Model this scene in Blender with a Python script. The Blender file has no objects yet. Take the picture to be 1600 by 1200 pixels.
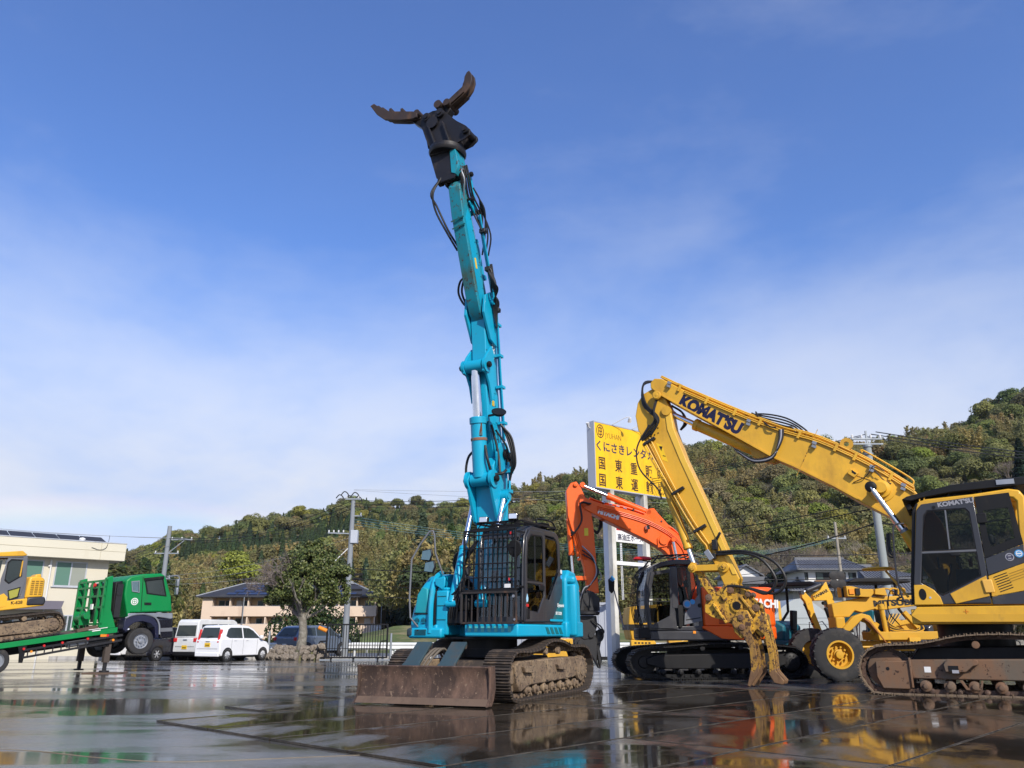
import bpy, bmesh, math, random
from mathutils import Vector, Matrix, Euler, noise
random.seed(7)
S = bpy.context.scene
COL = S.collection
R = math.radians
PI = math.pi

# ---------------------------------------------------------------- camera
cam_d = bpy.data.cameras.new("camera"); cam = bpy.data.objects.new("camera", cam_d); COL.objects.link(cam)
cam_d.sensor_width = 36.0; cam_d.lens = 36.0 * 1248 / 1600
cam_d.clip_start = 0.1; cam_d.clip_end = 3000
cam.location = (0, 0, 1.2); cam.rotation_euler = (R(90 + 17.4), 0, 0)
S.camera = cam

# ---------------------------------------------------------------- sky and sun
SUN_EL, SUN_AZ = 34.5, 25.0            # azimuth: degrees to the right of straight behind the camera
SUN_DIR = Vector((math.sin(R(SUN_AZ)) * math.cos(R(SUN_EL)), -math.cos(R(SUN_AZ)) * math.cos(R(SUN_EL)), math.sin(R(SUN_EL))))
W = bpy.data.worlds.new("World"); S.world = W; W.use_nodes = True
def world():
    nt = W.node_tree; N = nt.nodes; L = nt.links; N.clear()
    out = N.new("ShaderNodeOutputWorld"); bg = N.new("ShaderNodeBackground"); L.new(bg.outputs[0], out.inputs[0])
    bg.inputs[1].default_value = 0.144
    sky = N.new("ShaderNodeTexSky"); sky.sky_type = 'NISHITA'; sky.sun_disc = False
    sky.sun_elevation = R(SUN_EL); sky.sun_rotation = R(180 - SUN_AZ)
    sky.air_density = 1.0; sky.dust_density = 0.35; sky.ozone_density = 2.4
    hsv = N.new("ShaderNodeHueSaturation"); hsv.inputs['Hue'].default_value = 0.515; hsv.inputs['Saturation'].default_value = 1.26
    L.new(sky.outputs[0], hsv.inputs['Color'])
    tc = N.new("ShaderNodeTexCoord"); sep = N.new("ShaderNodeSeparateXYZ"); L.new(tc.outputs['Generated'], sep.inputs[0])
    def math_(op, a, b=None, clamp=False):
        m = N.new("ShaderNodeMath"); m.operation = op; m.use_clamp = clamp
        for i, v in enumerate((a, b)):
            if v is None: continue
            if isinstance(v, (int, float)): m.inputs[i].default_value = v
            else: L.new(v, m.inputs[i])
        return m.outputs[0]
    # thin veil of cloud, thicker towards the horizon
    mp = N.new("ShaderNodeMapping"); L.new(tc.outputs['Generated'], mp.inputs[0]); mp.inputs['Scale'].default_value = (1.3, 1.3, 3.0); mp.inputs['Rotation'].default_value = (0, R(-14), R(20))
    n1 = N.new("ShaderNodeTexNoise"); n1.inputs['Scale'].default_value = 1.35; n1.inputs['Detail'].default_value = 7; n1.inputs['Roughness'].default_value = 0.55; n1.inputs['Distortion'].default_value = 0.35
    L.new(mp.outputs[0], n1.inputs['Vector'])
    n2 = N.new("ShaderNodeTexNoise"); n2.inputs['Scale'].default_value = 6.0; n2.inputs['Detail'].default_value = 6; n2.inputs['Roughness'].default_value = 0.6
    L.new(mp.outputs[0], n2.inputs['Vector'])
    nn = math_('ADD', math_('MULTIPLY', n1.outputs[0], 0.85), math_('MULTIPLY', n2.outputs[0], 0.15))
    el = N.new("ShaderNodeMapRange"); L.new(sep.outputs['Z'], el.inputs[0])
    el.inputs[1].default_value = 0.13; el.inputs[2].default_value = 0.485; el.inputs[3].default_value = 0.95; el.inputs[4].default_value = 0.02
    el.interpolation_type = 'SMOOTHSTEP'
    dens = N.new("ShaderNodeMapRange"); L.new(math_('ADD', math_('MULTIPLY', math_('SUBTRACT', nn, .5), 1.05), el.outputs[0]), dens.inputs[0])
    dens.inputs[1].default_value = 0.0; dens.inputs[2].default_value = 1.0; dens.inputs[3].default_value = 0.06; dens.inputs[4].default_value = 0.95
    mix = N.new("ShaderNodeMixRGB"); L.new(dens.outputs[0], mix.inputs[0]); L.new(hsv.outputs[0], mix.inputs[1])
    wc = N.new("ShaderNodeMixRGB"); wr = N.new("ShaderNodeMapRange"); wr.interpolation_type = 'SMOOTHSTEP'; L.new(nn, wr.inputs[0]); wr.inputs[1].default_value = .38; wr.inputs[2].default_value = .62
    L.new(wr.outputs[0], wc.inputs[0]); wc.inputs[1].default_value = (2.55, 2.95, 4.1, 1); wc.inputs[2].default_value = (3.75, 3.95, 4.5, 1); L.new(wc.outputs[0], mix.inputs[2])
    # faint rainbow: a 42 degree circle round the point opposite the sun
    dot = N.new("ShaderNodeVectorMath"); dot.operation = 'DOT_PRODUCT'; L.new(tc.outputs['Generated'], dot.inputs[0]); dot.inputs[1].default_value = tuple(-SUN_DIR)
    ang = math_('ARCCOSINE', dot.outputs['Value'])
    mr = N.new("ShaderNodeMapRange"); L.new(ang, mr.inputs[0]); mr.inputs[1].default_value = R(39.6); mr.inputs[2].default_value = R(43.2)
    cr = N.new("ShaderNodeValToRGB"); L.new(mr.outputs[0], cr.inputs[0]); e = cr.color_ramp.elements
    e[0].position = 0; e[0].color = (0, 0, 0, 1); e[1].position = 1; e[1].color = (0, 0, 0, 1)
    for p, c in ((.2, (.14, .09, .25)), (.38, (.04, .18, .33)), (.55, (.08, .28, .10)), (.7, (.36, .30, .06)), (.84, (.36, .14, .05))):
        k = e.new(p); k.color = c + (1,)
    add = N.new("ShaderNodeMixRGB"); add.blend_type = 'ADD'; add.inputs[0].default_value = 1.0; L.new(mix.outputs[0], add.inputs[1]); L.new(cr.outputs[0], add.inputs[2])
    L.new(add.outputs[0], bg.inputs[0])
world()
sun_d = bpy.data.lights.new("sun", 'SUN'); sun_d.energy = 3.4; sun_d.angle = R(0.5); sun_d.color = (1.0, 0.93, 0.82)
sun = bpy.data.objects.new("sun", sun_d); COL.objects.link(sun)
sun.rotation_euler = SUN_DIR.to_track_quat('Z', 'Y').to_euler(); sun.location = (8, -14, 20)
S.view_settings.view_transform = 'Standard'; S.view_settings.look = 'None'
S.view_settings.exposure = 0.52; S.view_settings.gamma = 1.0; S.view_settings.use_curve_mapping = False
S.render.engine = 'CYCLES'
S.cycles.max_bounces = 8; S.cycles.transparent_max_bounces = 16
S.cycles.use_denoising = True

# ---------------------------------------------------------------- materials
MATS = {}
def newmat(name):
    m = bpy.data.materials.new(name); m.use_nodes = True; m.node_tree.nodes.clear()
    N = m.node_tree.nodes; L = m.node_tree.links
    o = N.new("ShaderNodeOutputMaterial"); b = N.new("ShaderNodeBsdfPrincipled"); L.new(b.outputs[0], o.inputs[0])
    return m, N, L, b, o
def nz(N, L, scale, detail=5, rough=.6, vec=None, sc=None, coord='Object'):
    t = N.new("ShaderNodeTexCoord"); v = t.outputs[coord]
    if sc:
        mp = N.new("ShaderNodeMapping"); mp.inputs['Scale'].default_value = sc; L.new(v, mp.inputs[0]); v = mp.outputs[0]
    n = N.new("ShaderNodeTexNoise"); n.inputs['Scale'].default_value = scale; n.inputs['Detail'].default_value = detail; n.inputs['Roughness'].default_value = rough
    L.new(v, n.inputs['Vector']); return n.outputs[0]
def ramp(N, L, src, p0, p1, c0=(0, 0, 0, 1), c1=(1, 1, 1, 1)):
    r = N.new("ShaderNodeValToRGB"); L.new(src, r.inputs[0]); e = r.color_ramp.elements
    e[0].position = p0; e[1].position = p1; e[0].color = c0; e[1].color = c1
    return r.outputs[0]
def mixc(N, L, f, a, b):
    m = N.new("ShaderNodeMixRGB")
    for i, v in enumerate((f, a, b)):
        if isinstance(v, (int, float)): m.inputs[i].default_value = v
        elif isinstance(v, tuple): m.inputs[i].default_value = v[:3] + (1,)
        else: L.new(v, m.inputs[i])
    return m.outputs[0]
def bump(N, L, src, b, strength=.3, dist=.01):
    k = N.new("ShaderNodeBump"); k.inputs['Strength'].default_value = strength; k.inputs['Distance'].default_value = dist
    L.new(src, k.inputs['Height']); L.new(k.outputs[0], b.inputs['Normal'])
def paint(name, col, rough=.35, metal=0.0, dirt=(.12, .09, .06), amt=.35, scale=2.5, chip=None, chip_amt=.0, coat=.0, streak=True, var=.12, bmp=.0, spec=.38):
    if name in MATS: return MATS[name]
    m, N, L, b, o = newmat(name)
    n1 = nz(N, L, scale, 7, .65, sc=(1, 1, .45) if streak else None)
    n2 = nz(N, L, scale * .35, 3, .5)
    base = mixc(N, L, ramp(N, L, n2, .3, .7), tuple(c * (1 - var) for c in col), tuple(min(1, c * (1 + var)) for c in col))
    lo = .72 - .45 * amt
    base = mixc(N, L, ramp(N, L, n1, lo, lo + .22), base, dirt) if amt > 0 else base
    if amt > 0 and amt < .6:
        # keep the dirt translucent
        base = mixc(N, L, .55, base, tuple(col)) if amt < .3 else base
    if chip:
        n3 = nz(N, L, scale * 5, 8, .7); lo = .75 - .35 * chip_amt
        base = mixc(N, L, ramp(N, L, n3, lo, lo + .03), base, chip)
    L.new(base, b.inputs['Base Color'])
    b.inputs['Metallic'].default_value = metal; b.inputs['Coat Weight'].default_value = coat; b.inputs['Coat Roughness'].default_value = .12; b.inputs['Specular IOR Level'].default_value = spec
    rr = N.new("ShaderNodeMapRange"); L.new(n1, rr.inputs[0]); rr.inputs[1].default_value = .35; rr.inputs[2].default_value = .75
    rr.inputs[3].default_value = rough; rr.inputs[4].default_value = min(1, rough + .3); L.new(rr.outputs[0], b.inputs['Roughness'])
    if bmp: bump(N, L, nz(N, L, scale * 8, 6, .7), b, bmp, .01)
    MATS[name] = m; return m
def glass(name, tint=(.55, .6, .6), f=.12, gcol=(.9, .95, 1)):
    if name in MATS: return MATS[name]
    m = bpy.data.materials.new(name); m.use_nodes = True; N = m.node_tree.nodes; L = m.node_tree.links; N.clear()
    o = N.new("ShaderNodeOutputMaterial"); t = N.new("ShaderNodeBsdfTransparent"); g = N.new("ShaderNodeBsdfGlossy"); mx = N.new("ShaderNodeMixShader")
    t.inputs[0].default_value = tint + (1,); g.inputs[0].default_value = gcol + (1,); g.inputs['Roughness'].default_value = .02
    fr = N.new("ShaderNodeFresnel"); fr.inputs[0].default_value = 1.5
    ad = N.new("ShaderNodeMath"); ad.operation = 'ADD'; ad.inputs[1].default_value = f - .04; ad.use_clamp = True; L.new(fr.outputs[0], ad.inputs[0])
    L.new(ad.outputs[0], mx.inputs[0]); L.new(t.outputs[0], mx.inputs[1]); L.new(g.outputs[0], mx.inputs[2]); L.new(mx.outputs[0], o.inputs[0])
    MATS[name] = m; return m
def leafmat(name, cols, attr=None, rough=.55, trans=.35, scale=3.0):
    if name in MATS: return MATS[name]
    m, N, L, b, o = newmat(name)
    g = N.new("ShaderNodeNewGeometry"); r = N.new("ShaderNodeValToRGB"); L.new(g.outputs['Random Per Island'], r.inputs[0])
    e = r.color_ramp.elements; e[0].color = cols[0] + (1,); e[1].color = cols[-1] + (1,)
    for i, c in enumerate(cols[1:-1]): k = e.new((i + 1) / (len(cols) - 1)); k.color = c + (1,)
    c = r.outputs[0]
    if attr:
        a = N.new("ShaderNodeAttribute"); a.attribute_type = 'INSTANCER'; a.attribute_name = attr
        mm = N.new("ShaderNodeMixRGB"); mm.blend_type = 'MULTIPLY'; mm.inputs[0].default_value = 1; L.new(c, mm.inputs[1]); L.new(a.outputs['Color'], mm.inputs[2]); c = mm.outputs[0]
    L.new(c, b.inputs['Base Color']); b.inputs['Roughness'].default_value = rough; b.inputs['Specular IOR Level'].default_value = .25
    t = N.new("ShaderNodeBsdfTranslucent"); L.new(c, t.inputs[0]); mx = N.new("ShaderNodeMixShader"); mx.inputs[0].default_value = trans
    L.new(b.outputs[0], mx.inputs[1]); L.new(t.outputs[0], mx.inputs[2]); L.new(mx.outputs[0], o.inputs[0])
    MATS[name] = m; return m
def emit(name, col, s):
    m, N, L, b, o = newmat(name); b.inputs['Base Color'].default_value = col + (1,); b.inputs['Emission Color'].default_value = col + (1,); b.inputs['Emission Strength'].default_value = s
    MATS[name] = m; return m

# ---------------------------------------------------------------- mesh builder
class B:
    W = None            # optional change of profile applied to every vertex of a machine
    def __init__(s, T=None): s.v = []; s.f = []; s.m = []; s.T = T
    def add(s, vs, fs, m=0):
        o = len(s.v)
        if s.T is not None: vs = [s.T @ Vector(v) for v in vs]
        if B.W: vs = [B.W(*v) for v in vs]
        s.v += [tuple(v) for v in vs]
        for f in fs: s.f.append(tuple(i + o for i in f)); s.m.append(m)
        return s
    def box(s, x0, x1, y0, y1, z0, z1, m=0):
        return s.add([(x0, y0, z0), (x1, y0, z0), (x1, y1, z0), (x0, y1, z0), (x0, y0, z1), (x1, y0, z1), (x1, y1, z1), (x0, y1, z1)],
                     [(0, 3, 2, 1), (4, 5, 6, 7), (0, 1, 5, 4), (1, 2, 6, 5), (2, 3, 7, 6), (3, 0, 4, 7)], m)
    def obox(s, c, d, up, L, w, h, m=0):
        """box of length L along d centred at c, width w, height h along up"""
        c = Vector(c); d = Vector(d).normalized(); up = Vector(up); sd = d.cross(up).normalized(); up = sd.cross(d).normalized()
        vs = [c + d * (L / 2 * a) + sd * (w / 2 * b) + up * (h / 2 * e) for e in (-1, 1) for a, b in ((-1, -1), (1, -1), (1, 1), (-1, 1))]
        return s.add(vs, [(0, 3, 2, 1), (4, 5, 6, 7), (0, 1, 5, 4), (1, 2, 6, 5), (2, 3, 7, 6), (3, 0, 4, 7)], m)
    def bar(s, p, q, w, h=None, up=(0, 0, 1), m=0):
        p = Vector(p); q = Vector(q); h = h or w; d = q - p
        if abs(d.normalized().dot(Vector(up))) > .98: up = (1, 0, 0) if abs(d.normalized().x) < .9 else (0, 1, 0)
        return s.obox((p + q) / 2, d, up, d.length, w, h, m)
    def prism(s, pts, y0, y1, m=0, ax='y'):
        """polygon in the x-z plane extruded along y (ax='y'); ax='x': polygon in y-z along x; ax='z': x-y along z"""
        a = 0
        for i in range(len(pts)):
            p, q = pts[i], pts[(i + 1) % len(pts)]; a += p[0] * q[1] - q[0] * p[1]
        if a < 0: pts = pts[::-1]
        n = len(pts)
        if ax == 'y': P = lambda p, t: (p[0], t, p[1]); fl = False
        elif ax == 'x': P = lambda p, t: (t, p[0], p[1]); fl = True
        else: P = lambda p, t: (p[0], p[1], t); fl = True
        lo, hi = min(y0, y1), max(y0, y1)
        vs = [P(p, lo) for p in pts] + [P(p, hi) for p in pts]
        fs = [tuple(range(n)), tuple(range(2 * n - 1, n - 1, -1))] + [((i + 1) % n, i, n + i, n + (i + 1) % n) for i in range(n)]
        if fl: fs = [f[::-1] for f in fs]
        return s.add(vs, fs, m)
    def ring(s, outer, inner, y0, y1, m=0, ax='y'):
        n = len(outer)
        P = (lambda p, t: (p[0], t, p[1])) if ax == 'y' else ((lambda p, t: (t, p[0], p[1])) if ax == 'x' else (lambda p, t: (p[0], p[1], t)))
        vs = [P(p, t) for t in (y0, y1) for r_ in (outer, inner) for p in r_]
        fs = []
        for i in range(n):
            j = (i + 1) % n
            fs += [(i, j, n + j, n + i), (2 * n + i, 3 * n + i, 3 * n + j, 2 * n + j), (i, 2 * n + i, 2 * n + j, j), (n + i, n + j, 3 * n + j, 3 * n + i)]
        return s.add(vs, fs, m)
    def cyl(s, p, q, r, r2=None, n=14, m=0):
        p = Vector(p); q = Vector(q); r2 = r if r2 is None else r2; d = (q - p).normalized()
        a = d.orthogonal().normalized(); b = d.cross(a)
        vs = [c + (a * math.cos(2 * PI * i / n) + b * math.sin(2 * PI * i / n)) * rr for c, rr in ((p, r), (q, r2)) for i in range(n)]
        return s.add(vs, [tuple(range(n))[::-1], tuple(range(n, 2 * n))] + [(i, (i + 1) % n, n + (i + 1) % n, n + i) for i in range(n)], m)
    def lathe(s, prof, o, d, n=24, m=0, cap=True):
        """prof: (distance along d, radius)"""
        o = Vector(o); d = Vector(d).normalized(); a = d.orthogonal().normalized(); b = d.cross(a); k = len(prof)
        vs = [o + d * t + (a * math.cos(2 * PI * i / n) + b * math.sin(2 * PI * i / n)) * rr for t, rr in prof for i in range(n)]
        fs = [(j * n + i, j * n + (i + 1) % n, (j + 1) * n + (i + 1) % n, (j + 1) * n + i) for j in range(k - 1) for i in range(n)]
        if cap: fs += [tuple(range(n))[::-1], tuple(range((k - 1) * n, k * n))]
        return s.add(vs, fs, m)
    def tube(s, pts, r, n=7, m=0, smooth=True, k=5):
        pts = [Vector(p) for p in pts]
        if smooth and len(pts) > 2:
            q = [pts[0] * 2 - pts[1]] + pts + [pts[-1] * 2 - pts[-2]]; o = []
            for i in range(1, len(q) - 2):
                for t in range(k):
                    t /= k; a, b_, c, d = q[i - 1], q[i], q[i + 1], q[i + 2]
                    o.append(.5 * ((2 * b_) + (-a + c) * t + (2 * a - 5 * b_ + 4 * c - d) * t * t + (-a + 3 * b_ - 3 * c + d) * t ** 3))
            pts = o + [pts[-1]]
        N_ = len(pts); a = None; vs = []
        for i, p in enumerate(pts):
            d = (pts[min(i + 1, N_ - 1)] - pts[max(i - 1, 0)]).normalized()
            a = d.orthogonal().normalized() if a is None else (a - d * a.dot(d)).normalized()
            b_ = d.cross(a); rr = r[i * (len(r) - 1) // max(1, N_ - 1)] if isinstance(r, (list, tuple)) else r
            vs += [p + (a * math.cos(2 * PI * j / n) + b_ * math.sin(2 * PI * j / n)) * rr for j in range(n)]
        fs = [(i * n + j, i * n + (j + 1) % n, (i + 1) * n + (j + 1) % n, (i + 1) * n + j) for i in range(N_ - 1) for j in range(n)]
        fs += [tuple(range(n))[::-1], tuple(range((N_ - 1) * n, N_ * n))]
        return s.add(vs, fs, m)
    def mesh(s, name, mats, smooth=True, ang=35):
        me = bpy.data.meshes.new(name); me.from_pydata(s.v, [], s.f)
        mats = mats if isinstance(mats, (list, tuple)) else [mats]
        for q in mats: me.materials.append(q)
        if len(mats) > 1: me.polygons.foreach_set('material_index', s.m)
        if smooth:
            me.polygons.foreach_set('use_smooth', [True] * len(s.f)); me.set_sharp_from_angle(angle=R(ang))
        me.update(); return me
    def out(s, name, mats, parent=None, bev=0, smooth=True, ang=35, loc=None, rot=None, seg=2):
        o = bpy.data.objects.new(name, s.mesh(name, mats, smooth, ang)); COL.objects.link(o)
        if parent: o.parent = parent
        if loc: o.location = loc
        if rot: o.rotation_euler = rot
        if bev:
            b = o.modifiers.new("bevel", 'BEVEL'); b.width = bev; b.segments = seg; b.limit_method = 'ANGLE'; b.angle_limit = R(35); b.harden_normals = False
        return o
def tag(o, label=None, cat=None, group=None, kind=None):
    if label: o['label'] = label
    if cat: o['category'] = cat
    if group: o['group'] = group
    if kind: o['kind'] = kind
    return o
def thing(name, label, cat, loc=(0, 0, 0), rz=0, group=None, rot=None):
    o = bpy.data.objects.new(name, None); COL.objects.link(o); o.empty_display_size = .2
    o.location = loc; o.rotation_euler = rot or (0, 0, R(rz)); return tag(o, label, cat, group)
def place(me, name, parent, M):
    o = bpy.data.objects.new(name, me); COL.objects.link(o)
    if parent: o.parent = parent
    o.matrix_local = M; return o
def frame(o, x, z):
    """matrix with origin o, local x and z directions"""
    x = Vector(x).normalized(); z = Vector(z); y = z.cross(x).normalized(); z = x.cross(y)
    return Matrix(((x.x, y.x, z.x, o[0]), (x.y, y.y, z.y, o[1]), (x.z, y.z, z.z, o[2]), (0, 0, 0, 1)))
_dg = None
def text(name, body, size, M, mat, parent, bold=0.0, sx=1.0, depth=.002, align='LEFT', shear=0.0, space=1.0):
    c = bpy.data.curves.new(name, 'FONT'); c.body = body; c.size = size; c.offset = bold; c.extrude = depth; c.align_x = align; c.shear = shear; c.space_character = space; c.resolution_u = 3
    t = bpy.data.objects.new(name, c); COL.objects.link(t)
    bpy.context.view_layer.update()
    me = bpy.data.meshes.new_from_object(t.evaluated_get(bpy.context.evaluated_depsgraph_get()))
    bpy.data.objects.remove(t); me.materials.clear(); me.materials.append(mat)
    if sx != 1: me.transform(Matrix.Diagonal((sx, 1, 1, 1)))
    return place(me, name, parent, M)
def side(x, y, z, dx=-1, dz=0):
    """text matrix on a face whose outward normal is local +y, reading along dx (local x)"""
    v = Vector((dx, 0, dz)).normalized(); up = Vector((0, 1, 0)).cross(v)
    return frame((x, y, z), v, (0, 1, 0))
# ================================================================ SETTING: yard, road, hills
def ground_mat(name, c0, c1, wet=.5, scale=.35, seed=0, rmin=.03, rmax=.42, coat=0.0, bmp=.15, sc=(1, 1, 1), fine=30, rip=.02):
    m, N, L, b, o = newmat(name)
    t = N.new("ShaderNodeTexCoord"); mp = N.new("ShaderNodeMapping"); mp.inputs['Location'].default_value = (seed, seed * 1.7, 0); mp.inputs['Scale'].default_value = sc
    mp.inputs['Rotation'].default_value = (0, 0, R(12)); L.new(t.outputs['Object'], mp.inputs[0])
    def no(s, d=6, r=.6, di=.0):
        n = N.new("ShaderNodeTexNoise"); n.inputs['Scale'].default_value = s; n.inputs['Detail'].default_value = d; n.inputs['Roughness'].default_value = r; n.inputs['Distortion'].default_value = di
        L.new(mp.outputs[0], n.inputs['Vector']); return n.outputs[0]
    big = no(scale, 6, .62, .4); med = no(scale * 6, 6, .65); fin = no(fine, 4, .7)
    col = mixc(N, L, ramp(N, L, med, .3, .7), c0, c1)
    col = mixc(N, L, ramp(N, L, fin, .45, .75), col, tuple(q * 1.35 for q in c1))
    pud = ramp(N, L, big, wet - .05, wet + .05)      # 0 = puddle, 1 = drier film
    colw = mixc(N, L, .65, col, tuple(q * .45 for q in c0))
    col = mixc(N, L, pud, colw, col); L.new(col, b.inputs['Base Color'])
    rr = N.new("ShaderNodeMapRange"); L.new(pud, rr.inputs[0]); rr.inputs[3].default_value = rmin
    mr = N.new("ShaderNodeMapRange"); L.new(med, mr.inputs[0]); mr.inputs[1].default_value = .3; mr.inputs[2].default_value = .7; mr.inputs[3].default_value = rmax * .45; mr.inputs[4].default_value = rmax
    L.new(mr.outputs[0], rr.inputs[4]); L.new(rr.outputs[0], b.inputs['Roughness'])
    b.inputs['IOR'].default_value = 1.36
    bs = N.new("ShaderNodeMath"); bs.operation = 'MULTIPLY'; L.new(pud, bs.inputs[0]); L.new(fin, bs.inputs[1])
    k = N.new("ShaderNodeBump"); k.inputs['Strength'].default_value = bmp; k.inputs['Distance'].default_value = .008; L.new(bs.outputs[0], k.inputs['Height'])
    # very slight ripple of the standing water
    rp = no(14, 5, .65); k2 = N.new("ShaderNodeBump"); k2.inputs['Strength'].default_value = rip; k2.inputs['Distance'].default_value = .004; L.new(rp, k2.inputs['Height']); L.new(k.outputs[0], k2.inputs['Normal'])
    L.new(k2.outputs[0], b.inputs['Normal'])
    MATS[name] = m; return m
M_yard = ground_mat("wet_concrete", (.07, .064, .052), (.15, .142, .128), wet=.50, scale=.26, seed=3, rmin=.06, rmax=.26, rip=.10, bmp=.3, sc=(.55, 1.5, 1))
M_plate = ground_mat("wet_steel_plate", (.034, .026, .018), (.078, .062, .045), wet=.535, scale=.38, seed=9, rmin=.045, rmax=.30, bmp=.3, fine=40, rip=.04)
M_asph = ground_mat("damp_asphalt", (.05, .05, .052), (.085, .085, .088), wet=.35, scale=.2, seed=5, rmax=.6, bmp=.3, fine=60)
M_grass = paint("grass_soil", (.10, .12, .035), .9, dirt=(.17, .13, .07), amt=.6, scale=.7, streak=False, var=.3, bmp=.5)

def quad(name, pts, z, mat, kind='structure', thick=0):
    b = B(); b.prism(pts, z - thick, z, ax='z') if thick else b.add([(x, y, z) for x, y in pts], [tuple(range(len(pts)))])
    o = b.out(name, mat, smooth=False)
    if kind: o['kind'] = kind
    return o
yard = quad('yard', [(-62, -8), (60, -8), (60, 43.2), (-62, 43.2)], 0.0, M_yard)
road = quad('road', [(-90, 45.6), (70, 45.6), (70, 58), (-90, 58)], -.035, M_asph)
ground = quad('ground', [(-900, -200), (900, -200), (900, 1500), (-900, 1500)], -.06, M_grass)
# road edge line and kerb
M_white = paint("white_paint", (.75, .75, .73), .5, amt=.3, dirt=(.35, .34, .32))
M_conc = paint("pale_concrete", (.42, .41, .39), .8, amt=.5, dirt=(.2, .19, .17), scale=1.5, bmp=.2)
quad('road_marking', [(-90, 46.3), (70, 46.3), (70, 46.45), (-90, 46.45)], -.031, M_white)
kerb_root = B().box(-60, 60, 43.2, 43.32, -.05, .02).out('kerb', M_conc, bev=.01); kerb_root['kind'] = 'structure'
kb = B().box(-.48, .48, -.08, .08, 0, .14).mesh('kerb_stone', M_conc)
for i in range(26):
    place(kb, 'kerb_stone', kerb_root, Matrix.Translation((-30.5 + i * .99, 42.9 + random.uniform(-.01, .01), 0)))
# steel plates laid over the yard
pu = (math.cos(R(47)), math.sin(R(47))); pw = (math.cos(R(-43)), math.sin(R(-43)))
M_grit = paint('plate_edge_grit', (.13, .115, .09), .6, amt=.8, dirt=(.035, .028, .02), scale=5, streak=False, bmp=.3)
def plate_mesh(L_):
    b = B(); b.box(.011, L_ - .011, .011, 1.513, 0, .022)
    for a in ((.011, L_ - .011, .011, .021), (.011, L_ - .011, 1.503, 1.513), (.011, .021, .021, 1.503), (L_ - .021, L_ - .011, .021, 1.503)): b.box(*a, .0225, .0245, m=1)
    return b.mesh('steel_plate', [M_plate, M_grit], smooth=False)
PLM = {6.096: plate_mesh(6.096), 4.24: plate_mesh(4.24)}
for k in range(-1, 13):
    u = 1.86 if k <= 0 else (0.0 if k < 5 else -3.2)
    if k < 0: u = 4.3
    while u < 15.5 and not (k > 9 and u > 9):
        L_ = 6.096
        if k == 0 and u < 2: L_ = 4.24
        w = -.65 + k * 1.524
        ox = -5.74 + pu[0] * u + pw[0] * w; oy = 12.94 + pu[1] * u + pw[1] * w
        if oy + pu[1] * L_ / 2 + pw[1] * .75 < 19.3:
            o = place(PLM[L_], 'steel_plate', yard, Matrix.Translation((ox, oy, .002 + random.uniform(0, .003))) @ Matrix.Rotation(R(47 - 90) + random.uniform(-.003, .003) + R(90), 4, 'Z') @ Matrix.Scale(-1, 4, (0, 1, 0)))
            o.delta_scale = (1, 1, 1)
        u += L_ + .004
# cracks of the concrete at the lower left: thin joint strip of grit
jt = B().tube([(-9, 10.2, 0), (-6.6, 9.7, .001), (-5.3, 9.45, .002), (-4.2, 8.9, .001), (-3.3, 8.62, 0), (-2.2, 8.9, .001), (-.6, 9.4, 0)], .005, n=5).out('joint_grit', paint('grit', (.2, .17, .12), .9, amt=.5), yard)

# ---------------------------------------------------------------- hills
RIDGE = [(-60, 2.0), (-40, 3.6), (-30, 4.9), (-26, 5.6), (-21.7, 7.0), (-17.7, 8.2), (-13.5, 9.0), (-10.9, 9.7), (-8.2, 9.3), (-4.6, 9.4), (-2.7, 9.2), (0, 10.4), (2.3, 11.5), (5.4, 12.2), (12, 13.2), (17, 12.8), (22.4, 12.9), (28, 13.3), (33.7, 14.7), (40, 15.6), (60, 12)]
def ridge_el(az):
    for (a, e), (c, g) in zip(RIDGE, RIDGE[1:]):
        if a <= az <= c: t = (az - a) / (c - a); t = t * t * (3 - 2 * t); return e + (g - e) * t
    return RIDGE[0][1] if az < 0 else RIDGE[-1][1]
def hfoot(az): return 128 if az < -4 else (128 - (az + 4) * 3.0 if az < 4 else 104)
def hrid(az): return 330 if az < -6 else (330 - (az + 6) * 5 if az < 8 else 260)
def hz(az, d):
    df, dr = hfoot(az), hrid(az); H = math.tan(R(ridge_el(az))) * dr - 6.5
    t = (d - df) / (dr - df)
    if t <= 0: z = 0.0
    elif t < 1: z = H * (t ** .92 * .9 + .1 * t * t)
    else: z = H * max(0, 1 - (t - 1) * .6)
    if t > 0:
        x, y = d * math.sin(R(az)), d * math.cos(R(az))
        z += min(1, t * 4) * (noise.noise(Vector((x * .02, y * .02, 1.3))) * 7 + noise.noise(Vector((x * .06, y * .06, 4))) * 2) * (1 if t < .8 else max(.15, (1.2 - t) * 2.2) if t < 1.2 else .3)
    return z
def terrain():
    b = B(); AZ = [a * 1.5 for a in range(-42, 43)]; DD = [62, 80, 95, 104, 112, 122, 135, 150, 165, 180, 200, 220, 240, 260, 280, 300, 320, 340, 380, 440, 560]
    for d in DD:
        for a in AZ: b.v.append((d * math.sin(R(a)), d * math.cos(R(a)), hz(a, d) - (.075 if d < 80 else -.02)))
    n = len(AZ)
    for j in range(len(DD) - 1):
        for i in range(n - 1): b.f.append((j * n + i, j * n + i + 1, (j + 1) * n + i + 1, (j + 1) * n + i)); b.m.append(0)
    o = b.out('hillside', paint('forest_floor', (.11, .11, .05), .95, amt=.5, dirt=(.17, .14, .08), scale=.05, streak=False), ang=180); o['kind'] = 'structure'
terrain()
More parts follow.
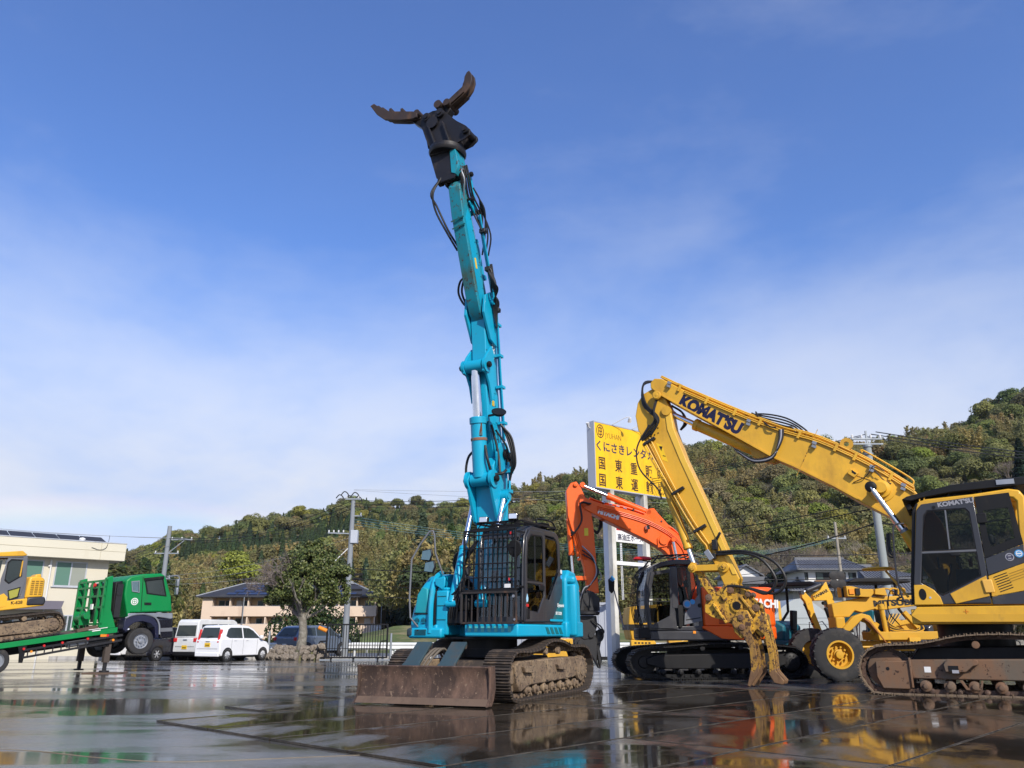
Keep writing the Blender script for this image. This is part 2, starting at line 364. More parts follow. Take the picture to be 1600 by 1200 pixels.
# grass bank right of the apartment house
def bank():
    b = B(); nx, ny = 40, 12
    for j in range(ny + 1):
        for i in range(nx + 1):
            x = -21 + i * 1.1; y = 60 + j * 2.6; t = j / ny
            z = .02 + 2.1 * (t * t * (3 - 2 * t)) * min(1, max(0, (x + 21) / 9)) + noise.noise(Vector((x * .3, y * .3, 0))) * .25 * min(1, t * 3)
            b.v.append((x, y, z - (.08 if j == 0 else 0)))
    for j in range(ny):
        for i in range(nx): b.f.append((j * (nx + 1) + i, j * (nx + 1) + i + 1, (j + 1) * (nx + 1) + i + 1, (j + 1) * (nx + 1) + i)); b.m.append(0)
    m = paint('bank_grass', (.09, .115, .03), .9, dirt=(.30, .23, .12), amt=.55, scale=.32, streak=False, var=.35, bmp=.6)
    o = b.out('grass_bank', m, ang=180); o['kind'] = 'structure'
bank()

# ---------------------------------------------------------------- forest on the hills (instanced crowns)
def quadleaf(V, F, p, n, s, asp=1.0, roll=None):
    n = n.normalized(); a = n.orthogonal().normalized(); q = Matrix.Rotation(random.uniform(0, 6.28) if roll is None else roll, 3, n); a = q @ a; b_ = n.cross(a)
    o = len(V); h = s * .5; k = s * .5 * asp
    V += [tuple(p - a * h - b_ * k * .6), tuple(p + a * h * .2 - b_ * k), tuple(p + a * h + b_ * k * .1), tuple(p + b_ * k - a * h * .1)]
    F.append((o, o + 1, o + 2, o + 3))
def rdir():
    z = random.uniform(-1, 1); t = random.uniform(0, 2 * PI); r_ = math.sqrt(1 - z * z); return Vector((r_ * math.cos(t), r_ * math.sin(t), z))
def crown_broad(n=1700, w=4.2, h=6.5, base=1.2, lobes=16, leaf=.42):
    V, F = [], []; L_ = []
    for i in range(lobes):
        d = rdir(); d.z = abs(d.z) * .95 - .2; r_ = random.uniform(.45, .95)
        L_.append((Vector((d.x * w * .62 * r_, d.y * w * .62 * r_, base + h * .42 + d.z * h * .42 * r_)), random.uniform(.24, .42) * w))
    for i in range(n):
        c, rr = random.choice(L_); d = rdir()
        if d.z < -.35 and random.random() < .7: d.z = -d.z
        p = c + Vector((d.x, d.y, d.z * .8)) * rr * random.uniform(.8, 1.05)
        quadleaf(V, F, p, d + rdir() * .5 + Vector((0, 0, .3)), leaf * random.uniform(.6, 1.4))
    return V, F
def crown_conifer(n=1500, w=2.4, h=11, base=.5):
    V, F = [], []
    for i in range(n):
        t = random.random() ** 1.35; z = base + h * t; rr = w * (1 - t) ** .85 * (1 - .18 * (math.sin(t * 60) > 0)) + .12; a = random.uniform(0, 6.28)
        k = random.uniform(.7, 1.05); p = Vector((math.cos(a) * rr * k, math.sin(a) * rr * k, z - k * .4))
        quadleaf(V, F, p, Vector((math.cos(a), math.sin(a), .9)) + rdir() * .45, random.uniform(.3, .62), 1.5)
    return V, F
def crown_bamboo(n=1700, h=9, w=2.6, culms=11):
    V, F = [], []; C = []
    for i in range(culms):
        a = random.uniform(0, 6.28); r_ = random.uniform(.1, 1) * w; b_ = random.uniform(0, 6.28); C.append((Vector((math.cos(a) * r_, math.sin(a) * r_, 0)), Vector((math.cos(b_), math.sin(b_), 0)) * random.uniform(.8, 2.0), h * random.uniform(.72, 1.05)))
    for i in range(n):
        o, b_, hh = random.choice(C); t = .25 + .75 * random.random() ** .8
        p = o + Vector((0, 0, hh * (t - .12 * t ** 4))) + b_ * t ** 3 + Vector((random.gauss(0, 1), random.gauss(0, 1), random.gauss(0, .6))) * .55 * (1.25 - t)
        quadleaf(V, F, p, rdir() + Vector((0, 0, .4)), random.uniform(.3, .7), .5)
    return V, F
def twigs(V, F, p, d, l, r_, lev):
    q = p + d * l; a = d.orthogonal().normalized(); b_ = d.cross(a); o = len(V)
    for c, rr in ((p, r_), (q, r_ * .6)):
        for k in range(3): V.append(tuple(c + (a * math.cos(2.09 * k) + b_ * math.sin(2.09 * k)) * rr))
    F.extend([(o + k, o + (k + 1) % 3, o + 3 + (k + 1) % 3, o + 3 + k) for k in range(3)])
    if lev > 0:
        for i in range(random.choice((3, 4))):
            nd = (d + rdir() * .75 + Vector((0, 0, .16))).normalized(); twigs(V, F, p.lerp(q, random.uniform(.55, 1)), nd, l * random.uniform(.6, .82), r_ * .6, lev - 1)
def crown_bare():
    V, F = [], []
    for i in range(3):
        d = (Vector((0, 0, 1)) + rdir() * .45).normalized(); twigs(V, F, Vector((random.uniform(-.3, .3), random.uniform(-.3, .3), 0)), d, 2.6, .12, 4)
    return V, F
PROTO = bpy.data.collections.new('tree_kinds')
def proto(name, VF, mats):
    me = bpy.data.meshes.new(name); me.from_pydata(VF[0], [], VF[1]); me.materials.append(mats); o = bpy.data.objects.new(name, me); PROTO.objects.link(o)
    return o
LM = leafmat('hill_leaves', [(.75, .75, .72), (.95, .95, .95), (1.05, 1.05, 1.0), (1.25, 1.22, 1.1)], attr='tint', trans=.45)
for i in range(4): proto('k%d_broad' % i, crown_broad(2600 + 200 * i, lobes=12 + 3 * i, leaf=.33), LM)
for i in range(2): proto('m%d_conifer' % i, crown_conifer(), LM)
for i in range(3): proto('p%d_bamboo' % i, crown_bamboo(), LM)
for i in range(2): proto('s%d_bare' % i, crown_bare(), LM)
# index order is alphabetical: 0-3 broad, 4-5 conifer, 6-8 bamboo, 9-10 bare
TINT = dict(broad=[(.23, .25, .085), (.165, .20, .07), (.27, .28, .10), (.27, .24, .11), (.21, .20, .09)], conifer=[(.08, .12, .055), (.095, .13, .055), (.07, .105, .055)],
            bamboo=[(.36, .30, .13), (.31, .28, .12), (.40, .33, .15), (.29, .29, .12)], bare=[(.34, .29, .23), (.30, .26, .21)], lime=[(.27, .31, .06), (.30, .30, .065)])
def forest(name, pts, label):
    me = bpy.data.meshes.new(name); me.from_pydata([p[0] for p in pts], [], [])
    for an, ty, i in (('kind_index', 'INT', 1), ('size', 'FLOAT', 2), ('turn', 'FLOAT', 3)):
        a = me.attributes.new(an, ty, 'POINT'); a.data.foreach_set('value', [p[i] for p in pts])
    a = me.attributes.new('tint', 'FLOAT_COLOR', 'POINT'); a.data.foreach_set('color', [c for p in pts for c in p[4] + (1.0,)])
    o = bpy.data.objects.new(name, me); COL.objects.link(o); o['kind'] = 'stuff'; o['label'] = label
    g = bpy.data.node_groups.new(name, 'GeometryNodeTree'); g.interface.new_socket('Geometry', in_out='INPUT', socket_type='NodeSocketGeometry'); g.interface.new_socket('Geometry', in_out='OUTPUT', socket_type='NodeSocketGeometry')
    N = g.nodes; L = g.links; gi = N.new('NodeGroupInput'); go = N.new('NodeGroupOutput'); ip = N.new('GeometryNodeInstanceOnPoints'); ci = N.new('GeometryNodeCollectionInfo')
    ci.inputs[0].default_value = PROTO; ci.inputs[1].default_value = True; ci.inputs[2].default_value = True
    def at(n_, t_):
        q = N.new('GeometryNodeInputNamedAttribute'); q.data_type = t_; q.inputs[0].default_value = n_; return q.outputs[0]
    ip.inputs['Pick Instance'].default_value = True
    L.new(gi.outputs[0], ip.inputs['Points']); L.new(ci.outputs[0], ip.inputs['Instance']); L.new(at('kind_index', 'INT'), ip.inputs['Instance Index'])
    cx = N.new('ShaderNodeCombineXYZ'); L.new(at('turn', 'FLOAT'), cx.inputs[2]); L.new(cx.outputs[0], ip.inputs['Rotation']); L.new(at('size', 'FLOAT'), ip.inputs['Scale'])
    L.new(ip.outputs[0], go.inputs[0]); md = o.modifiers.new('forest', 'NODES'); md.node_group = g
    return o
def vary(c): k = random.uniform(.82, 1.2); return tuple(q * k * random.uniform(.92, 1.08) for q in c)
def hill_points():
    P = []; d = 106.0
    while d < 352:
        st = 3.0 + (d - 100) * .006; az = -36.0
        while az < 42:
            az += math.degrees(st / d) * random.uniform(.8, 1.2); dd = d + random.uniform(-2.4, 2.4)
            if dd < hfoot(az) or (dd > hrid(az) + 14): continue
            x, y = dd * math.sin(R(az)), dd * math.cos(R(az)); z = hz(az, dd)
            t = (dd - hfoot(az)) / (hrid(az) - hfoot(az)); q = noise.noise(Vector((x * .018, y * .018, 7.7))); q2 = noise.noise(Vector((x * .045, y * .045, 2.2))); r_ = random.random()
            if az < -3:
                if t < .34: kd = 'bamboo' if q2 > -.28 else ('conifer' if r_ < .7 else 'broad')
                elif t < .8: kd = 'conifer' if (q > -.12) else ('broad' if r_ < .6 else 'bamboo')
                else: kd = 'broad' if r_ < .8 else 'conifer'
            elif az < 8: kd = 'conifer' if (t < .25 and q2 > -.1) else ('broad' if r_ < .62 + q else ('bare' if r_ > .86 else 'bamboo'))
            else:
                if t < .2: kd = 'bare' if q2 > .0 else ('broad' if r_ < .75 else 'bamboo')
                elif t < .62: kd = 'broad' if r_ < .72 + q else ('bare' if r_ > .88 else 'bamboo')
                else: kd = 'bamboo' if q > -.1 and r_ < .75 else 'broad'
            c = vary(random.choice(TINT['lime'] if (kd == 'broad' and random.random() < .07) else TINT[kd]))
            ix = {'broad': random.randint(0, 3), 'conifer': random.randint(4, 5), 'bamboo': random.randint(6, 8), 'bare': random.randint(9, 10)}[kd]
            sz = {'broad': random.uniform(.42, .9) if random.random() < .85 else random.uniform(.9, 1.25), 'conifer': random.uniform(.5, .75) * (1 if t < .85 else .8), 'bamboo': random.uniform(.5, .9), 'bare': random.uniform(.6, .95)}[kd]
            P.append(((x, y, z - .5), ix, sz, random.uniform(0, 6.28), c))
        d += st * .9
    return P
forest('hill_forest', hill_points(), 'mixed forest of evergreens bamboo and bare trees covering the hills')
# nearer bamboo grove behind the bank and scrub along the foot of the right hill
P = []
for i in range(150):
    az = random.uniform(-8.2, 1.5); d = random.uniform(94, 128); x, y = d * math.sin(R(az)), d * math.cos(R(az))
    kd = random.random(); k = 6 + i % 3 if kd < .78 else (random.randint(4, 5) if kd < .88 else random.randint(0, 3))
    P.append(((x, y, 3.0 + max(0, hz(az, d))), k, random.uniform(.85, 1.25), random.uniform(0, 6.28), vary(random.choice(TINT['bamboo'] if k > 5 else TINT['conifer']))))
for i in range(60):
    az = random.uniform(8, 34); d = random.uniform(96, 106); x, y = d * math.sin(R(az)), d * math.cos(R(az)); k = random.choice((0, 1, 2, 9, 10, 10, 7))
    P.append(((x, y, 0), k, random.uniform(.5, .9), random.uniform(0, 6.28), vary(random.choice(TINT['bare'] if k > 8 else TINT['broad']))))
for i in range(46):
    az = random.uniform(-31, -22.5); d = random.uniform(96, 126); x, y = d * math.sin(R(az)), d * math.cos(R(az)); k = random.choice((0, 1, 2, 3, 4, 6, 7))
    P.append(((x, y, 0), k, random.uniform(.7, 1.05), random.uniform(0, 6.28), vary(random.choice(TINT['bamboo'] if k > 5 else TINT['broad'] if k < 4 else TINT['conifer']))))
forest('bamboo_grove', P, 'yellowish bamboo and scrub along the foot of the hills')
# trees that stand out singly on the hills
def own_tree(label, az, d, el_top, w, tint, group=None, n=3600, conifer=False):
    x, y = d * math.sin(R(az)), d * math.cos(R(az)); z0 = hz(az, d); zt = 1.2 + math.tan(R(el_top)) * d; h_ = max(5, zt - z0)
    t = thing('hillside_tree', label, 'tree', (x, y, z0), random.uniform(0, 360), group)
    V, F = crown_conifer(n, w * .5, h_ - 1, .6) if conifer else crown_broad(n, w * .62, h_ - 1.2, .9, 18, .36)
    me = bpy.data.meshes.new('crown'); me.from_pydata(V, [], F); me.materials.append(leafmat('tree_' + label[:14], [tuple(c * .55 for c in tint), tint, tuple(c * 1.25 for c in tint)], trans=.3)); place(me, 'crown', t, Matrix())
    B().cyl((0, 0, -.5), (0, 0, h_ * .6), .28, .15, 7).out('trunk', paint('bark', (.12, .1, .08), .9, amt=.4), t)
own_tree('bright yellow-green tree on the left hill above the apartment house', -18.4, 160, 6.6, 8, (.27, .30, .05), n=3600)
own_tree('rounded lime green tree on the hill between the boom and stick of the yellow excavator', 16.7, 175, 9.4, 7, (.20, .24, .03))
own_tree('low spreading lime green tree on the hill right of its rounder neighbour', 20.5, 168, 8.5, 9, (.18, .22, .035))
own_tree('large light green tree on the right hill above the yellow excavator cab', 29.6, 205, 12.0, 15, (.15, .155, .04))
own_tree('lime green tree standing on the skyline of the right hill', 21.6, 262, 13.2, 9, (.17, .22, .04))
own_tree('lime green tree near the top of the right hill above the power lines', 32.0, 262, 13.7, 12, (.16, .2, .035))
own_tree('rusty brown tree on the right hill beside the light green one', 25.0, 205, 10.7, 9, (.15, .085, .03))
own_tree('dark conifer at the right end of the hill behind the black cab guard', 33.0, 150, 11.6, 8, (.02, .035, .018), conifer=True)
own_tree('dark conifer rising from the bamboo left of the blue cab guard', -4.3, 100, 7.8, 7, (.05, .085, .025), conifer=True)
own_tree('round dark evergreen behind the white tiled-roof house', 18.6, 99, 5.9, 9, (.025, .035, .018))
own_tree('olive evergreen tree beside the cream office building', -25.2, 88, 5.0, 13, (.085, .1, .025))

# ---------------------------------------------------------------- faint haze of the damp air
def haze():
    o = B().box(-420, 420, -60, 640, -1.2, 150).out('haze', MATS.setdefault('haze_air', bpy.data.materials.new('haze_air')), smooth=False); o['kind'] = 'stuff'; o['label'] = 'faint pale haze of damp air over the yard and the hills'
    m = MATS['haze_air']; m.use_nodes = True; N = m.node_tree.nodes; N.clear(); out = N.new('ShaderNodeOutputMaterial'); v = N.new('ShaderNodeVolumePrincipled')
    v.inputs['Color'].default_value = (.78, .86, 1, 1); v.inputs['Density'].default_value = .00009; v.inputs['Anisotropy'].default_value = .2; m.node_tree.links.new(v.outputs[0], out.inputs['Volume'])
haze()
# ================================================================ materials and builders shared by the machines
M_teal = paint("teal_paint", (.004, .335, .52), .32, dirt=(.05, .20, .19), amt=.3, scale=1.6, chip=(.08, .04, .02), chip_amt=.22, coat=.1)
M_tealw = paint("teal_paint_worn_shaded", (.008, .24, .33), .42, dirt=(.06, .10, .07), amt=.5, scale=2.2, chip=(.07, .03, .015), chip_amt=.5)
M_kyel = paint("yellow_paint", (.70, .385, .03), .36, dirt=(.48, .255, .03), amt=.5, scale=1.5, chip=(.22, .12, .04), chip_amt=.2, bmp=.02, coat=.12)
M_kyelw = paint("yellow_paint_worn", (.66, .37, .035), .45, dirt=(.22, .11, .03), amt=.62, scale=3.2, chip=(.07, .03, .015), chip_amt=.62, bmp=.15)
M_gyel = paint("grader_yellow", (.58, .31, .02), .4, dirt=(.30, .16, .03), amt=.3, scale=1.3)
M_org = paint("orange_paint", (.82, .11, .004), .32, dirt=(.45, .07, .01), amt=.25, scale=1.6, coat=.1)
M_grn = paint("green_paint", (.0, .21, .05), .36, dirt=(.015, .13, .045), amt=.35, scale=1.8, coat=.05)
M_cab = paint("dark_grey_cab_paint", (.030, .031, .038), .32, dirt=(.07, .065, .06), amt=.3, scale=2.5, coat=.3)
M_cab2 = paint("mid_grey_panel", (.13, .135, .15), .4, dirt=(.09, .09, .09), amt=.3, scale=2.5)
M_blk = paint("black_paint", (.008, .008, .009), .42, dirt=(.022, .019, .017), amt=.35, scale=3, spec=.28)
M_steel = paint("black_oily_steel", (.018, .017, .02), .38, metal=.2, dirt=(.06, .045, .035), amt=.4, scale=5, chip=(.02, .14, .15), chip_amt=.2)
M_steelp = paint("black_steel", (.02, .02, .022), .42, metal=.1, dirt=(.05, .04, .035), amt=.35, scale=4)
M_hose = paint("rubber_hose", (.015, .015, .016), .42, amt=.0)
M_rub = paint("tyre_rubber", (.028, .028, .029), .75, dirt=(.075, .068, .06), amt=.45, scale=4, streak=False, bmp=.2)
M_chrome = paint("chrome_rod", (.75, .76, .8), .12, metal=1.0, amt=0)
M_mud = paint("muddy_steel", (.15, .105, .07), .8, dirt=(.26, .19, .12), amt=.7, scale=3.5, chip=(.035, .03, .03), chip_amt=.55, bmp=.5, streak=False)
M_mudd = paint("dark_muddy_steel", (.045, .036, .03), .6, dirt=(.19, .13, .085), amt=.45, scale=5, bmp=.4, streak=False)
M_rust = paint("rusty_steel", (.135, .08, .055), .68, dirt=(.05, .032, .025), amt=.8, scale=3.2, chip=(.19, .13, .09), chip_amt=.45, bmp=.6)
M_rustf = paint("rusty_frame", (.17, .095, .055), .62, dirt=(.13, .105, .08), amt=.65, scale=1.9, chip=(.05, .028, .02), chip_amt=.45, bmp=.3, spec=.25)
M_bare = paint("galvanised_metal", (.30, .32, .35), .4, metal=.6, amt=.3, dirt=(.25, .26, .27))
M_seat = paint("grey_seat_fabric", (.10, .11, .12), .85, amt=.2)
M_inner = paint("cab_interior", (.055, .057, .06), .7, amt=.2)
M_beige = paint("beige_sheet", (.60, .60, .52), .8, amt=.25, dirt=(.3, .3, .25))
M_red = paint("red_plastic", (.55, .02, .02), .3, amt=0)
M_amb = paint("amber_plastic", (.75, .25, .02), .3, amt=0)
M_lens = paint("lamp_lens", (.75, .77, .8), .12, metal=.6, amt=0)
M_lblue = paint("sticker_blue", (.05, .30, .62), .4, amt=0)
M_lwhite = paint("sticker_white", (.72, .72, .70), .45, amt=.1, dirt=(.5, .5, .48))
M_navy = paint("navy_lettering", (.01, .01, .045), .4, amt=0)
M_blet = paint("black_lettering", (.012, .01, .01), .5, amt=0)
M_sgrey = paint("silver_lettering", (.30, .30, .33), .4, amt=0)
M_gl = glass("cab_glass", (.80, .84, .82), .035, (.75, .8, .85))
M_gld = glass("tinted_cab_glass", (.42, .44, .43), .03, (.40, .43, .47))
M_glg = glass("green_cab_glass", (.62, .82, .78), .08)
M_mirr = paint("mirror_glass", (.22, .32, .34), .04, metal=1.0, amt=0)  # dark teal tint paints the excavator's reflection into the mirrors

def resample(pts, n):
    pts = [Vector(p) for p in pts]; seg = [(pts[(i + 1) % len(pts)] - pts[i]).length for i in range(len(pts))]; T = sum(seg); o = []; i = 0; acc = 0
    for k in range(n):
        d = T * k / n
        while acc + seg[i] < d: acc += seg[i]; i += 1
        t = (d - acc) / seg[i]; o.append(pts[i].lerp(pts[(i + 1) % len(pts)], t))
    return o, T
def smooth_closed(pts, k=6):
    n = len(pts); o = []
    for i in range(n):
        a, b_, c, d = [Vector(pts[(i + j) % n]) for j in (-1, 0, 1, 2)]
        for t in range(k):
            t /= k; o.append(.5 * ((2 * b_) + (-a + c) * t + (2 * a - 5 * b_ + 4 * c - d) * t * t + (-a + 3 * b_ - 3 * c + d) * t ** 3))
    return o
def crawler(par, path, yc, w, pitch, M, mp, mf, frame_poly, rollers, carriers, idler, sprocket, out=1, lz=.6, T=None, rr=.09, chain=True, label=None):
    """one crawler track; path = closed belt outline (x, z) through the pad plates; out = side (+1/-1) that shows"""
    pp = smooth_closed(path); n = int(round(resample(pp, 10)[1] / pitch)); pts, _ = resample(pp, n); c = sum(pts, Vector((0, 0))) / n
    tb = B(); A = []
    for i in range(n):
        a, b_ = pts[i], pts[(i + 1) % n]; m_ = (a + b_) / 2; t = (b_ - a).normalized(); nr = Vector((t.y, -t.x))
        if nr.dot(m_ - c) < 0: nr = -nr
        A.append((m_, t, nr))
        for s_ in (-1, 1):      # chain links
            p = m_ - nr * .055
            tb.obox((p.x, yc + s_ * .085, p.y), (t.x, 0, t.y), (nr.x, 0, nr.y), pitch * 1.12, .035, .085)
        q = a - nr * .055; tb.cyl((q.x, yc - .14, q.y), (q.x, yc + .14, q.y), .026, n=7)
    root = tb.out('crawler_track', mf, par)
    if T is not None: root.matrix_local = T
    if label: root['label'] = label
    pb = B(); h = pitch * .47; pb.box(-h, h, -w / 2, w / 2, -.014, .012)
    for gx in (-h * .82, 0, h * .8): pb.prism([(gx - .012, .012), (gx + .012, .012), (gx + .007, .042), (gx - .007, .042)], -w / 2 + .005, w / 2 - .005)
    for s_ in (-1, 1): pb.prism([(-h, .012), (-h + .02, .012), (-h + .02, .03), (-h, .03)], s_ * w / 2 - s_ * .0, s_ * w / 2 - s_ * .08)
    pm = pb.mesh('track_pad', mp, smooth=False)
    for m_, t, nr in A:
        if nr.x * t.y - nr.y * t.x > 0: t = -t
        o = place(pm, 'track_pad', root, frame((m_.x, yc, m_.y), (t.x, 0, t.y), (nr.x, 0, nr.y)))
    yo = yc + out * w * .34; yi = yc - out * w * .30
    b = B(); b.prism(frame_poly, yi, yo)
    x0 = min(p[0] for p in frame_poly); x1 = max(p[0] for p in frame_poly); z1 = max(p[1] for p in frame_poly); z0 = sorted(p[1] for p in frame_poly)[0]
    b.out('track_frame', M, root, bev=.025)
    for x, z in rollers:
        r_ = B(); r_.lathe([(-.19, .05), (-.17, rr), (-.12, rr), (-.11, rr * .8), (.11, rr * .8), (.12, rr), (.17, rr), (.19, .055), (.235, .05), (.24, .03)], (x, yc, z), (0, out, 0), 14); r_.out('track_roller', M, root)
    for x, z in carriers:
        r_ = B(); r_.lathe([(-.15, .055), (.12, .055), (.13, .075), (.20, .07), (.205, .03)], (x, yc, z), (0, out, 0), 14); r_.out('carrier_roller', M, root)
    if idler:
        x, z, r_ = idler; q = B(); q.lathe([(-.07, r_ * .5), (-.06, r_), (.06, r_), (.07, r_ * .88), (.075, r_ * .5), (.12, r_ * .45), (.13, r_ * .2)], (x, yc, z), (0, out, 0), 22); q.out('idler_wheel', M, root)
    if sprocket:
        x, z, r_ = sprocket; q = B(); q.lathe([(-.12, r_ * .4), (-.03, r_ * .86), (.03, r_ * .86), (.05, r_ * .75), (.16, r_ * .72), (.19, r_ * .6), (.20, r_ * .28), (.215, r_ * .26), (.22, .02)], (x, yc, z), (0, out, 0), 26)
        for i in range(18):
            a = i * PI / 9; q.obox((x + math.cos(a) * r_ * .92, yc, z + math.sin(a) * r_ * .92), (math.cos(a), 0, math.sin(a)), (0, 1, 0), r_ * .2, .05, .05)
        for i in range(10):
            a = i * PI / 5; y_ = yc + out * .2; q.cyl((x + math.cos(a) * r_ * .5, y_, z + math.sin(a) * r_ * .5), (x + math.cos(a) * r_ * .5, y_ + out * .015, z + math.sin(a) * r_ * .5), .015, n=6)
        q.out('sprocket', M, root)
    return root
def ram(par, p, q, rb, M, frac=.55, rr=None, name='hydraulic_cylinder', eye=True, w=None):
    """cylinder barrel from p, chrome rod reaching q"""
    p = Vector(p); q = Vector(q); d = (q - p).normalized(); m_ = p.lerp(q, frac); b = B()
    b.lathe([(0, rb * .7), (rb * .3, rb), ((m_ - p).length - rb * .9, rb), ((m_ - p).length - rb * .88, rb * 1.13), ((m_ - p).length - .02, rb * 1.13), ((m_ - p).length, rb * .95), ((m_ - p).length + .01, rb * .6)], p, d, 18)
    w = w or rb * 1.3
    b.cyl(p + Vector((0, -w, 0)), p + Vector((0, w, 0)), rb * .85, n=14)
    o = b.out(name, M, par)
    r_ = B().cyl(m_, q - d * rb * .6, rr or rb * .58, n=16).out('piston_rod', M_chrome, o)
    if eye: B().cyl(q + Vector((0, -w, 0)), q + Vector((0, w, 0)), rb * .82, n=14).out('rod_eye', M, o)
    return o
def pin(par, c, r_, half, M, name='pivot_pin'):
    c = Vector(c); b = B()
    for s_ in (-1, 1):
        e = c + Vector((0, s_ * half, 0)); b.lathe([(0, r_), (.03, r_), (.035, r_ * .85), (.05, r_ * .8), (.052, r_ * .35), (.06, r_ * .3), (.062, .005)], e, (0, s_, 0), 16)
    b.cyl(c + Vector((0, -half, 0)), c + Vector((0, half, 0)), r_ * .7, n=12)
    return b.out(name, M, par)
def hose(par, pts, r_=.018, M=None, name='hydraulic_hose', n=7): return B().tube(pts, r_, n).out(name, M or M_hose, par)
def pipes(par, top, y0, n, gap, r_, M, lift=.05, k=3, name='hydraulic_pipe', cl=True):
    """n rigid pipes running along a polyline (x, z) lifted off the surface"""
    for i in range(n): B().tube([(x, y0 + i * gap, z + lift + .0 * i) for x, z in top], r_, 6, k=k).out(name, M, par)
    if cl:
        b = B(); tot = [Vector((x, z)) for x, z in top]; L_ = sum((tot[i + 1] - tot[i]).length for i in range(len(tot) - 1)); m_ = max(2, int(L_ / .8))
        for j in range(m_):
            d = L_ * (j + .5) / m_; i = 0
            while d > (tot[i + 1] - tot[i]).length: d -= (tot[i + 1] - tot[i]).length; i += 1
            t = (tot[i + 1] - tot[i]).normalized(); p = tot[i] + t * d
            b.obox((p.x, y0 + (n - 1) * gap / 2, p.y + lift), (t.x, 0, t.y), (-t.y, 0, t.x), .05, (n - 1) * gap + r_ * 4, r_ * 2.6)
        b.out('pipe_clamp', M_steelp, par)
def inset(poly, d):
    """shrink a convex polygon towards its centre by d"""
    c = sum((Vector(p) for p in poly), Vector((0, 0))) / len(poly); o = []
    for p in poly: v = Vector(p) - c; o.append(tuple(c + v * max(.05, 1 - d * 1.35 / v.length)))
    return o
def window(par, poly, y, M=None, t=.006, fr=None, fw=.03, name='window_pane', ax='y'):
    o = B().prism(poly, y - t / 2, y + t / 2, ax=ax).out(name, M or M_gl, par, smooth=False)
    if fr: B().ring(poly, inset(poly, fw), y - .008, y + .012, ax=ax).out('window_seal', fr, o, smooth=False)
    return o
def interior(par, x, y, z, sc=1.0, sheet=True):
    """seat, console, levers and pedals of a cab"""
    s = B(); s.box(x - .28, x + .24, y - .25, y + .25, z + .42, z + .56); s.obox((x - .33, y, z + .86), (.18, 0, 1), (1, 0, 0), .66, .46, .13)
    s.obox((x - .42, y, z + 1.27), (.15, 0, 1), (1, 0, 0), .2, .26, .1)
    o = s.out('operator_seat', M_seat, par, bev=.04)
    B().box(x - .22, x + .18, y - .2, y + .2, z + .02, z + .42).out('seat_base', M_inner, o)
    for s_ in (-1, 1):
        c = B(); c.box(x - .25, x + .34, y + s_ * .36 - .07, y + s_ * .36 + .07, z + .02, z + .66); c.cyl((x + .22, y + s_ * .36, z + .66), (x + .26, y + s_ * .36, z + .84), .02); c.cyl((x + .26, y + s_ * .36, z + .84), (x + .27, y + s_ * .36, z + .96), .032)
        c.out('control_console', M_inner, par, bev=.02)
    for s_ in (-1, 1):
        c = B(); c.tube([(x + .55, y + s_ * .08, z), (x + .52, y + s_ * .08, z + .4), (x + .42, y + s_ * .1, z + .68)], .014, 6); c.cyl((x + .42, y + s_ * .1, z + .68), (x + .40, y + s_ * .1, z + .8), .024); c.out('travel_lever', M_blk, par)
    m_ = B().box(x + .62, x + .66, y - .42, y - .24, z + .75, z + .98); m_.out('monitor', M_inner, par, bev=.01)
    if sheet: B().obox((x - .62, y + .06, z + 1.12), (.14, 0, 1), (1, 0, 0), 1.15, .62, .03).out('rear_sun_sheet', M_beige, par)
    B().cyl((x + .05, y + .42, z + .70), (x + .05, y + .42, z + .86), .035).out('red_bottle', M_red, par)
def railing(b, pts, r_=.016): b.tube(pts, r_, 7, smooth=False)
def lamp(par, c, d=(1, 0, 0), w=.16, h=.1, name='work_lamp'):
    c = Vector(c); d = Vector(d).normalized(); b = B(); b.obox(c, d, (0, 0, 1), .09, w, h); b.cyl(c - Vector((0, 0, h / 2)), c - Vector((0, 0, h / 2 + .05)), .012, n=6)
    o = b.out(name, M_blk, par, bev=.012); B().obox(c + d * .048, d, (0, 0, 1), .012, w * .86, h * .82).out('lens', M_lens, o, bev=.004); return o
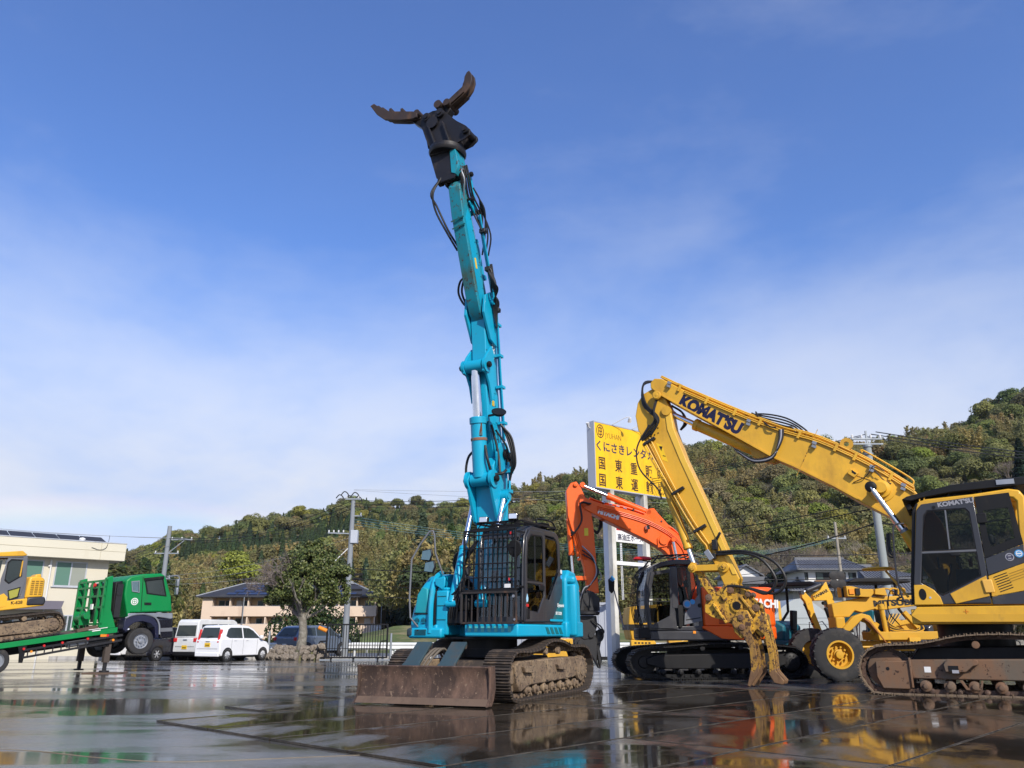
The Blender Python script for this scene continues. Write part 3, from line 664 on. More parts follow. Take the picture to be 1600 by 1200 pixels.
# ================================================================ the tall teal demolition excavator
def teal_excavator():
    t = thing('demolition_excavator', 'tall teal excavator with a raised long boom, black claw grapple and rusty dozer blade', 'excavator', (-.45, 17.2, .024), -117)
    # ---- undercarriage (turned a little against the house)
    T = Matrix.Rotation(R(2.0), 4, 'Z') @ Matrix.Translation((-.34, .02, 0))
    near = [(1.82, .05), (2.08, .22), (2.15, .45), (2.06, .70), (1.80, .86), (1.25, .86), (.70, .90), (.15, 1.04), (-.45, 1.03), (-1.0, .93), (-1.55, .93), (-1.95, .88), (-2.2, .66), (-2.26, .45), (-2.12, .2), (-1.8, .06), (-.6, .045), (.7, .045)]
    fp = [(1.65, .34), (1.72, .62), (1.55, .70), (-1.30, .72), (-1.62, .62), (-1.62, .36), (-1.2, .30), (1.05, .26), (1.5, .16)]
    ro = [(x, .185) for x in (1.15, .75, .33, -.1, -.55, -1.0, -1.38)]; ca = [(.25, .86), (-.42, .86)]
    for yc, o_ in ((1.0, 1), (-1.02, -1)):
        cr = crawler(t, near, yc, .56, .155, M_mud, M_mudd, M_mud, fp, ro, ca, (1.72, .46, .33), (-1.82, .47, .36), o_, T=T)
        for bx in (1.05, -.62):
            q = B(); q.prism([(bx, .60), (bx + .42, .60), (bx + .36, .50), (bx, .48)], yc + o_ * .19, yc + o_ * .26); q.out('frame_step', M_mud, cr, bev=.01)
        B().box(.96, 1.0, yc + o_ * .17, yc + o_ * .215, .28, .70).out('frame_rib', M_mud, cr, bev=.01); B().box(.2, .24, yc + o_ * .17, yc + o_ * .21, .30, .70).out('frame_rib', M_mud, cr, bev=.01)
        B().prism([(1.5, .34), (1.52, .18), (1.1, .30)], yc + o_ * .19, yc + o_ * .21).out('frame_gusset', M_mud, cr, bev=.005); B().lathe([(0, .26), (.05, .25), (.07, .15), (.09, .14), (.095, .02)], (-1.62, yc + o_ * .17, .47), (0, o_, 0), 22).out('final_drive', M_mud, cr)
    q = B(); q.prism([(-1.2, .32), (1.35, .32), (1.1, .70), (-.9, .76)], -.74, .74); q.out('carbody', M_mudd, t, bev=.03).matrix_local = T
    q = B(); q.cyl((0, 0, .74), (0, 0, .90), .62, n=36); q.cyl((0, 0, .90), (0, 0, 1.12), .56, n=36); q.out('slewing_ring', M_blk, t)
    # ---- dozer blade
    TB = Matrix.Rotation(R(6.5), 4, 'Z') @ Matrix.Translation((2.60, -.2, 0))
    prof = [(.14, .03), (.055, .12), (.0, .26), (-.02, .42), (.0, .56), (.035, .64), (-.02, .655), (-.05, .60), (-.075, .42), (-.06, .24), (0, .1), (.06, .02)]
    bl = B().prism(prof, -1.25, 1.25).out('dozer_blade', M_rust, t, bev=.006); bl.matrix_local = TB
    for s_ in (-1, 1): B().prism([(.19, .02), (.08, .12), (.045, .3), (.05, .5), (.09, .652), (-.16, .655), (-.20, .3), (-.12, .12), (-.02, .02)], s_ * 1.251, s_ * 1.285).out('blade_side_plate', M_rust, bl, bev=.004)
    B().prism([(.155, .028), (.062, .13), (.071, .135), (.166, .03)], -1.25, 1.25).out('cutting_edge', paint('worn_edge', (.12, .08, .055), .55, dirt=(.09, .06, .045), amt=.5, scale=4, bmp=.3), bl)
    for y in (-.42, .42):
        q = B(); q.bar((-.1, y, .32), (-1.25, y * .9, .46), .18, .16); q.out('blade_arm', M_mudd, bl, bev=.02)
    for y in (-.34, .36):
        q = B(); q.obox((-.42, y, .82), (-.62, .0, .44), (.44, 0, .62), .72, .31, .05); q.obox((-.18, y, .62), (-.62, 0, .44), (.44, 0, .62), .10, .34, .10)
        o = q.out('cylinder_guard', paint('slate_teal_steel', (.035, .062, .072), .42, dirt=(.07, .06, .05), amt=.45, scale=3, chip=(.1, .05, .03), chip_amt=.2), bl, bev=.012)
        ram(bl, (-.78, y, .98), (-.12, y, .48), .075, M_mudd, .6)
    for k_, y in enumerate((-.05, .02, .1)): hose(bl, [(-1.0, y, .66), (-.75, y - .06, .92), (-.45, y - .12, .80), (-.3, y - .2, .62)], .022, paint('dusty_hose', (.13, .11, .085), .8, amt=.4))
    # ---- house frame
    def arc(r_, a0, a1, n, cx=0, cy=0): return [(cx + r_ * math.cos(R(a0 + (a1 - a0) * i / n)), cy + r_ * math.sin(R(a0 + (a1 - a0) * i / n))) for i in range(n + 1)]
    low = [(1.16, .06), (1.16, 1.22)] + [(.75, 1.27), (-.9, 1.27)] + arc(1.72, 132, 228, 12, -.2, 0) + [(-.9, -1.27), (.55, -1.27), (1.0, -1.1), (1.05, -.64), (.5, -.6), (.5, .06)]
    q = B(); q.prism(low, 1.13, 1.36, ax='z'); q.out('house_frame', M_teal, t, bev=.03)
    q = B(); q.prism([(.9, -.5), (.9, 1.1), (-1.1, 1.1), (-1.1, -1.1), (.3, -1.1)], 1.085, 1.129, ax='z'); q.out('belly_plate', M_blk, t)
    # skirt under the door: slats of the step and the embossed panel
    m_d = paint('teal_decal_dark', (.008, .13, .15), .4, amt=.4, scale=3)
    q = B()
    for i in range(4): q.prism([(-.05 - i * .21, 1.18), (-.2 - i * .21, 1.18), (-.08 - i * .21, 1.31), (.04 - i * .21, 1.31)], 1.271, 1.276)
    q.out('skirt_decal', m_d, t)
    for i in range(7): B().box(1.161, 1.166, .14 + i * .145, .21 + i * .145, 1.22, 1.32).out('front_decal', paint('teal_decal_light', (.10, .48, .50), .4, amt=0), t)
    # ---- counterweight and rear body
    cwp = arc(1.74, 118, 242, 18, -.2, 0)
    q = B(); q.prism(cwp + [(-1.0, -1.45), (-.95, 1.45)], 1.14, 2.2, ax='z')
    q.prism([(x * .985, y * .985) for x, y in cwp] + [(-.95, -1.4), (-.95, 1.4)], 2.2, 2.36, ax='z'); q.out('counterweight', M_teal, t, bev=.05)
    # rear corner panel beside the cab
    q = B(); q.prism([(-.92, 1.14), (-.90, 2.30), (-1.08, 2.50), (-1.42, 2.46), (-1.66, 2.2), (-1.70, 1.14)], .93, 1.33); q.out('rear_corner_panel', M_teal, t, bev=.05)
    q = B(); q.prism([(-.84, 1.11), (-.84, 1.43), (-1.74, 1.43), (-1.74, 1.11)], .95, 1.36); q.out('corner_bumper', M_teal, t, bev=.035)
    q = B(); q.box(-1.36, -1.26, 1.331, 1.345, 1.80, 1.93); q.out('panel_lock', M_blk, t, bev=.01)
    q = B(); q.box(-1.5, .45, -.6, .2, 1.36, 2.05); q.out('engine_bay', M_blk, t)
    # ---- front right housing (rounded tank and tool box side)
    hp = [(.98, 1.16), (1.02, 1.5), (.99, 1.85), (.88, 2.14), (.66, 2.32), (.36, 2.38), (-1.1, 2.38), (-1.4, 1.16)]
    yp = [(-1.30, 1.16), (-1.33, 1.5), (-1.30, 1.85), (-1.22, 2.1), (-1.08, 2.26), (-.86, 2.37)]
    def shell(x_in, y0, y1, n=9):       # crowned side body: side profile scaled inwards with height
        b = B(); k = len(hp); V = []
        ys = [y0 + (y1 - y0) * i / n for i in range(n + 1)]
        for y in ys:
            t_ = (y - y0) / (y1 - y0); drop = .5 * (1 - min(1, t_ * 2.2)) ** 1.9
            V += [(x - drop * .55 * max(0, (z - 1.3)) * (1 if x > 0 else .2) * .7, y, 1.16 + (z - 1.16) * (1 - .52 * drop)) for x, z in hp]
        F = [(j * k + i, j * k + (i + 1) % k, (j + 1) * k + (i + 1) % k, (j + 1) * k + i) for j in range(n) for i in range(k)] + [tuple(range(k))[::-1], tuple(range(n * k, (n + 1) * k))]
        return b.add(V, F)
    o = shell(0, -1.30, -.72).out('side_housing', M_teal, t, ang=50, bev=.02)
    q = B(); q.box(.2, 1.0, -.70, -.42, 1.16, 2.02); q.box(.25, .96, -.70, -.45, 2.02, 2.08); q.out('tool_box', M_teal, t, bev=.035)
    for z in (1.45, 1.72, 1.9): B().box(1.0, 1.012, -.66, -.46, z, z + .012).out('tool_box_rib', m_d, t)
    q = B(); q.tube([(1.06, -.78, 1.2), (1.06, -.78, 1.7), (.98, -.80, 2.02), (.8, -.84, 2.28), (.55, -.86, 2.40)], .055, 8); q.out('housing_rim', M_teal, t)
    q = B(); q.tube([(1.02, -.71, 1.2), (1.02, -.71, 1.7), (.95, -.72, 2.0), (.8, -.75, 2.2)], .022, 6); q.out('housing_seal', M_blk, t)
    q = B(); q.prism([(-1.2, 1.58), (-.88, 1.58), (-.90, 2.06), (-1.02, 2.10), (-1.14, 1.95)], .925, 1.018, ax='x'); q.out('housing_panel', paint('teal_panel', (.012, .30, .36), .4, amt=.3, scale=3), t, bev=.02)
    q = B(); q.box(1.0, 1.03, -1.2, -.86, 1.56, 1.585); q.out('panel_gap', M_blk, t)
    for y in (-1.13, -.97):
        g = B(); g.cyl((.995, y, 1.44), (1.028, y, 1.44), .055, n=18); g.out('vent_disc', M_blk, t)
        for i in range(4): B().box(1.029, 1.035, y - .05, y + .05, 1.398 + i * .026, 1.406 + i * .026).out('vent_bar', M_teal, t)
    q = B(); q.box(.9, 1.09, -1.30, -.50, 1.10, 1.30); q.out('front_bumper', M_teal, t, bev=.045)
    q = B(); q.box(.93, 1.10, -1.33, -1.17, 1.12, 1.30); q.out('bumper_corner', paint('slate_rubber', (.03, .05, .06), .5, amt=.3), t, bev=.05)
    q = B(); q.box(1.086, 1.098, -1.12, -.86, 1.16, 1.27); q.out('bumper_grille', M_tealw, t)
    for i in range(5): B().box(1.098, 1.104, -1.12, -.86, 1.165 + i * .022, 1.175 + i * .022).out('grille_bar', M_blk, t)
    q = B(); q.prism([(-.74, 2.26), (-.50, 2.28), (-.50, 2.12), (-.56, 2.02), (-.62, 2.06), (-.74, 2.13)], .96, 1.0, ax='x'); q.out('top_lid', M_teal, t, bev=.02)
    # handrail with two mirrors
    q = B(); q.tube([(1.02, -1.10, 1.32), (1.10, -1.24, 1.5), (1.06, -1.30, 1.9), (1.0, -1.32, 2.66), (.96, -1.16, 2.95), (.9, -.97, 3.22), (.88, -.90, 3.24), (.86, -.87, 3.15), (.82, -.86, 2.78), (.7, -.74, 2.36)], .02, 8, smooth=False)
    q.out('handrail', M_cab2, t, ang=60)
    for (y, z, a) in ((-1.0, 2.74, 12), (-.92, 2.50, -6)):
        q = B(); q.prism([(y - .13, z - .1), (y - .1, z + .1), (y + .12, z + .13), (y + .15, z + .0), (y + .10, z - .13)], .90, .96, ax='x'); o = q.out('mirror_housing', M_blk, t, bev=.025)
        q = B(); q.prism([(y - .11, z - .085), (y - .085, z + .08), (y + .10, z + .105), (y + .13, z + .0), (y + .085, z - .11)], .961, .965, ax='x'); q.out('mirror_glass', M_mirr, o)
    # black hose bundle arching from the house to the boom
    for i in range(6): hose(t, [(-.2, -.45 - i * .03, 2.1), (.25, -.46 - i * .05, 2.35 + i * .02), (.45, -.36 - i * .045, 2.62 + i * .03), (.42, -.2 - i * .02, 2.85), (.4, -.1, 3.05)], .028)
    for i in range(4): hose(t, [(.98, -.4 + i * .05, 1.35), (1.05, -.32 + i * .05, 1.7), (.95, -.2 + i * .03, 2.1), (.72, -.12 + i * .02, 2.5)], .02)
    for i in range(3): hose(t, [(1.0, -.38, 1.9 - i * .18), (1.06, -.2, 2.0 - i * .1), (.96, -.06, 2.25)], .017)
    q = B(); q.box(.55, 1.02, -.42, .02, 1.36, 1.62); q.box(.5, .9, -.4, 0, 1.62, 1.86); q.out('swing_motor', M_blk, t, bev=.03)
    # ---- cab
    y0, y1 = .24, 1.24
    prof = [(1.0, 1.36), (.98, 1.9), (.95, 2.6), (.90, 3.02), (.78, 3.18), (.55, 3.25), (-.55, 3.25), (-.74, 3.18), (-.82, 3.0), (-.86, 1.9), (-.86, 1.36)]
    inn = [(.84, 1.46), (.86, 1.9), (.84, 2.6), (.80, 2.95), (.70, 3.07), (.50, 3.12), (-.50, 3.12), (-.63, 3.07), (-.70, 2.95), (-.74, 1.9), (-.74, 1.46)]
    for y, ya, yb in (('l', y1 - .05, y1), ('r', y0, y0 + .05)): B().ring(prof, inn, ya, yb).out('cab_frame', M_cab, t, bev=.022)
    q = B(); q.prism([(.60, 3.20), (.80, 3.15), (.92, 3.02), (.90, 2.98), (.55, 3.14), (-.55, 3.14), (-.85, 2.98), (-.86, 3.02), (-.76, 3.18), (-.56, 3.26), (.55, 3.26)], y0 + .05, y1 - .05); q.out('cab_roof', M_cab, t, bev=.03)
    q = B(); q.box(-.86, 1.0, y0 + .05, y1 - .05, 1.36, 1.42); q.out('cab_floor', M_inner, t)
    q = B(); q.box(-.86, -.80, y0 + .05, y1 - .05, 1.42, 2.1); q.out('cab_rear_wall', M_cab, t, bev=.01)
    window(t, [(y0 + .09, 2.14), (y1 - .09, 2.14), (y1 - .09, 3.02), (y0 + .09, 3.02)], -.83, M_gl, ax='x', fr=M_blk)
    # windscreen, two panes, follows the front profile
    for a, b_ in (((.995, 1.50), (.975, 1.98)), ((.97, 2.02), (.90, 3.02))):
        q = B(); q.add([(a[0], y0 + .06, a[1]), (a[0], y1 - .06, a[1]), (b_[0], y1 - .06, b_[1]), (b_[0], y0 + .06, b_[1])], [(0, 1, 2, 3)]); q.out('windscreen_pane', M_glg, t, smooth=False)
    B().box(.95, 1.0, y0 + .05, y1 - .05, 1.975, 2.03).out('windscreen_rail', M_blk, t)
    B().box(.955, 1.005, y0 + .05, y1 - .05, 1.40, 1.50).out('front_sill', M_cab, t)
    # door with two glasses, rear quarter glass
    D_o = [(.97, 1.40), (.955, 2.6), (.90, 3.0), (.74, 3.16), (.12, 3.18), (.03, 3.1), (.02, 1.9), (.0, 1.42)]
    D_i = [(.87, 1.62), (.88, 2.6), (.84, 2.92), (.70, 3.06), (.20, 3.08), (.13, 3.02), (.12, 1.9), (.40, 1.58)]
    dr = B().ring(D_o, D_i, y1 + .003, y1 + .045).out('cab_door', M_cab, t, bev=.014)
    window(dr, [(.88, 2.18), (.88, 2.6), (.84, 2.93), (.70, 3.07), (.20, 3.09), (.12, 3.02), (.12, 2.14)], y1 + .024, M_gl, fr=M_blk, fw=.025)
    window(dr, [(.88, 2.14), (.12, 2.10), (.11, 1.82), (.40, 1.57), (.88, 1.6)], y1 + .024, M_gl, fr=M_blk, fw=.025)
    B().box(.49, .51, y1 + .018, y1 + .034, 2.17, 3.07).out('door_glass_bar', M_cab, dr)
    B().box(.1, .89, y1 + .012, y1 + .040, 2.125, 2.165).out('door_mid_rail', M_cab, dr)
    q = B(); q.box(.14, .38, y1 + .05, y1 + .075, 2.0, 2.11); q.out('door_latch', M_blk, dr, bev=.012)
    q = B(); q.box(.80, .92, y1 + .046, y1 + .06, 1.46, 1.64); q.out('door_handle', M_blk, dr, bev=.02)
    window(t, [(-.08, 3.1), (-.68, 3.08), (-.74, 2.5), (-.18, 1.86), (-.06, 1.8), (-.05, 2.6)], y1 - .02, M_gl, fr=M_blk, fw=.02)
    B().prism([(-.02, 1.42), (-.02, 1.86), (-.20, 1.84), (-.78, 2.5), (-.86, 2.4), (-.86, 1.42)], y1 + .002, y1 + .02).out('side_panel', M_cab, t, bev=.006)
    B().prism([(-.30, 1.42), (-.86, 2.0), (-.86, 1.42)], y1 + .021, y1 + .026).out('panel_flash', m_d, t)
    B().box(-.85, -.2, y1 + .027, y1 + .030, 1.43, 1.47).out('panel_stripe', M_teal, t)
    text('model_script', 'Dynamic', .1, side(-.56, y1 + .028, 1.72, -1), M_lwhite, t, .0015, shear=.25)
    text('model_plate', 'SK135SR', .085, side(-.48, y1 + .028, 1.56, -1), M_lwhite, t, .0015)
    for (z, m_) in ((2.44, M_lwhite), (2.33, M_lblue)): B().cyl((-.81, y1 + .002, z), (-.81, y1 + .023, z), .045, n=16).out('round_sticker', m_, t)
    B().prism([(.86, 1.78), (.92, 1.76), (.93, 1.84), (.89, 1.92), (.85, 1.84)], y1 + .038, y1 + .05).out('sticker', paint('pale_blue', (.35, .6, .8), .4, amt=0), dr)
    B().box(.83, .93, y1 + .046, y1 + .05, 1.68, 1.73).out('sticker', M_red, dr)
    interior(t, -.05, .74, 1.42)
    # front guard of bars
    gx = 1.24
    g = B(); 
    for y in (y0 - .16, y1 - .03): g.box(gx - .02, gx + .02, y - .02, y + .02, 1.98, 3.14)
    for z in (1.98, 3.12): g.box(gx - .02, gx + .02, y0 - .16, y1 - .01, z - .02, z + .02)
    go = g.out('front_guard', M_blk, t, bev=.006)
    for i in range(10): B().bar((gx, y0 - .05 + i * .105, 1.98), (gx - .01, y0 - .05 + i * .105, 3.12), .017, .025).out('guard_bar', M_blk, go)
    for z in (2.22, 2.48, 2.78, 3.03): B().bar((gx + .022, y0 - .16, z), (gx + .022, y1 - .02, z), .016, .022).out('guard_cross_bar', M_blk, go)
    m_gr = paint('rusty_black', (.03, .026, .025), .6, dirt=(.12, .06, .035), amt=.45, scale=6)
    g = B(); y2, y3 = y0 - .18, y1 + .0
    for z in (1.38, 1.94): g.box(gx + .02, gx + .06, y2, y3, z - .02, z + .02)
    for y in (y2, y3): g.box(gx + .02, gx + .06, y - .02, y + .02, 1.38, 1.94)
    go = g.out('lower_guard', m_gr, t, bev=.005)
    for i in range(9): B().bar((gx + .04, y2 + .1 + i * .128, 1.38), (gx + .03, y2 + .1 + i * .128, 1.94), .02, .026).out('guard_bar', m_gr, go)
    q = B()
    for y in (y0 - .14, y1 - .02):
        for z in (1.42, 2.05, 3.08): q.bar((.9, y + .02, z), (gx, y, z), .03)
    q.bar((gx - .02, y0 - .1, 3.12), (.3, y0 + .1, 3.30), .03); q.out('guard_bracket', M_blk, t)
    q = B(); q.cyl((gx + .04, y1 - .04, 1.86), (gx + .08, y1 - .04, 1.86), .028, n=10); q.cyl((gx + .03, y1 - .02, 1.44), (gx + .07, y1 - .02, 1.44), .022, n=10); q.out('guard_bolt', M_bare, t)
    B().box(gx + .026, gx + .03, y1 - .25, y1 - .12, 2.02, 2.09).out('sticker', M_lwhite, t)
    for y, z in ((y1 - .15, 2.15), (y1 - .12, 3.02)): B().box(gx + .024, gx + .032, y - .015, y + .015, z, z + .05).out('sticker', M_red, t)
    # roof rack guard and lamps
    q = B()
    for y in (y0 - .02, y0 + .24, y0 + .5, y0 + .78, y1): q.bar((.98, y, 3.30), (-.6, y, 3.33), .035, .04)
    for x in (.98, .5, 0, -.6): q.bar((x, y0 - .02, 3.31), (x, y1, 3.31), .035, .04)
    for i in range(6): q.bar((1.0, y0 + i * .14, 3.19), (1.0, y0 + .1 + i * .14, 3.31), .03, .01)
    q.bar((1.0, y0 - .1, 3.19), (1.0, y1 - .05, 3.20), .03); q.tube([(.3, y1 - .02, 3.3), (.25, y1 - .02, 3.43), (-.4, y1 - .02, 3.45), (-.62, y1 - .02, 3.36)], .018, 6); q.out('roof_guard', M_blk, t)
    q = B(); q.prism([(.0, 3.33), (-.1, 3.41), (-.5, 3.43), (-.58, 3.34)], y1 - .5, y1 - .1); q.out('roof_visor', M_blk, t, bev=.01)
    lamp(t, (1.03, .40, 3.36), (1, .1, .1), .19, .12); lamp(t, (1.03, 1.06, 3.39), (1, .2, .05), .19, .12)
    # left mirror in front of the door post
    q = B(); q.tube([(1.0, y1 + .0, 3.06), (1.12, y1 + .03, 3.04), (1.2, y1 + .02, 2.9), (1.2, y1 - .02, 2.76)], .013, 6); q.out('mirror_arm', M_blk, t)
    q = B(); q.cyl((1.20, y1 - .06, 2.76), (1.24, y1 - .05, 2.75), .135, n=20); o = q.out('mirror_housing', M_blk, t, bev=.01)
    for v in o.data.vertices: v.co.z = 2.76 + (v.co.z - 2.76) * 1.25
    # ---- boom: foot section
    hw = .27
    q = B(); q.prism([(-.42, 1.75), (.38, 1.75), (.30, 2.6), (.24, 3.5), (.34, 4.2), (.36, 4.62), (.20, 4.82), (-.02, 4.86), (-.26, 4.75), (-.34, 4.3), (-.36, 3.4), (-.40, 2.4)], -.21, .24)
    bm = q.out('lower_boom', M_teal, t, bev=.02)
    for y in (-.25, .29): B().prism([(.05, 3.35), (.28, 3.45), (.58, 4.12), (.64, 4.3), (.55, 4.45), (.40, 4.5), (.28, 4.38), (.02, 3.7)], y - .03, y + .035).out('cylinder_bracket', M_teal, bm, bev=.008)
    for y in (-.26, .32): B().cyl((.50, y - .035, 4.30), (.50, y + .035, 4.30), .19, n=24).out('bracket_boss', M_teal, bm)
    pin(bm, (.50, .03, 4.30), .075, .36, M_blk)
    for y, s_ in ((-.35, -1), (.39, 1)):      # boom rams up from the house
        ram(t, (1.02, y * .9, 1.75), (.12, y, 3.98), .085, M_teal, .52, .055)
        B().cyl((.1, y - .09, 3.98), (.1, y + .09, 3.98), .12, n=18).out('ram_boss', M_teal, bm)
    # elbow between lower and middle boom
    for y in (-.2, .28): B().prism([(-.35, 4.55), (.25, 4.5), (.32, 4.9), (.15, 5.15), (-.12, 5.2), (-.36, 4.95)], y - .025, y + .03).out('elbow_plate', M_teal, bm, bev=.008)
    pin(bm, (-.02, .04, 4.92), .11, .29, M_blk)
    # ---- middle boom
    mb = [(-.20, 4.95), (.05, 4.72), (.28, 4.98), (.52, 5.7), (.62, 6.4), (.66, 7.3), (.72, 7.75), (.74, 8.1), (.52, 8.3), (.28, 8.2), (.14, 7.6), (.05, 6.4), (-.08, 5.6)]
    q = B(); q.prism(mb, -.16, .19); m2 = q.out('middle_boom', M_teal, t, bev=.018)
    for y in (-.21, .25): B().prism([(.58, 7.4), (.28, 7.3), (.25, 8.0), (.34, 8.38), (.62, 8.52), (.86, 8.36), (.90, 7.95)], y - .03, y + .03).out('fork_plate', M_teal, m2, bev=.008)
    for y in (-.22, .26): B().prism([(.55, 7.25), (.78, 7.0), (.93, 6.75), (.90, 6.58), (.76, 6.55), (.62, 6.35), (.5, 6.0), (.4, 6.3), (.45, 7.1)], y - .025, y + .03).out('cylinder_lug', M_teal, m2, bev=.008)
    for y in (-.24, .29): B().cyl((.80, y - .03, 6.74), (.80, y + .03, 6.74), .16, n=22).out('bracket_boss', M_teal, m2)
    B().cyl((.80, -.18, 6.74), (.80, .22, 6.74), .14, n=20).out('rod_eye_boss', M_teal, m2)
    pin(m2, (.80, .02, 6.74), .07, .33, M_blk)
    # big ram in front of the boom
    rc = ram(t, (.50, .02, 4.30), (.80, .02, 6.74), .165, M_teal, .545, .105, w=.2)
    q = B(); q.lathe([(0, .175), (.05, .178), (.06, .172)], (.60, .02, 5.12), (.122, 0, .99), 20); q.out('rusty_clamp', paint('rusty_band', (.2, .09, .05), .7, dirt=(.012, .25, .28), amt=.5, scale=14), rc)
    q = B(); q.box(.70, .755, .10, .16, 5.2, 5.62); q.out('rust_streak', paint('rust_run', (.16, .06, .03), .7, dirt=(.012, .28, .32), amt=.6, scale=9), rc)
    text('maker_lettering', 'KOBELCO', .155, frame((.40, .2125, 7.42), (.03, 0, -1), (0, 1, 0)), M_lwhite, m2, .006, sx=.9)
    # black lamp on the right side
    q = B(); q.lathe([(0, .05), (.03, .12), (.08, .16), (.10, .16), (.105, .13)], (.62, .50, 5.62), (.3, .2, .4), 16); q.bar((.5, .2, 5.68), (.6, .46, 5.66), .04); q.out('boom_lamp', M_blk, m2)
    # ---- long upper arm
    ua = [(.46, 7.98), (.70, 7.82), (.86, 7.98), (1.02, 8.3), (1.70, 10.0), (1.86, 10.62), (1.76, 10.80), (1.64, 10.84), (1.52, 10.66), (1.36, 10.2), (.62, 8.6), (.48, 8.2)]
    q = B(); q.prism(ua, -.135, .155, m=0); u = q.out('upper_arm', M_tealw, t, bev=.016)  # darker worn teal also paints the shade on the arm's leaning front
    B().prism([(.60, 8.2), (.80, 8.04), (.93, 8.32), (1.58, 9.95), (1.50, 10.2), (1.36, 10.1)], .156, .162).out('arm_sunlit_side', M_teal, u)  # brighter teal panel paints the sunlight on this side
    pin(u, (.60, .02, 8.28), .085, .31, M_teal)
    for zz in (9.75, 9.9): B().obox((1.0 + (zz - 8.3) * .412 + .03, .015, zz), (0, 1, .2), (-.92, 0, .4), .33, .03, .014).out('painted_stripe', m_d, u)
    B().obox((1.10, .165, 9.05), (.36, 0, 1), (0, 1, 0), .24, .07, .004).out('warning_label', paint('label_yellow', (.75, .5, .03), .5, amt=.3, dirt=(.1, .08, .03)), u)
    # bucket ram behind the arm, levers
    ram(t, (.62, .05, 8.9), (1.22, .05, 10.25), .075, M_teal, .6, .04)
    for y in (-.14, .22):
        q = B(); q.bar((1.22, y, 10.22), (1.50, y, 10.42), .04, .17, m=0); q.bar((1.2, y, 10.24), (1.55, y, 11.02), .035, .13); q.out('link_lever', M_teal, u, bev=.01)
    for c in ((1.20, 10.24), (1.50, 10.42), (1.56, 11.02)): pin(u, (c[0], .04, c[1]), .06, .22, M_blk)
    # pipes and hoses along the right side of booms
    arm = [(.62, 8.2), (.72, 8.6), (1.2, 9.8), (1.32, 10.1)]
    for i, yy in enumerate((.30, .34, .38)): B().tube([(x - .06 + i * .03, yy, z) for x, z in arm], .017, 6).out('hydraulic_pipe', M_teal, u)
    mbp = [(-.05, 5.2), (.02, 5.8), (.14, 6.6), (.24, 7.4), (.36, 8.15)]
    for i, yy in enumerate((.27, .31, .35)): B().tube([(x + .02 + i * .035, yy, z) for x, z in mbp], .018, 6).out('hydraulic_pipe', M_teal, m2)
    q = B()
    for x, z in ((.0, 5.6), (.1, 6.4), (.2, 7.1), (.3, 7.8)): q.box(x - .03, x + .12, .21, .38, z - .03, z + .03)
    q.out('pipe_clamp', M_teal, m2)
    for i in range(3): hose(u, [(.95 - i * .05, .24 + i * .05, 9.3), (1.05 - i * .04, .36 + i * .05, 9.75), (1.25, .46 - i * .05, 10.2 + i * .05), (1.4, .40, 10.45), (1.5, .30, 10.7)], .019)
    for i in range(4): hose(u, [(1.15 + i * .03, .32 + i * .02, 9.75), (1.2 + i * .03, .36 - i * .05, 10.15), (1.5, .30 - i * .06, 10.5), (1.72, .32 - i * .05, 10.85), (1.75, .26 - i * .04, 11.15)], .02)
    for i in range(2): hose(u, [(1.9, -.3, 10.9), (2.0, -.44 - i * .05, 10.5), (1.85, -.46 + i * .03, 10.15 + i * .1), (1.6, -.34 + i * .06, 9.75), (1.3, -.2, 9.35 + i * .12)], .024)
    for i in range(2): hose(u, [(.72 + .05 * i, -.21, 8.95), (.75, -.42 + i * .08, 8.9), (.72, -.50 + i * .09, 8.62), (.66, -.38 + i * .06, 8.33), (.6, -.22, 8.25 + i * .06)], .026)
    for i in range(5): hose(u, [(.80, .28 + i * .03, 9.1), (.92, .42 + i * .03, 8.8 - i * .05), (.8, .48 + i * .02, 8.45), (.6, .42 - i * .02, 8.2), (.45, .36, 7.9 - i * .05)], .019)
    for i in range(5): hose(u, [(.78 + i * .03, .30 + i * .03, 8.95), (.8, .38 + i * .03, 8.75 - i * .03), (.66, .34 + i * .02, 8.5), (.5, .42 - i * .03, 8.3), (.42, .34, 8.05)], .021)
    q = B(); 
    for (x, y, z) in ((.84, .34, 8.98), (.46, .36, 8.12), (1.18, .38, 9.75)): q.box(x - .06, x + .06, y - .07, y + .07, z - .05, z + .05); q.cyl((x, y - .09, z), (x, y + .09, z), .03, n=8)
    q.out('valve_block', M_steelp, u, bev=.01)
    for i in range(3): hose(t, [(.22, .34 + i * .04, 5.55 - i * .05), (.15, .48 + i * .05, 5.2), (.1, .56 + i * .04, 4.8 - i * .06), (.0, .48, 4.45), (-.05, .40, 4.3 - i * .06)], .024)
    hose(t, [(.62, .18, 5.0), (.66, .26, 4.7), (.5, .30, 4.42), (.4, .48, 4.42), (.3, .52, 4.5)], .03); hose(t, [(.5, -.16, 4.95), (.5, -.30, 4.8), (.48, -.36, 4.5), (.45, -.28, 4.2)], .028)
    hose(t, [(.42, .22, 5.5), (.30, .3, 5.0), (.28, .34, 4.7), (.35, .4, 4.4)], .026); hose(t, [(.3, .26, 5.4), (.1, .4, 5.1), (.0, .45, 4.8)], .022)
    q = B(); q.tube([(-.1, .36, 4.75), (-.02, .44, 4.3), (.1, .48, 3.9), (.25, .48, 3.75), (.3, .42, 3.6)], .024, 8); q.tube([(-.1, .30, 4.7), (-.05, .36, 4.2), (0, .38, 3.7), (.05, .34, 3.35)], .024, 8); q.box(-.12, .05, .28, .48, 4.5, 4.58); q.box(-.02, .14, .32, .52, 4.05, 4.12); q.out('boom_pipe', M_teal, bm)
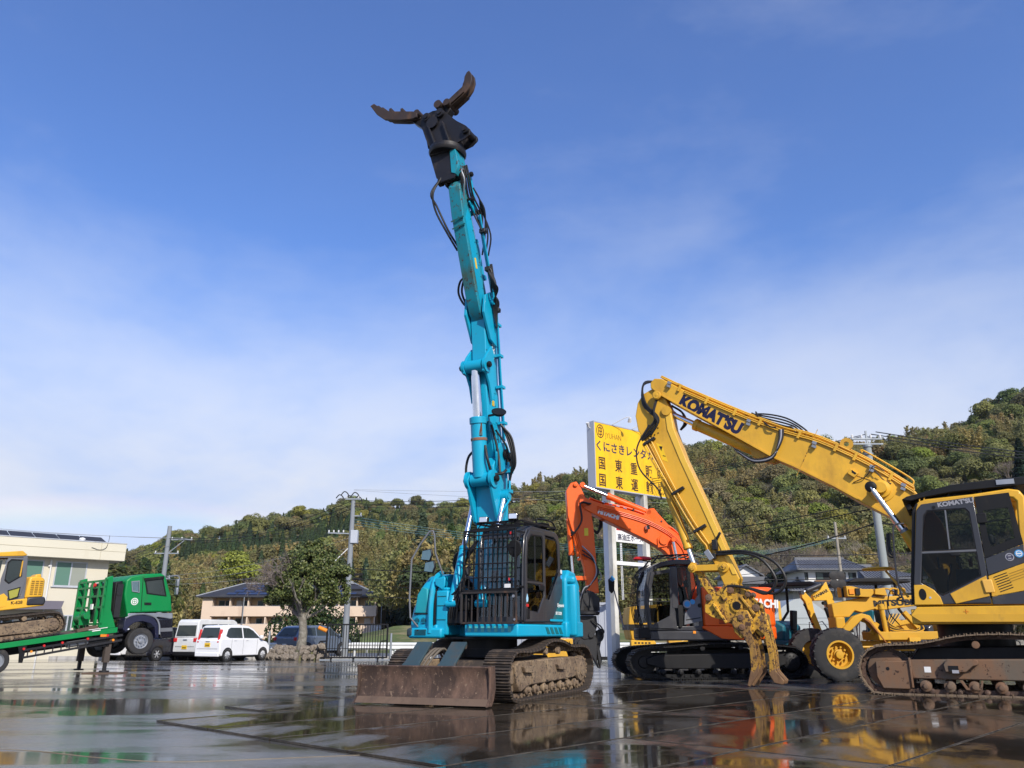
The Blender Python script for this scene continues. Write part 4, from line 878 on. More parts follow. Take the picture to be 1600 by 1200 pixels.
    q = B(); q.cyl((-.2, .2, 4.9), (-.2, .42, 4.9), .09, n=14); q.box(-.3, -.1, .2, .34, 4.7, 5.0); q.out('swivel_joint', M_steelp, bm, bev=.01)
    # seams, greasy pin surrounds, labels and bolts that the booms carry
    M_gr = paint('pin_grease', (.012, .02, .022), .35, amt=.4, dirt=(.03, .05, .05)); M_lab = paint('label_faded_yellow', (.60, .42, .05), .5, amt=.4, dirt=(.2, .2, .12))
    for z in (5.35, 6.25, 7.15): B().box(.05 + (z - 5.35) * .13, .52 + (z - 5.35) * .07, .191, .196, z, z + .014).out('weld_seam', M_tealw, m2)
    for z in (5.55, 6.1, 7.05): B().box(.14 + (z - 5.5) * .12, .50 + (z - 5.5) * .07, -.166, .192, z, z + .010).out('weld_band', M_tealw, m2)
    for x, z in ((.30, 5.95), (.52, 7.55)): B().box(x - .05, x + .05, .196, .20, z, z + .12).out('warning_label', M_lab, m2)
    B().box(-.1, .02, .241, .245, 3.7, 3.86).out('warning_label', M_lab, bm)
    for (x, y, z, r_) in ((.60, .245, 8.28, .15), (.80, .286, 6.74, .12), (.50, .33, 4.30, .12)): B().lathe([(0, r_), (.004, r_ * .9), (.008, r_ * .5)], (x, y, z), (0, 1, 0), 18).out('pin_grease', M_gr, t)
    for i in range(8): B().cyl((.66 + i * .10, .157, 8.35 + i * .24), (.66 + i * .10, .173, 8.35 + i * .24), .018, n=6).out('flange_bolt', M_tealw, u)
    for i in range(7): B().cyl((.10 + i * .055, .192, 5.25 + i * .36), (.10 + i * .055, .206, 5.25 + i * .36), .018, n=6).out('flange_bolt', M_tealw, m2)
    for z, w_ in ((9.2, .05), (8.75, .035), (10.2, .06)): B().prism([(z, 0), (z + .3, 0)] if False else [(.86 + (z - 8.3) * .412, z), (.88 + (z - 8.3) * .412, z), (.88 + (z - 8.6) * .412, z - .3), (.87 + (z - 8.6) * .412, z - .3)], -.1365, -.1).out('rust_streak', MATS['rust_run'], u)
    # ---- grapple: bracket, slewing ring, frame, two claws
    gr = bpy.data.objects.new('claw_grapple', None); COL.objects.link(gr); gr.parent = t; gr.location = (-.12, 0, -.06)
    q = B(); q.prism([(-.62, 11.64), (.03, 11.62), (.14, 11.2), (.05, 10.86), (-.30, 10.84), (-.42, 10.98)], 1.62, 1.66, ax='x'); q.prism([(-.62, 11.64), (.03, 11.62), (.14, 11.2), (.05, 10.86), (-.30, 10.84), (-.42, 10.98)], 2.0, 2.04, ax='x')
    q.prism([(-.60, 11.63), (-.56, 11.63), (-.30, 10.95), (-.38, 10.95)], 1.66, 2.0, ax='x'); q.prism([(-.08, 11.6), (.06, 11.6), (.16, 11.15), (.08, 10.95), (-.02, 11.0)], 1.66, 2.06, ax='x', m=1); q.prism([(-.6, 11.58), (.05, 11.57), (.05, 11.63), (-.6, 11.64)], 1.6, 2.08, ax='x'); q.out('mounting_bracket', [M_steel, M_tealw], gr, bev=.008)
    q = B(); q.cyl((1.84, -.40, 10.97), (1.84, .16, 10.97), .05, n=12); q.cyl((1.84, -.46, 10.97), (1.84, -.38, 10.97), .09, n=14); q.cyl((1.84, .06, 11.0), (1.84, .16, 11.0), .085, n=14); q.out('pivot_pin', M_steel, gr)
    cx = -.27
    q = B(); q.lathe([(0, .40), (.05, .43), (.10, .43), (.12, .41), (.17, .41), (.18, .36)], (1.84, cx, 11.60), (0, .07, 1), 32); q.out('slewing_ring', M_steel, gr)
    body = [(-.93, 12.66), (-.80, 12.78), (-.60, 12.82), (-.36, 12.78), (.06, 12.34), (.29, 12.15), (.42, 12.0), (.40, 11.88), (.30, 11.80), (.10, 11.76), (-.62, 11.78), (-.76, 12.11), (-.88, 12.45)]
    for x in (1.66, 1.98): B().prism(body, x, x + .035, ax='x').out('grapple_plate', M_steel, gr, bev=.006)
    q = B(); q.prism([(-.64, 11.80), (.1, 11.78), (-.1, 12.5), (-.80, 12.5)], 1.695, 1.98, ax='x'); q.out('grapple_core', M_steel, gr)
    for (y, z), (y_, z_) in (((-.66, 12.38), (-.44, 11.80)), ((-.29, 12.39), (-.08, 11.80))): B().bar((2.05, y, z), (2.06, y_, z_), .035, .09, up=(1, 0, 0)).out('stiffening_rib', M_steel, gr, bev=.006)
    for y, z, r_ in ((-.73, 12.66, .10), (-.37, 12.66, .11), (.31, 11.99, .085)):
        q = B(); q.cyl((1.60, y, z), (2.09, y, z), r_, n=18); q.cyl((2.09, y, z), (2.12, y, z), r_ * .55, n=10); q.out('pivot_pin', M_steel, gr)
    q = B(); q.lathe([(0, .15), (.05, .15), (.052, .09)], (2.03, -.57, 12.47), (1, 0, 0), 22); q.out('centre_boss', M_steel, gr)
    q = B(); q.cyl((1.8, -.55, 12.78), (1.9, -.55, 12.80), .11, n=16); q.out('brass_fitting', paint('brass', (.35, .24, .08), .4, metal=.6, amt=.3), gr)
    M_cl = paint('claw_steel', (.05, .034, .028), .5, metal=.2, dirt=(.13, .07, .04), amt=.5, scale=4, chip=(.2, .12, .07), chip_amt=.25, bmp=.2)
    jl = [(-2.31, 13.57), (-2.20, 13.60), (-1.95, 13.36), (-1.71, 13.22), (-1.05, 13.00), (-.94, 12.92), (-.95, 12.82), (-1.05, 12.80), (-1.4, 12.88), (-1.86, 13.04), (-2.10, 13.26)]
    def claw(poly, arm_, n, dx, name):
        root = B().prism(arm_, 1.74, 1.94, ax='x').out(name, M_steel, gr, bev=.01)
        for i in range(n):
            sp = .30 if n == 3 else .15; x = 1.78 + i * (sp / (n - 1)); q = B(); k_ = i * (.045 if n == 3 else .0); q.prism([(y - k_ * (.4 if y < -.3 else 0), z - k_) for y, z in poly], x - .03, x + .03, ax='x'); q.out('claw_tine', M_cl, root, bev=.006)
        return root
    c1 = claw(jl, [(-1.08, 12.98), (-.90, 12.84), (-.66, 12.7), (-.66, 12.2), (-.74, 11.9), (-.86, 12.45), (-1.2, 12.76)], 3, 0, 'left_claw')
    q = B(); q.prism([(-1.85, 13.12), (-1.10, 12.86), (-1.08, 12.92), (-1.82, 13.18)], 1.7, 2.0, ax='x'); q.cyl((1.62, -1.02, 12.88), (2.07, -1.02, 12.88), .085, n=16); q.out('claw_web', M_cl, c1)
    for y, z in ((-1.75, 13.26), (-1.42, 13.15)): B().box(1.92, 2.10, y - .03, y + .03, z - .12, z - .04).out('claw_stud', M_cl, c1)
    jr = [(-.30, 12.98), (-.02, 13.16), (.15, 13.26), (.20, 13.42), (.21, 13.52), (.27, 13.62), (.33, 13.64), (.38, 13.55), (.40, 13.38), (.35, 13.2), (.26, 13.08), (-.10, 12.86), (-.24, 12.84)]
    c2 = claw(jr, [(-.52, 12.9), (-.42, 13.02), (-.22, 12.98), (-.16, 12.78), (-.30, 12.6), (-.5, 12.6)], 2, 0, 'right_claw')
    q = B(); q.prism([(-.15, 12.86), (.22, 13.08), (.18, 13.14), (-.19, 12.92)], 1.7, 2.0, ax='x'); q.cyl((1.62, -.2, 12.9), (2.07, -.2, 12.9), .085, n=16); q.cyl((1.56, -.42, 12.9), (2.1, -.42, 12.9), .1, n=16); q.out('claw_web', M_cl, c2)
    for y, z in ((-.12, 13.12), (.0, 13.2), (.1, 13.27), (.16, 13.38)): B().box(1.86, 1.96, y + .01, y + .05, z - .10, z - .035).out('claw_stud', M_cl, c2)
    for i in range(3): hose(gr, [(1.75, .2 - i * .03, 11.15), (1.98, .2, 11.05 - i * .04), (1.95, .26 - i * .04, 10.8), (1.8, .16 - i * .05, 10.5), (1.6, .05 - i * .03, 10.2)], .018, M_bare if i == 0 else M_hose)
teal_excavator()
# ================================================================ orange excavator in the middle
def orange_excavator():
    t = thing('crusher_excavator', 'orange excavator with dark grey cab and a black crusher on its bent arm', 'excavator', (5.85, 24.9, 0), 184)
    path = [(2.0, .05), (2.5, .17), (2.68, .45), (2.52, .72), (2.1, .82), (1.2, .88), (.2, .95), (-.9, .93), (-1.7, .88), (-2.15, .80), (-2.38, .45), (-2.2, .16), (-1.8, .05), (0, .045)]
    fp = [(2.2, .40), (2.2, .55), (1.9, .66), (-1.5, .70), (-1.8, .60), (-1.8, .40), (-1.4, .28), (1.7, .28)]
    for yc, o_ in ((1.08, 1), (-1.08, -1)):
        crawler(t, path, yc, .56, .175, M_blk, M_blk, M_blk, fp, [(x, .19) for x in (1.75, 1.25, .75, .25, -.25, -.75, -1.25)], [(.6, .83), (-.5, .85)], (2.25, .46, .34), (-1.95, .46, .34), o_)
    B().prism([(-1.2, .35), (1.4, .35), (1.0, .80), (-.9, .82)], -.8, .8).out('carbody', M_blk, t, bev=.03)
    B().cyl((0, 0, .8), (0, 0, 1.06), .62, n=32).out('slewing_ring', M_blk, t)
    q = B(); q.prism([(2.2, -.2), (2.2, 1.28), (.4, 1.36), (-1.1, 1.3), (-1.55, .8), (-1.72, 0), (-1.55, -.8), (-1.1, -1.3), (1.9, -1.3)], 1.03, 1.30, ax='z'); q.out('house_frame', M_cab, t, bev=.04)
    q = B(); q.box(2.05, 2.40, .62, 1.32, 1.08, 1.36); o = q.out('front_step', M_blk, t, bev=.03)
    for z in (1.14, 1.18): B().box(2.402, 2.41, .7, 1.2, z, z + .012).out('step_slot', M_cab2, o)
    # engine hood and counterweight
    sg = lambda v: math.copysign(abs(v) ** .42, v)
    arc = [(-.75 + .98 * sg(math.cos(R(a))), 1.36 * sg(math.sin(R(a)))) for a in range(90, 271, 10)]
    q = B(); q.prism([(.54, 1.06)] + [(.54, 1.35)] + arc + [(.54, -1.36)], 1.40, 2.50, ax='z'); q.out('engine_hood', M_org, t, bev=.09, seg=3)
    q = B(); q.prism([(.60, 1.40), (.02, 1.09), (-.57, 1.05), (-.57, 1.40)], 1.362, 1.38); q.out('hood_lower_corner', M_org, t)
    q = B(); q.prism([(.06, 1.09), (.58, 1.36), (.58, 1.42), (-.2, 1.42), (-.2, 1.06)], 1.05, 1.37); q.out('side_skirt', M_org, t, bev=.02)
    q = B(); q.prism([(-.2, 1.34)] + [(x * 1.0, y) for x, y in arc[1:-1]] + [(-.2, -1.34)], 1.06, 1.42, ax='z'); q.out('counterweight', M_org, t, bev=.06, seg=3)
    q = B(); q.box(-.36, .50, 1.352, 1.368, 1.44, 2.40); q.out('side_door', M_org, t, bev=.012)
    for x0, x1, z0, z1 in ((.05, .34, 1.9, 2.3), (-.1, .1, 1.48, 1.70)):
        for i in range(6): B().box(x0, x1, 1.37, 1.376, z0 + i * (z1 - z0) / 6, z0 + (i + .55) * (z1 - z0) / 6).out('air_grille_bar', paint('dark_orange', (.22, .03, .01), .6, amt=.2), t)
    text('maker_lettering', 'HITACHI', .30, frame((-.66, 1.372, 1.98), (-1, -.0, -.06), (0, 1, 0)), M_lwhite, t, .014, sx=.85, depth=.006)
    text('maker_script', 'HITACHI', .075, side(.30, 1.38, 2.43, -1), paint('dark_red', (.3, .03, .01), .5, amt=0), t, .002)
    # cab
    y0, y1 = .32, 1.32
    prof = [(2.10, 1.30), (2.20, 1.75), (2.19, 2.4), (2.08, 2.86), (1.92, 3.06), (1.66, 3.18), (1.28, 3.25), (.60, 3.26), (.54, 3.14), (.54, 1.30)]
    inn = [(2.02, 1.42), (2.10, 1.75), (2.09, 2.4), (1.99, 2.80), (1.86, 2.96), (1.62, 3.06), (1.26, 3.12), (.70, 3.12), (.66, 3.08), (.66, 1.42)]
    for ya, yb in ((y1 - .05, y1), (y0, y0 + .05)): B().ring(prof, inn, ya, yb).out('cab_frame', M_cab, t, bev=.02)
    q = B(); q.prism([(1.95, 3.02), (1.66, 3.19), (1.28, 3.26), (.54, 3.27), (.54, 3.16), (1.27, 3.15), (1.64, 3.08), (1.9, 2.95)], y0 + .05, y1 - .05); q.out('cab_roof', M_cab, t, bev=.02)
    q = B(); q.box(.54, .60, y0 + .05, y1 - .05, 1.32, 2.1); q.out('cab_rear_wall', M_cab, t)
    q = B(); q.box(.60, 2.1, y0 + .05, y1 - .05, 1.28, 1.36); q.out('cab_floor', M_inner, t)
    for a, b_ in (((2.16, 1.5), (2.19, 2.4)), ((2.18, 2.42), (1.95, 3.0))): B().add([(a[0], y0 + .06, a[1]), (a[0], y1 - .06, a[1]), (b_[0], y1 - .06, b_[1]), (b_[0], y0 + .06, b_[1])], [(0, 1, 2, 3)]).out('windscreen_pane', M_gld, t, smooth=False)
    B().box(1.22, 1.42, y1 + .002, y1 + .04, 1.9, 3.06).out('door_pillar', M_cab, t, bev=.02)
    dr = B().ring([(2.10, 1.36), (2.16, 2.12), (1.98, 2.90), (1.36, 3.0), (1.36, 2.12), (1.30, 1.34)], [(2.03, 1.44), (2.07, 2.10), (1.90, 2.82), (1.45, 2.88), (1.46, 2.10), (1.50, 1.70)], y1 + .003, y1 + .035).out('cab_door', M_cab, t, bev=.01)
    window(dr, [(2.07, 2.16), (1.90, 2.84), (1.44, 2.90), (1.42, 2.16)], y1 + .02, M_gld, fr=M_blk, fw=.02)
    window(dr, [(2.05, 2.10), (1.44, 2.10), (1.44, 1.70), (1.80, 1.38), (2.06, 1.42)], y1 + .02, M_gld, fr=M_blk, fw=.02)
    B().prism([(2.10, 1.36), (1.40, 1.36), (1.38, 1.80), (1.52, 1.68), (1.80, 1.52), (2.0, 1.40)], y1 + .036, y1 + .045).out('door_panel', M_cab, dr, bev=.004)
    window(t, [(1.22, 3.10), (.74, 3.05), (.66, 2.55), (.98, 1.82), (1.18, 1.94)], y1 - .02, M_gld, fr=M_blk, fw=.02)
    gp = [(1.10, 1.45), (1.06, 1.76), (.94, 1.90), (.61, 2.30), (.57, 1.56)]
    B().prism(gp, y1 + .002, y1 + .03).out('side_panel', M_cab2, t, bev=.01)
    B().prism([(1.04, 1.60), (.62, 1.66), (.60, 1.64), (1.04, 1.57)], y1 + .031, y1 + .034).out('panel_groove', M_blk, t)
    B().prism([(1.26, 1.40), (1.26, 1.98), (1.10, 2.0), (1.12, 1.45), (1.20, 1.36)], y1 + .004, y1 + .05).out('door_grip', M_blk, t, bev=.015)
    for x, z, r_, m_ in ((.98, 2.02, .115, M_sgrey), (.82, 2.08, .07, M_lblue), (.62, 1.98, .06, M_blk)):
        q = B().cyl((x, y1 + .002, z), (x, y1 + .036, z), r_, n=20).out('round_sticker' if r_ != .06 else 'fuel_cap', m_, t)
    B().cyl((.98, y1 + .036, 2.02), (.98, y1 + .040, 2.02), .08, n=20).out('round_sticker', M_lblue, t)
    B().box(.78, .86, y1 + .03, y1 + .035, 1.22, 1.29).out('sticker', M_amb, t)
    interior(t, 1.25, .82, 1.34, sheet=False)
    # guard bars at the front and handrail, mesh at the far side, roof guard, beacon, mirror
    q = B()
    for i, y in enumerate((1.30, 1.12, .92, .72, .52, .34)): q.tube([(2.24, y, 1.34), (2.36, y, 1.8), (2.36, y, 2.4), (2.2, y, 2.9), (2.02, y, 3.1)], .013, 6)
    for z, x in ((1.36, 2.26), (2.0, 2.37), (2.9, 2.2)): q.bar((x, .32, z), (x, 1.32, z), .02)
    q.out('front_guard', M_blk, t)
    g = B()
    for i in range(9): g.bar((2.0 - i * .16, y0 - .02, 2.15), (2.0 - i * .16, y0 - .02, 3.0), .012)
    for i in range(7): g.bar((2.05, y0 - .02, 2.15 + i * .14), (.6, y0 - .02, 2.15 + i * .14), .012)
    g.out('side_guard_mesh', M_sgrey, t)
    q = B()
    for y in (.34, 1.28): q.tube([(1.95, y, 3.10), (1.72, y, 3.36), (.72, y, 3.42), (.45, y, 3.32)], .025, 6, smooth=False)
    for i in range(6): q.bar((1.7 - i * .22, .34, 3.38), (1.7 - i * .22, 1.28, 3.38), .03)
    q.out('roof_guard', M_blk, t)
    q = B(); q.lathe([(0, .17), (.03, .19), (.09, .15), (.11, .05)], (2.1, .9, 3.27), (0, 0, 1), 18)
    for v in range(len(q.v)): x, y, z = q.v[v]; q.v[v] = (2.1 + (x - 2.1) * 1.5, y, z)
    q.out('red_warning_lamp', M_red, t); B().bar((2.1, .9, 3.26), (1.7, .9, 3.2), .03).out('lamp_bracket', M_blk, t)
    q = B(); q.tube([(2.3, -1.2, 1.4), (2.5, -1.25, 2.3), (2.62, -1.2, 2.75)], .02, 6); q.out('mirror_arm', M_sgrey, t)
    q = B(); q.prism([(2.72, 2.5), (2.74, 2.85), (2.62, 2.95), (2.54, 2.8), (2.56, 2.52), (2.64, 2.42)], -1.25, -1.15); q.out('mirror_housing', M_blk, t, bev=.02); B().prism([(2.70, 2.84), (2.62, 2.97), (2.52, 2.86), (2.6, 2.78)], -1.26, -1.14).out('mirror_hood', M_lblue, t)
    # ---- boom
    top = [(3.56, 5.30), (3.24, 5.15), (2.87, 5.02), (2.18, 4.88), (1.48, 4.66), (.91, 4.38), (.57, 4.14), (.37, 3.88), (.22, 3.45), (.05, 2.5)]
    bot = [(.55, 2.3), (.80, 3.40), (.98, 3.60), (1.23, 3.77), (1.52, 3.94), (2.21, 4.26), (2.89, 4.59), (3.38, 4.84), (3.55, 5.02)]
    bm = B().prism(top + bot, -.20, .22).out('boom', M_org, t, bev=.02); bm.location = (.26, 0, 0)
    pipes(bm, [(3.2, 5.16), (2.87, 5.04), (2.18, 4.90), (1.48, 4.68), (.91, 4.40), (.57, 4.16), (.35, 3.86), (.2, 3.4)], -.1, 4, .07, .02, M_org, .06)
    for k in range(3): B().tube([(x, .245, z - .12 - k * .05) for x, z in [(3.0, 5.06), (2.18, 4.86), (1.48, 4.64), (.95, 4.38), (.62, 4.12), (.42, 3.84), (.30, 3.4)]], .016, 6).out('hydraulic_pipe', M_org, bm)
    ram(bm, (1.40, .0, 4.80), (3.42, 0, 5.62), .10, M_org, .62, .055)
    B().prism([(1.6, 4.66), (1.36, 4.9), (1.22, 4.92), (1.1, 4.76), (.70, 4.3), (1.0, 4.4)], -.12, .13).out('ram_bracket', M_org, bm, bev=.01)
    B().cyl((1.02, -.28, 3.92), (1.02, .32, 3.92), .13, n=20).out('ram_boss', M_org, bm); B().prism([(1.2, 3.7), (.9, 3.75), (.86, 4.0), (1.0, 4.12), (1.2, 3.98)], .22, .27).out('boss_plate', M_org, bm, bev=.008)
    for y in (-.36, .38): ram(t, (.72, y, 2.1), (1.02, y, 3.92), .075, M_org, .55, .045)
    lamp(bm, (1.50, .30, 4.30), (1, .3, -.3), .14, .12)
    text('maker_lettering', 'HITACHI', .17, side(3.0, .224, 4.74, -.955, -.297), M_lwhite, bm, .013, sx=1.0)
    for i in range(4): B().cyl((2.86 - i * .22, .226, 5.08 - i * .06), (2.76 - i * .22, .226, 5.05 - i * .06), .02, n=8).out('pipe_coupling', M_chrome, bm)
    # ---- stick
    st = [(3.94, 5.42), (3.80, 5.66), (3.62, 5.71), (3.48, 5.50), (3.36, 5.22), (3.20, 4.90), (3.13, 4.3), (3.07, 3.13), (3.02, 2.36), (3.34, 2.37), (3.44, 3.13), (3.62, 3.76), (3.82, 4.3), (3.91, 4.64)]
    s = B().prism(st, -.17, .18).out('stick', M_org, t, bev=.018); s.location = (.26, 0, 0)
    pin(s, (3.42, 0, 5.02), .09, .25, M_org); pin(s, (3.66, 0, 5.60), .07, .20, M_org)
    ram(s, (3.86, 0, 4.55), (3.76, 0, 2.82), .085, M_org, .62, .045); ram(s, (3.74, .12, 4.2), (3.60, .12, 3.35), .05, M_org, .9, .03)
    q = B(); q.bar((3.82, .16, 2.80), (3.28, .16, 2.80), .05, .12); q.bar((3.82, -.14, 2.80), (3.28, -.14, 2.80), .05, .12); q.cyl((3.8, -.2, 2.8), (3.8, .22, 2.8), .075, n=12); q.out('link_lever', M_org, s, bev=.01)
    q = B(); q.bar((3.78, .1, 2.78), (3.62, .1, 2.28), .06, .13); q.out('bucket_link', M_org, s, bev=.01)
    B().box(3.30, 3.42, .182, .187, 4.05, 4.28).out('warning_label', paint('label_yellow2', (.75, .55, .04), .5, amt=0), s)
    for i in range(3): hose(s, [(3.25 - i * .02, .24 + i * .04, 5.0), (3.55, .34 + i * .04, 5.0), (3.52, .36 + i * .03, 4.5), (3.72, .32, 4.15), (3.84, .24, 4.2 - i * .08)], .026)
    for i in range(2): hose(s, [(3.2, -.1, 5.0), (2.95, -.28, 4.95 - i * .1), (2.78 + i * .06, -.3, 4.5), (2.95, -.2, 4.22 - i * .05), (3.12, -.1, 4.3)], .03)
    for i in range(3): hose(s, [(3.5, .22, 3.5 + i * .12), (3.2, .3, 3.3 + i * .05), (3.05 + i * .03, .34, 2.95), (3.3, .3, 2.6), (3.48, .26, 2.4 + i * .05), (3.6, .2, 2.15)], .02, M_hose if i < 2 else M_sgrey)
    hose(s, [(3.2, -.2, 3.2), (2.9, -.3, 3.0), (2.88, -.3, 2.8), (3.1, -.2, 2.6)], .018, M_sgrey)
    q = B()
    for i in range(3): q.tube([(3.72 - i * .05, .2, 4.15), (3.55 - i * .05, .2, 3.5), (3.45 - i * .04, .2, 3.35)], .016, 6)
    q.out('stick_pipe', M_org, s)
    # ---- crusher
    c = bpy.data.objects.new('crusher_attachment', None); COL.objects.link(c); c.parent = t; c.location = (.26, 0, 0)
    q = B(); q.prism([(3.79, 2.30), (3.66, 2.42), (3.42, 2.36), (3.37, 2.46), (3.20, 2.40), (3.02, 2.22), (3.02, 1.86), (3.78, 1.84)], -.2, -.14); q.prism([(3.79, 2.30), (3.66, 2.42), (3.42, 2.36), (3.37, 2.46), (3.20, 2.40), (3.02, 2.22), (3.02, 1.86), (3.78, 1.84)], .14, .2); q.prism([(3.7, 2.0), (3.7, 1.84), (3.08, 1.84), (3.08, 2.0)], -.2, .2); q.prism([(3.52, 2.3), (3.62, 1.86), (3.5, 1.86)], .2, .26); q.prism([(3.3, 2.3), (3.35, 1.86), (3.2, 1.86)], .2, .26); q.out('bracket', M_steelp, c, bev=.008)
    q = B(); q.lathe([(0, .36), (.03, .40), (.09, .40), (.11, .34)], (3.4, 0, 1.74), (0, 0, 1), 26); q.out('slewing_ring', M_steelp, c)
    q = B(); q.prism([(3.78, 1.72), (3.12, 1.72), (3.10, 1.45), (3.22, 1.10), (3.5, 1.06), (3.80, 1.25)], -.17, -.11); q.prism([(3.78, 1.72), (3.12, 1.72), (3.10, 1.45), (3.22, 1.10), (3.5, 1.06), (3.80, 1.25)], .11, .17); q.prism([(3.7, 1.7), (3.25, 1.7), (3.3, 1.2), (3.65, 1.2)], -.12, .12); q.cyl((3.66, -.22, 1.5), (3.66, .22, 1.5), .06, n=12); q.cyl((3.3, -.2, 1.18), (3.3, .22, 1.18), .08, n=12); q.out('crusher_body', M_steelp, c, bev=.008)
    q = B(); q.prism([(3.72, 1.16), (3.2, 1.24), (3.10, 1.0), (3.14, .5), (3.08, .25), (3.3, .62), (3.55, .72), (3.78, .86), (3.80, 1.05)], -.14, .14); q.cyl((3.62, -.2, .95), (3.62, .2, .95), .09, n=14); q.out('fixed_jaw', M_steelp, c, bev=.02)
    q = B(); q.prism([(3.12, 1.30), (2.96, 1.36), (2.88, 1.26), (2.98, 1.05), (3.04, .8), (2.98, .48), (3.04, .24), (3.1, .5), (3.16, .95)], -.1, .1); q.cyl((2.97, -.16, 1.28), (2.97, .16, 1.28), .08, n=14); q.out('moving_jaw', M_steelp, c, bev=.02)
    for i in range(2): hose(c, [(3.3, .2, 1.6), (3.0, .26, 1.4 - i * .1), (2.96, .22, 1.1), (3.1, .18, .95)], .02)
orange_excavator()
# ================================================================ big yellow excavator at the right
def yellow_excavator():
    t = thing('grapple_excavator', 'large yellow excavator reaching left with a worn yellow grapple resting on the ground', 'excavator', (9.94, 17.95, 0), 152)
    path = [(1.86, .04), (2.1, .14), (2.24, .34), (2.25, .6), (2.1, .84), (1.82, .97), (1.04, 1.02), (.3, 1.17), (-.6, 1.20), (-1.4, 1.12), (-2.1, 1.02), (-2.45, .8), (-2.5, .5), (-2.3, .2), (-1.9, .05), (0, .04)]
    fp = [(1.30, .70), (-2.0, .76), (-2.1, .6), (-1.9, .33), (1.28, .33)]
    for yc, o_ in ((1.12, 1), (-1.12, -1)):
        cr = crawler(t, path, yc, .58, .19, M_rustf, M_mud, M_rust, fp, [(x, .20) for x in (1.05, .62, .18, -.28, -.74, -1.2, -1.66)], [(.05, 1.0), (-1.1, 1.02)], (1.75, .50, .36), (-1.98, .55, .40), o_, rr=.11)
        for i in (1,):
            q = B(); q.prism([(1.94, .66), (1.30, .68), (1.29, .34), (1.33, .13), (1.85, .13), (1.95, .36)], yc - o_ * .15, yc + o_ * .215); q.out('idler_guard', M_rustf, cr, bev=.02)
            B().box(1.27, 1.31, yc + o_ * .18, yc + o_ * .25, .16, .74).out('frame_rib', M_rustf, cr, bev=.008)
            B().cyl((1.72, yc + o_ * .216, .52), (1.72, yc + o_ * .219, .52), .035, n=14).out('grease_hole', M_blk, cr)
            q = B(); q.prism([(.62, .70), (.68, .62), (.66, .48), (.30, .48), (.16, .60), (.06, .62), (.06, .70), (.1, .72), (.6, .72)], yc + o_ * .2, yc + o_ * .34); q.out('frame_step', M_rustf, cr, bev=.012)
            B().box(.42, .60, yc + o_ * .342, yc + o_ * .345, .49, .6).out('step_hole', M_blk, cr)
            B().box(.92, 1.04, yc + o_ * .199, yc + o_ * .203, .46, .57).out('sticker', M_lwhite, cr); B().box(.42, .54, yc + o_ * .347, yc + o_ * .35, .46, .52).out('sticker', M_sgrey, cr)
            q = B(); q.prism([(.44, .32), (.34, .14), (.06, .14), (.02, .32), (.06, .32), (.10, .18), (.30, .18), (.38, .32)], yc + o_ * .17, yc + o_ * .2); q.out('track_guide', M_rustf, cr, bev=.006)
            for x in (1.2, .95, .7, .45, -.02, -.35, -.65): B().lathe([(0, .055), (.05, .05), (.06, .02)], (x, yc + o_ * .10, .10), (0, o_, 0), 12).out('link_bolt', M_rust, cr)
    B().prism([(-1.5, .38), (1.5, .38), (1.1, .95), (-1.1, .98)], -.9, .9).out('carbody', M_blk, t, bev=.03)
    B().cyl((0, 0, .9), (0, 0, 1.4), .72, n=36).out('slewing_ring', M_blk, t)
    # house
    q = B(); q.prism([(1.13, .3), (1.13, 1.36), (-3.0, 1.38), (-3.1, 0), (-3.0, -1.38), (1.13, -1.36), (1.13, -.5), (.9, -.4), (.9, .25)], 1.40, 1.70, ax='z'); q.out('house_frame', M_kyel, t, bev=.02)
    q = B(); q.prism([(1.0, 1.74), (1.14, 1.58), (.96, 1.44), (-3.0, 1.42), (-3.0, 1.74)], 1.381, 1.43); q.out('side_skirt', M_kyel, t, bev=.012)
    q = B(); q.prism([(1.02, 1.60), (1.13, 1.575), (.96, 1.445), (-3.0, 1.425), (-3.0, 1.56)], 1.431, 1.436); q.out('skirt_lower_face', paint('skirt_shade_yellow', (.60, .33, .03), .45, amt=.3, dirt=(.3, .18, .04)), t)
    q = B(); q.box(-3.0, -1.06, .5, 1.36, 1.76, 2.62); q.box(-3.1, -1.0, -1.36, .45, 1.72, 2.55); q.out('machine_hood', M_kyel, t, bev=.05)
    for cx_ in (.12,): q = B(); q.obox((cx_, 1.437, 1.64), (1, 0, 0), (0, 0, 1), .09, .004, .012); q.obox((cx_, 1.437, 1.64), (0, 0, 1), (1, 0, 0), .09, .004, .012); q.out('cross_mark', M_amb, t)
    # ---- cab
    y0, y1 = .36, 1.38
    prof = [(1.06, 1.76), (1.02, 2.2), (.78, 3.78), (.70, 3.90), (.54, 3.95), (-.35, 3.99), (-1.0, 4.05), (-1.18, 4.01), (-1.25, 3.88), (-1.12, 2.6), (-.98, 1.76)]
    inn = [(.90, 1.90), (.86, 2.25), (.64, 3.66), (.58, 3.76), (.48, 3.80), (-.35, 3.84), (-.94, 3.88), (-1.04, 3.86), (-1.10, 3.78), (-.98, 2.6), (-.88, 1.90)]
    B().ring(prof, inn, y1 - .08, y1).out('cab_frame', M_kyel, t, bev=.03); B().ring(prof, inn, y0, y0 + .08).out('cab_frame', M_kyel, t, bev=.03)
    q = B(); q.prism([(.72, 3.88), (.54, 3.96), (-.35, 4.0), (-1.0, 4.06), (-1.2, 4.0), (-1.2, 3.92), (-.35, 3.88), (.66, 3.80)], y0 + .08, y1 - .08); q.out('cab_roof', M_kyel, t, bev=.02)
    q = B(); q.box(-.98, 1.0, y0 + .08, y1 - .08, 1.74, 1.82); q.out('cab_floor', M_inner, t)
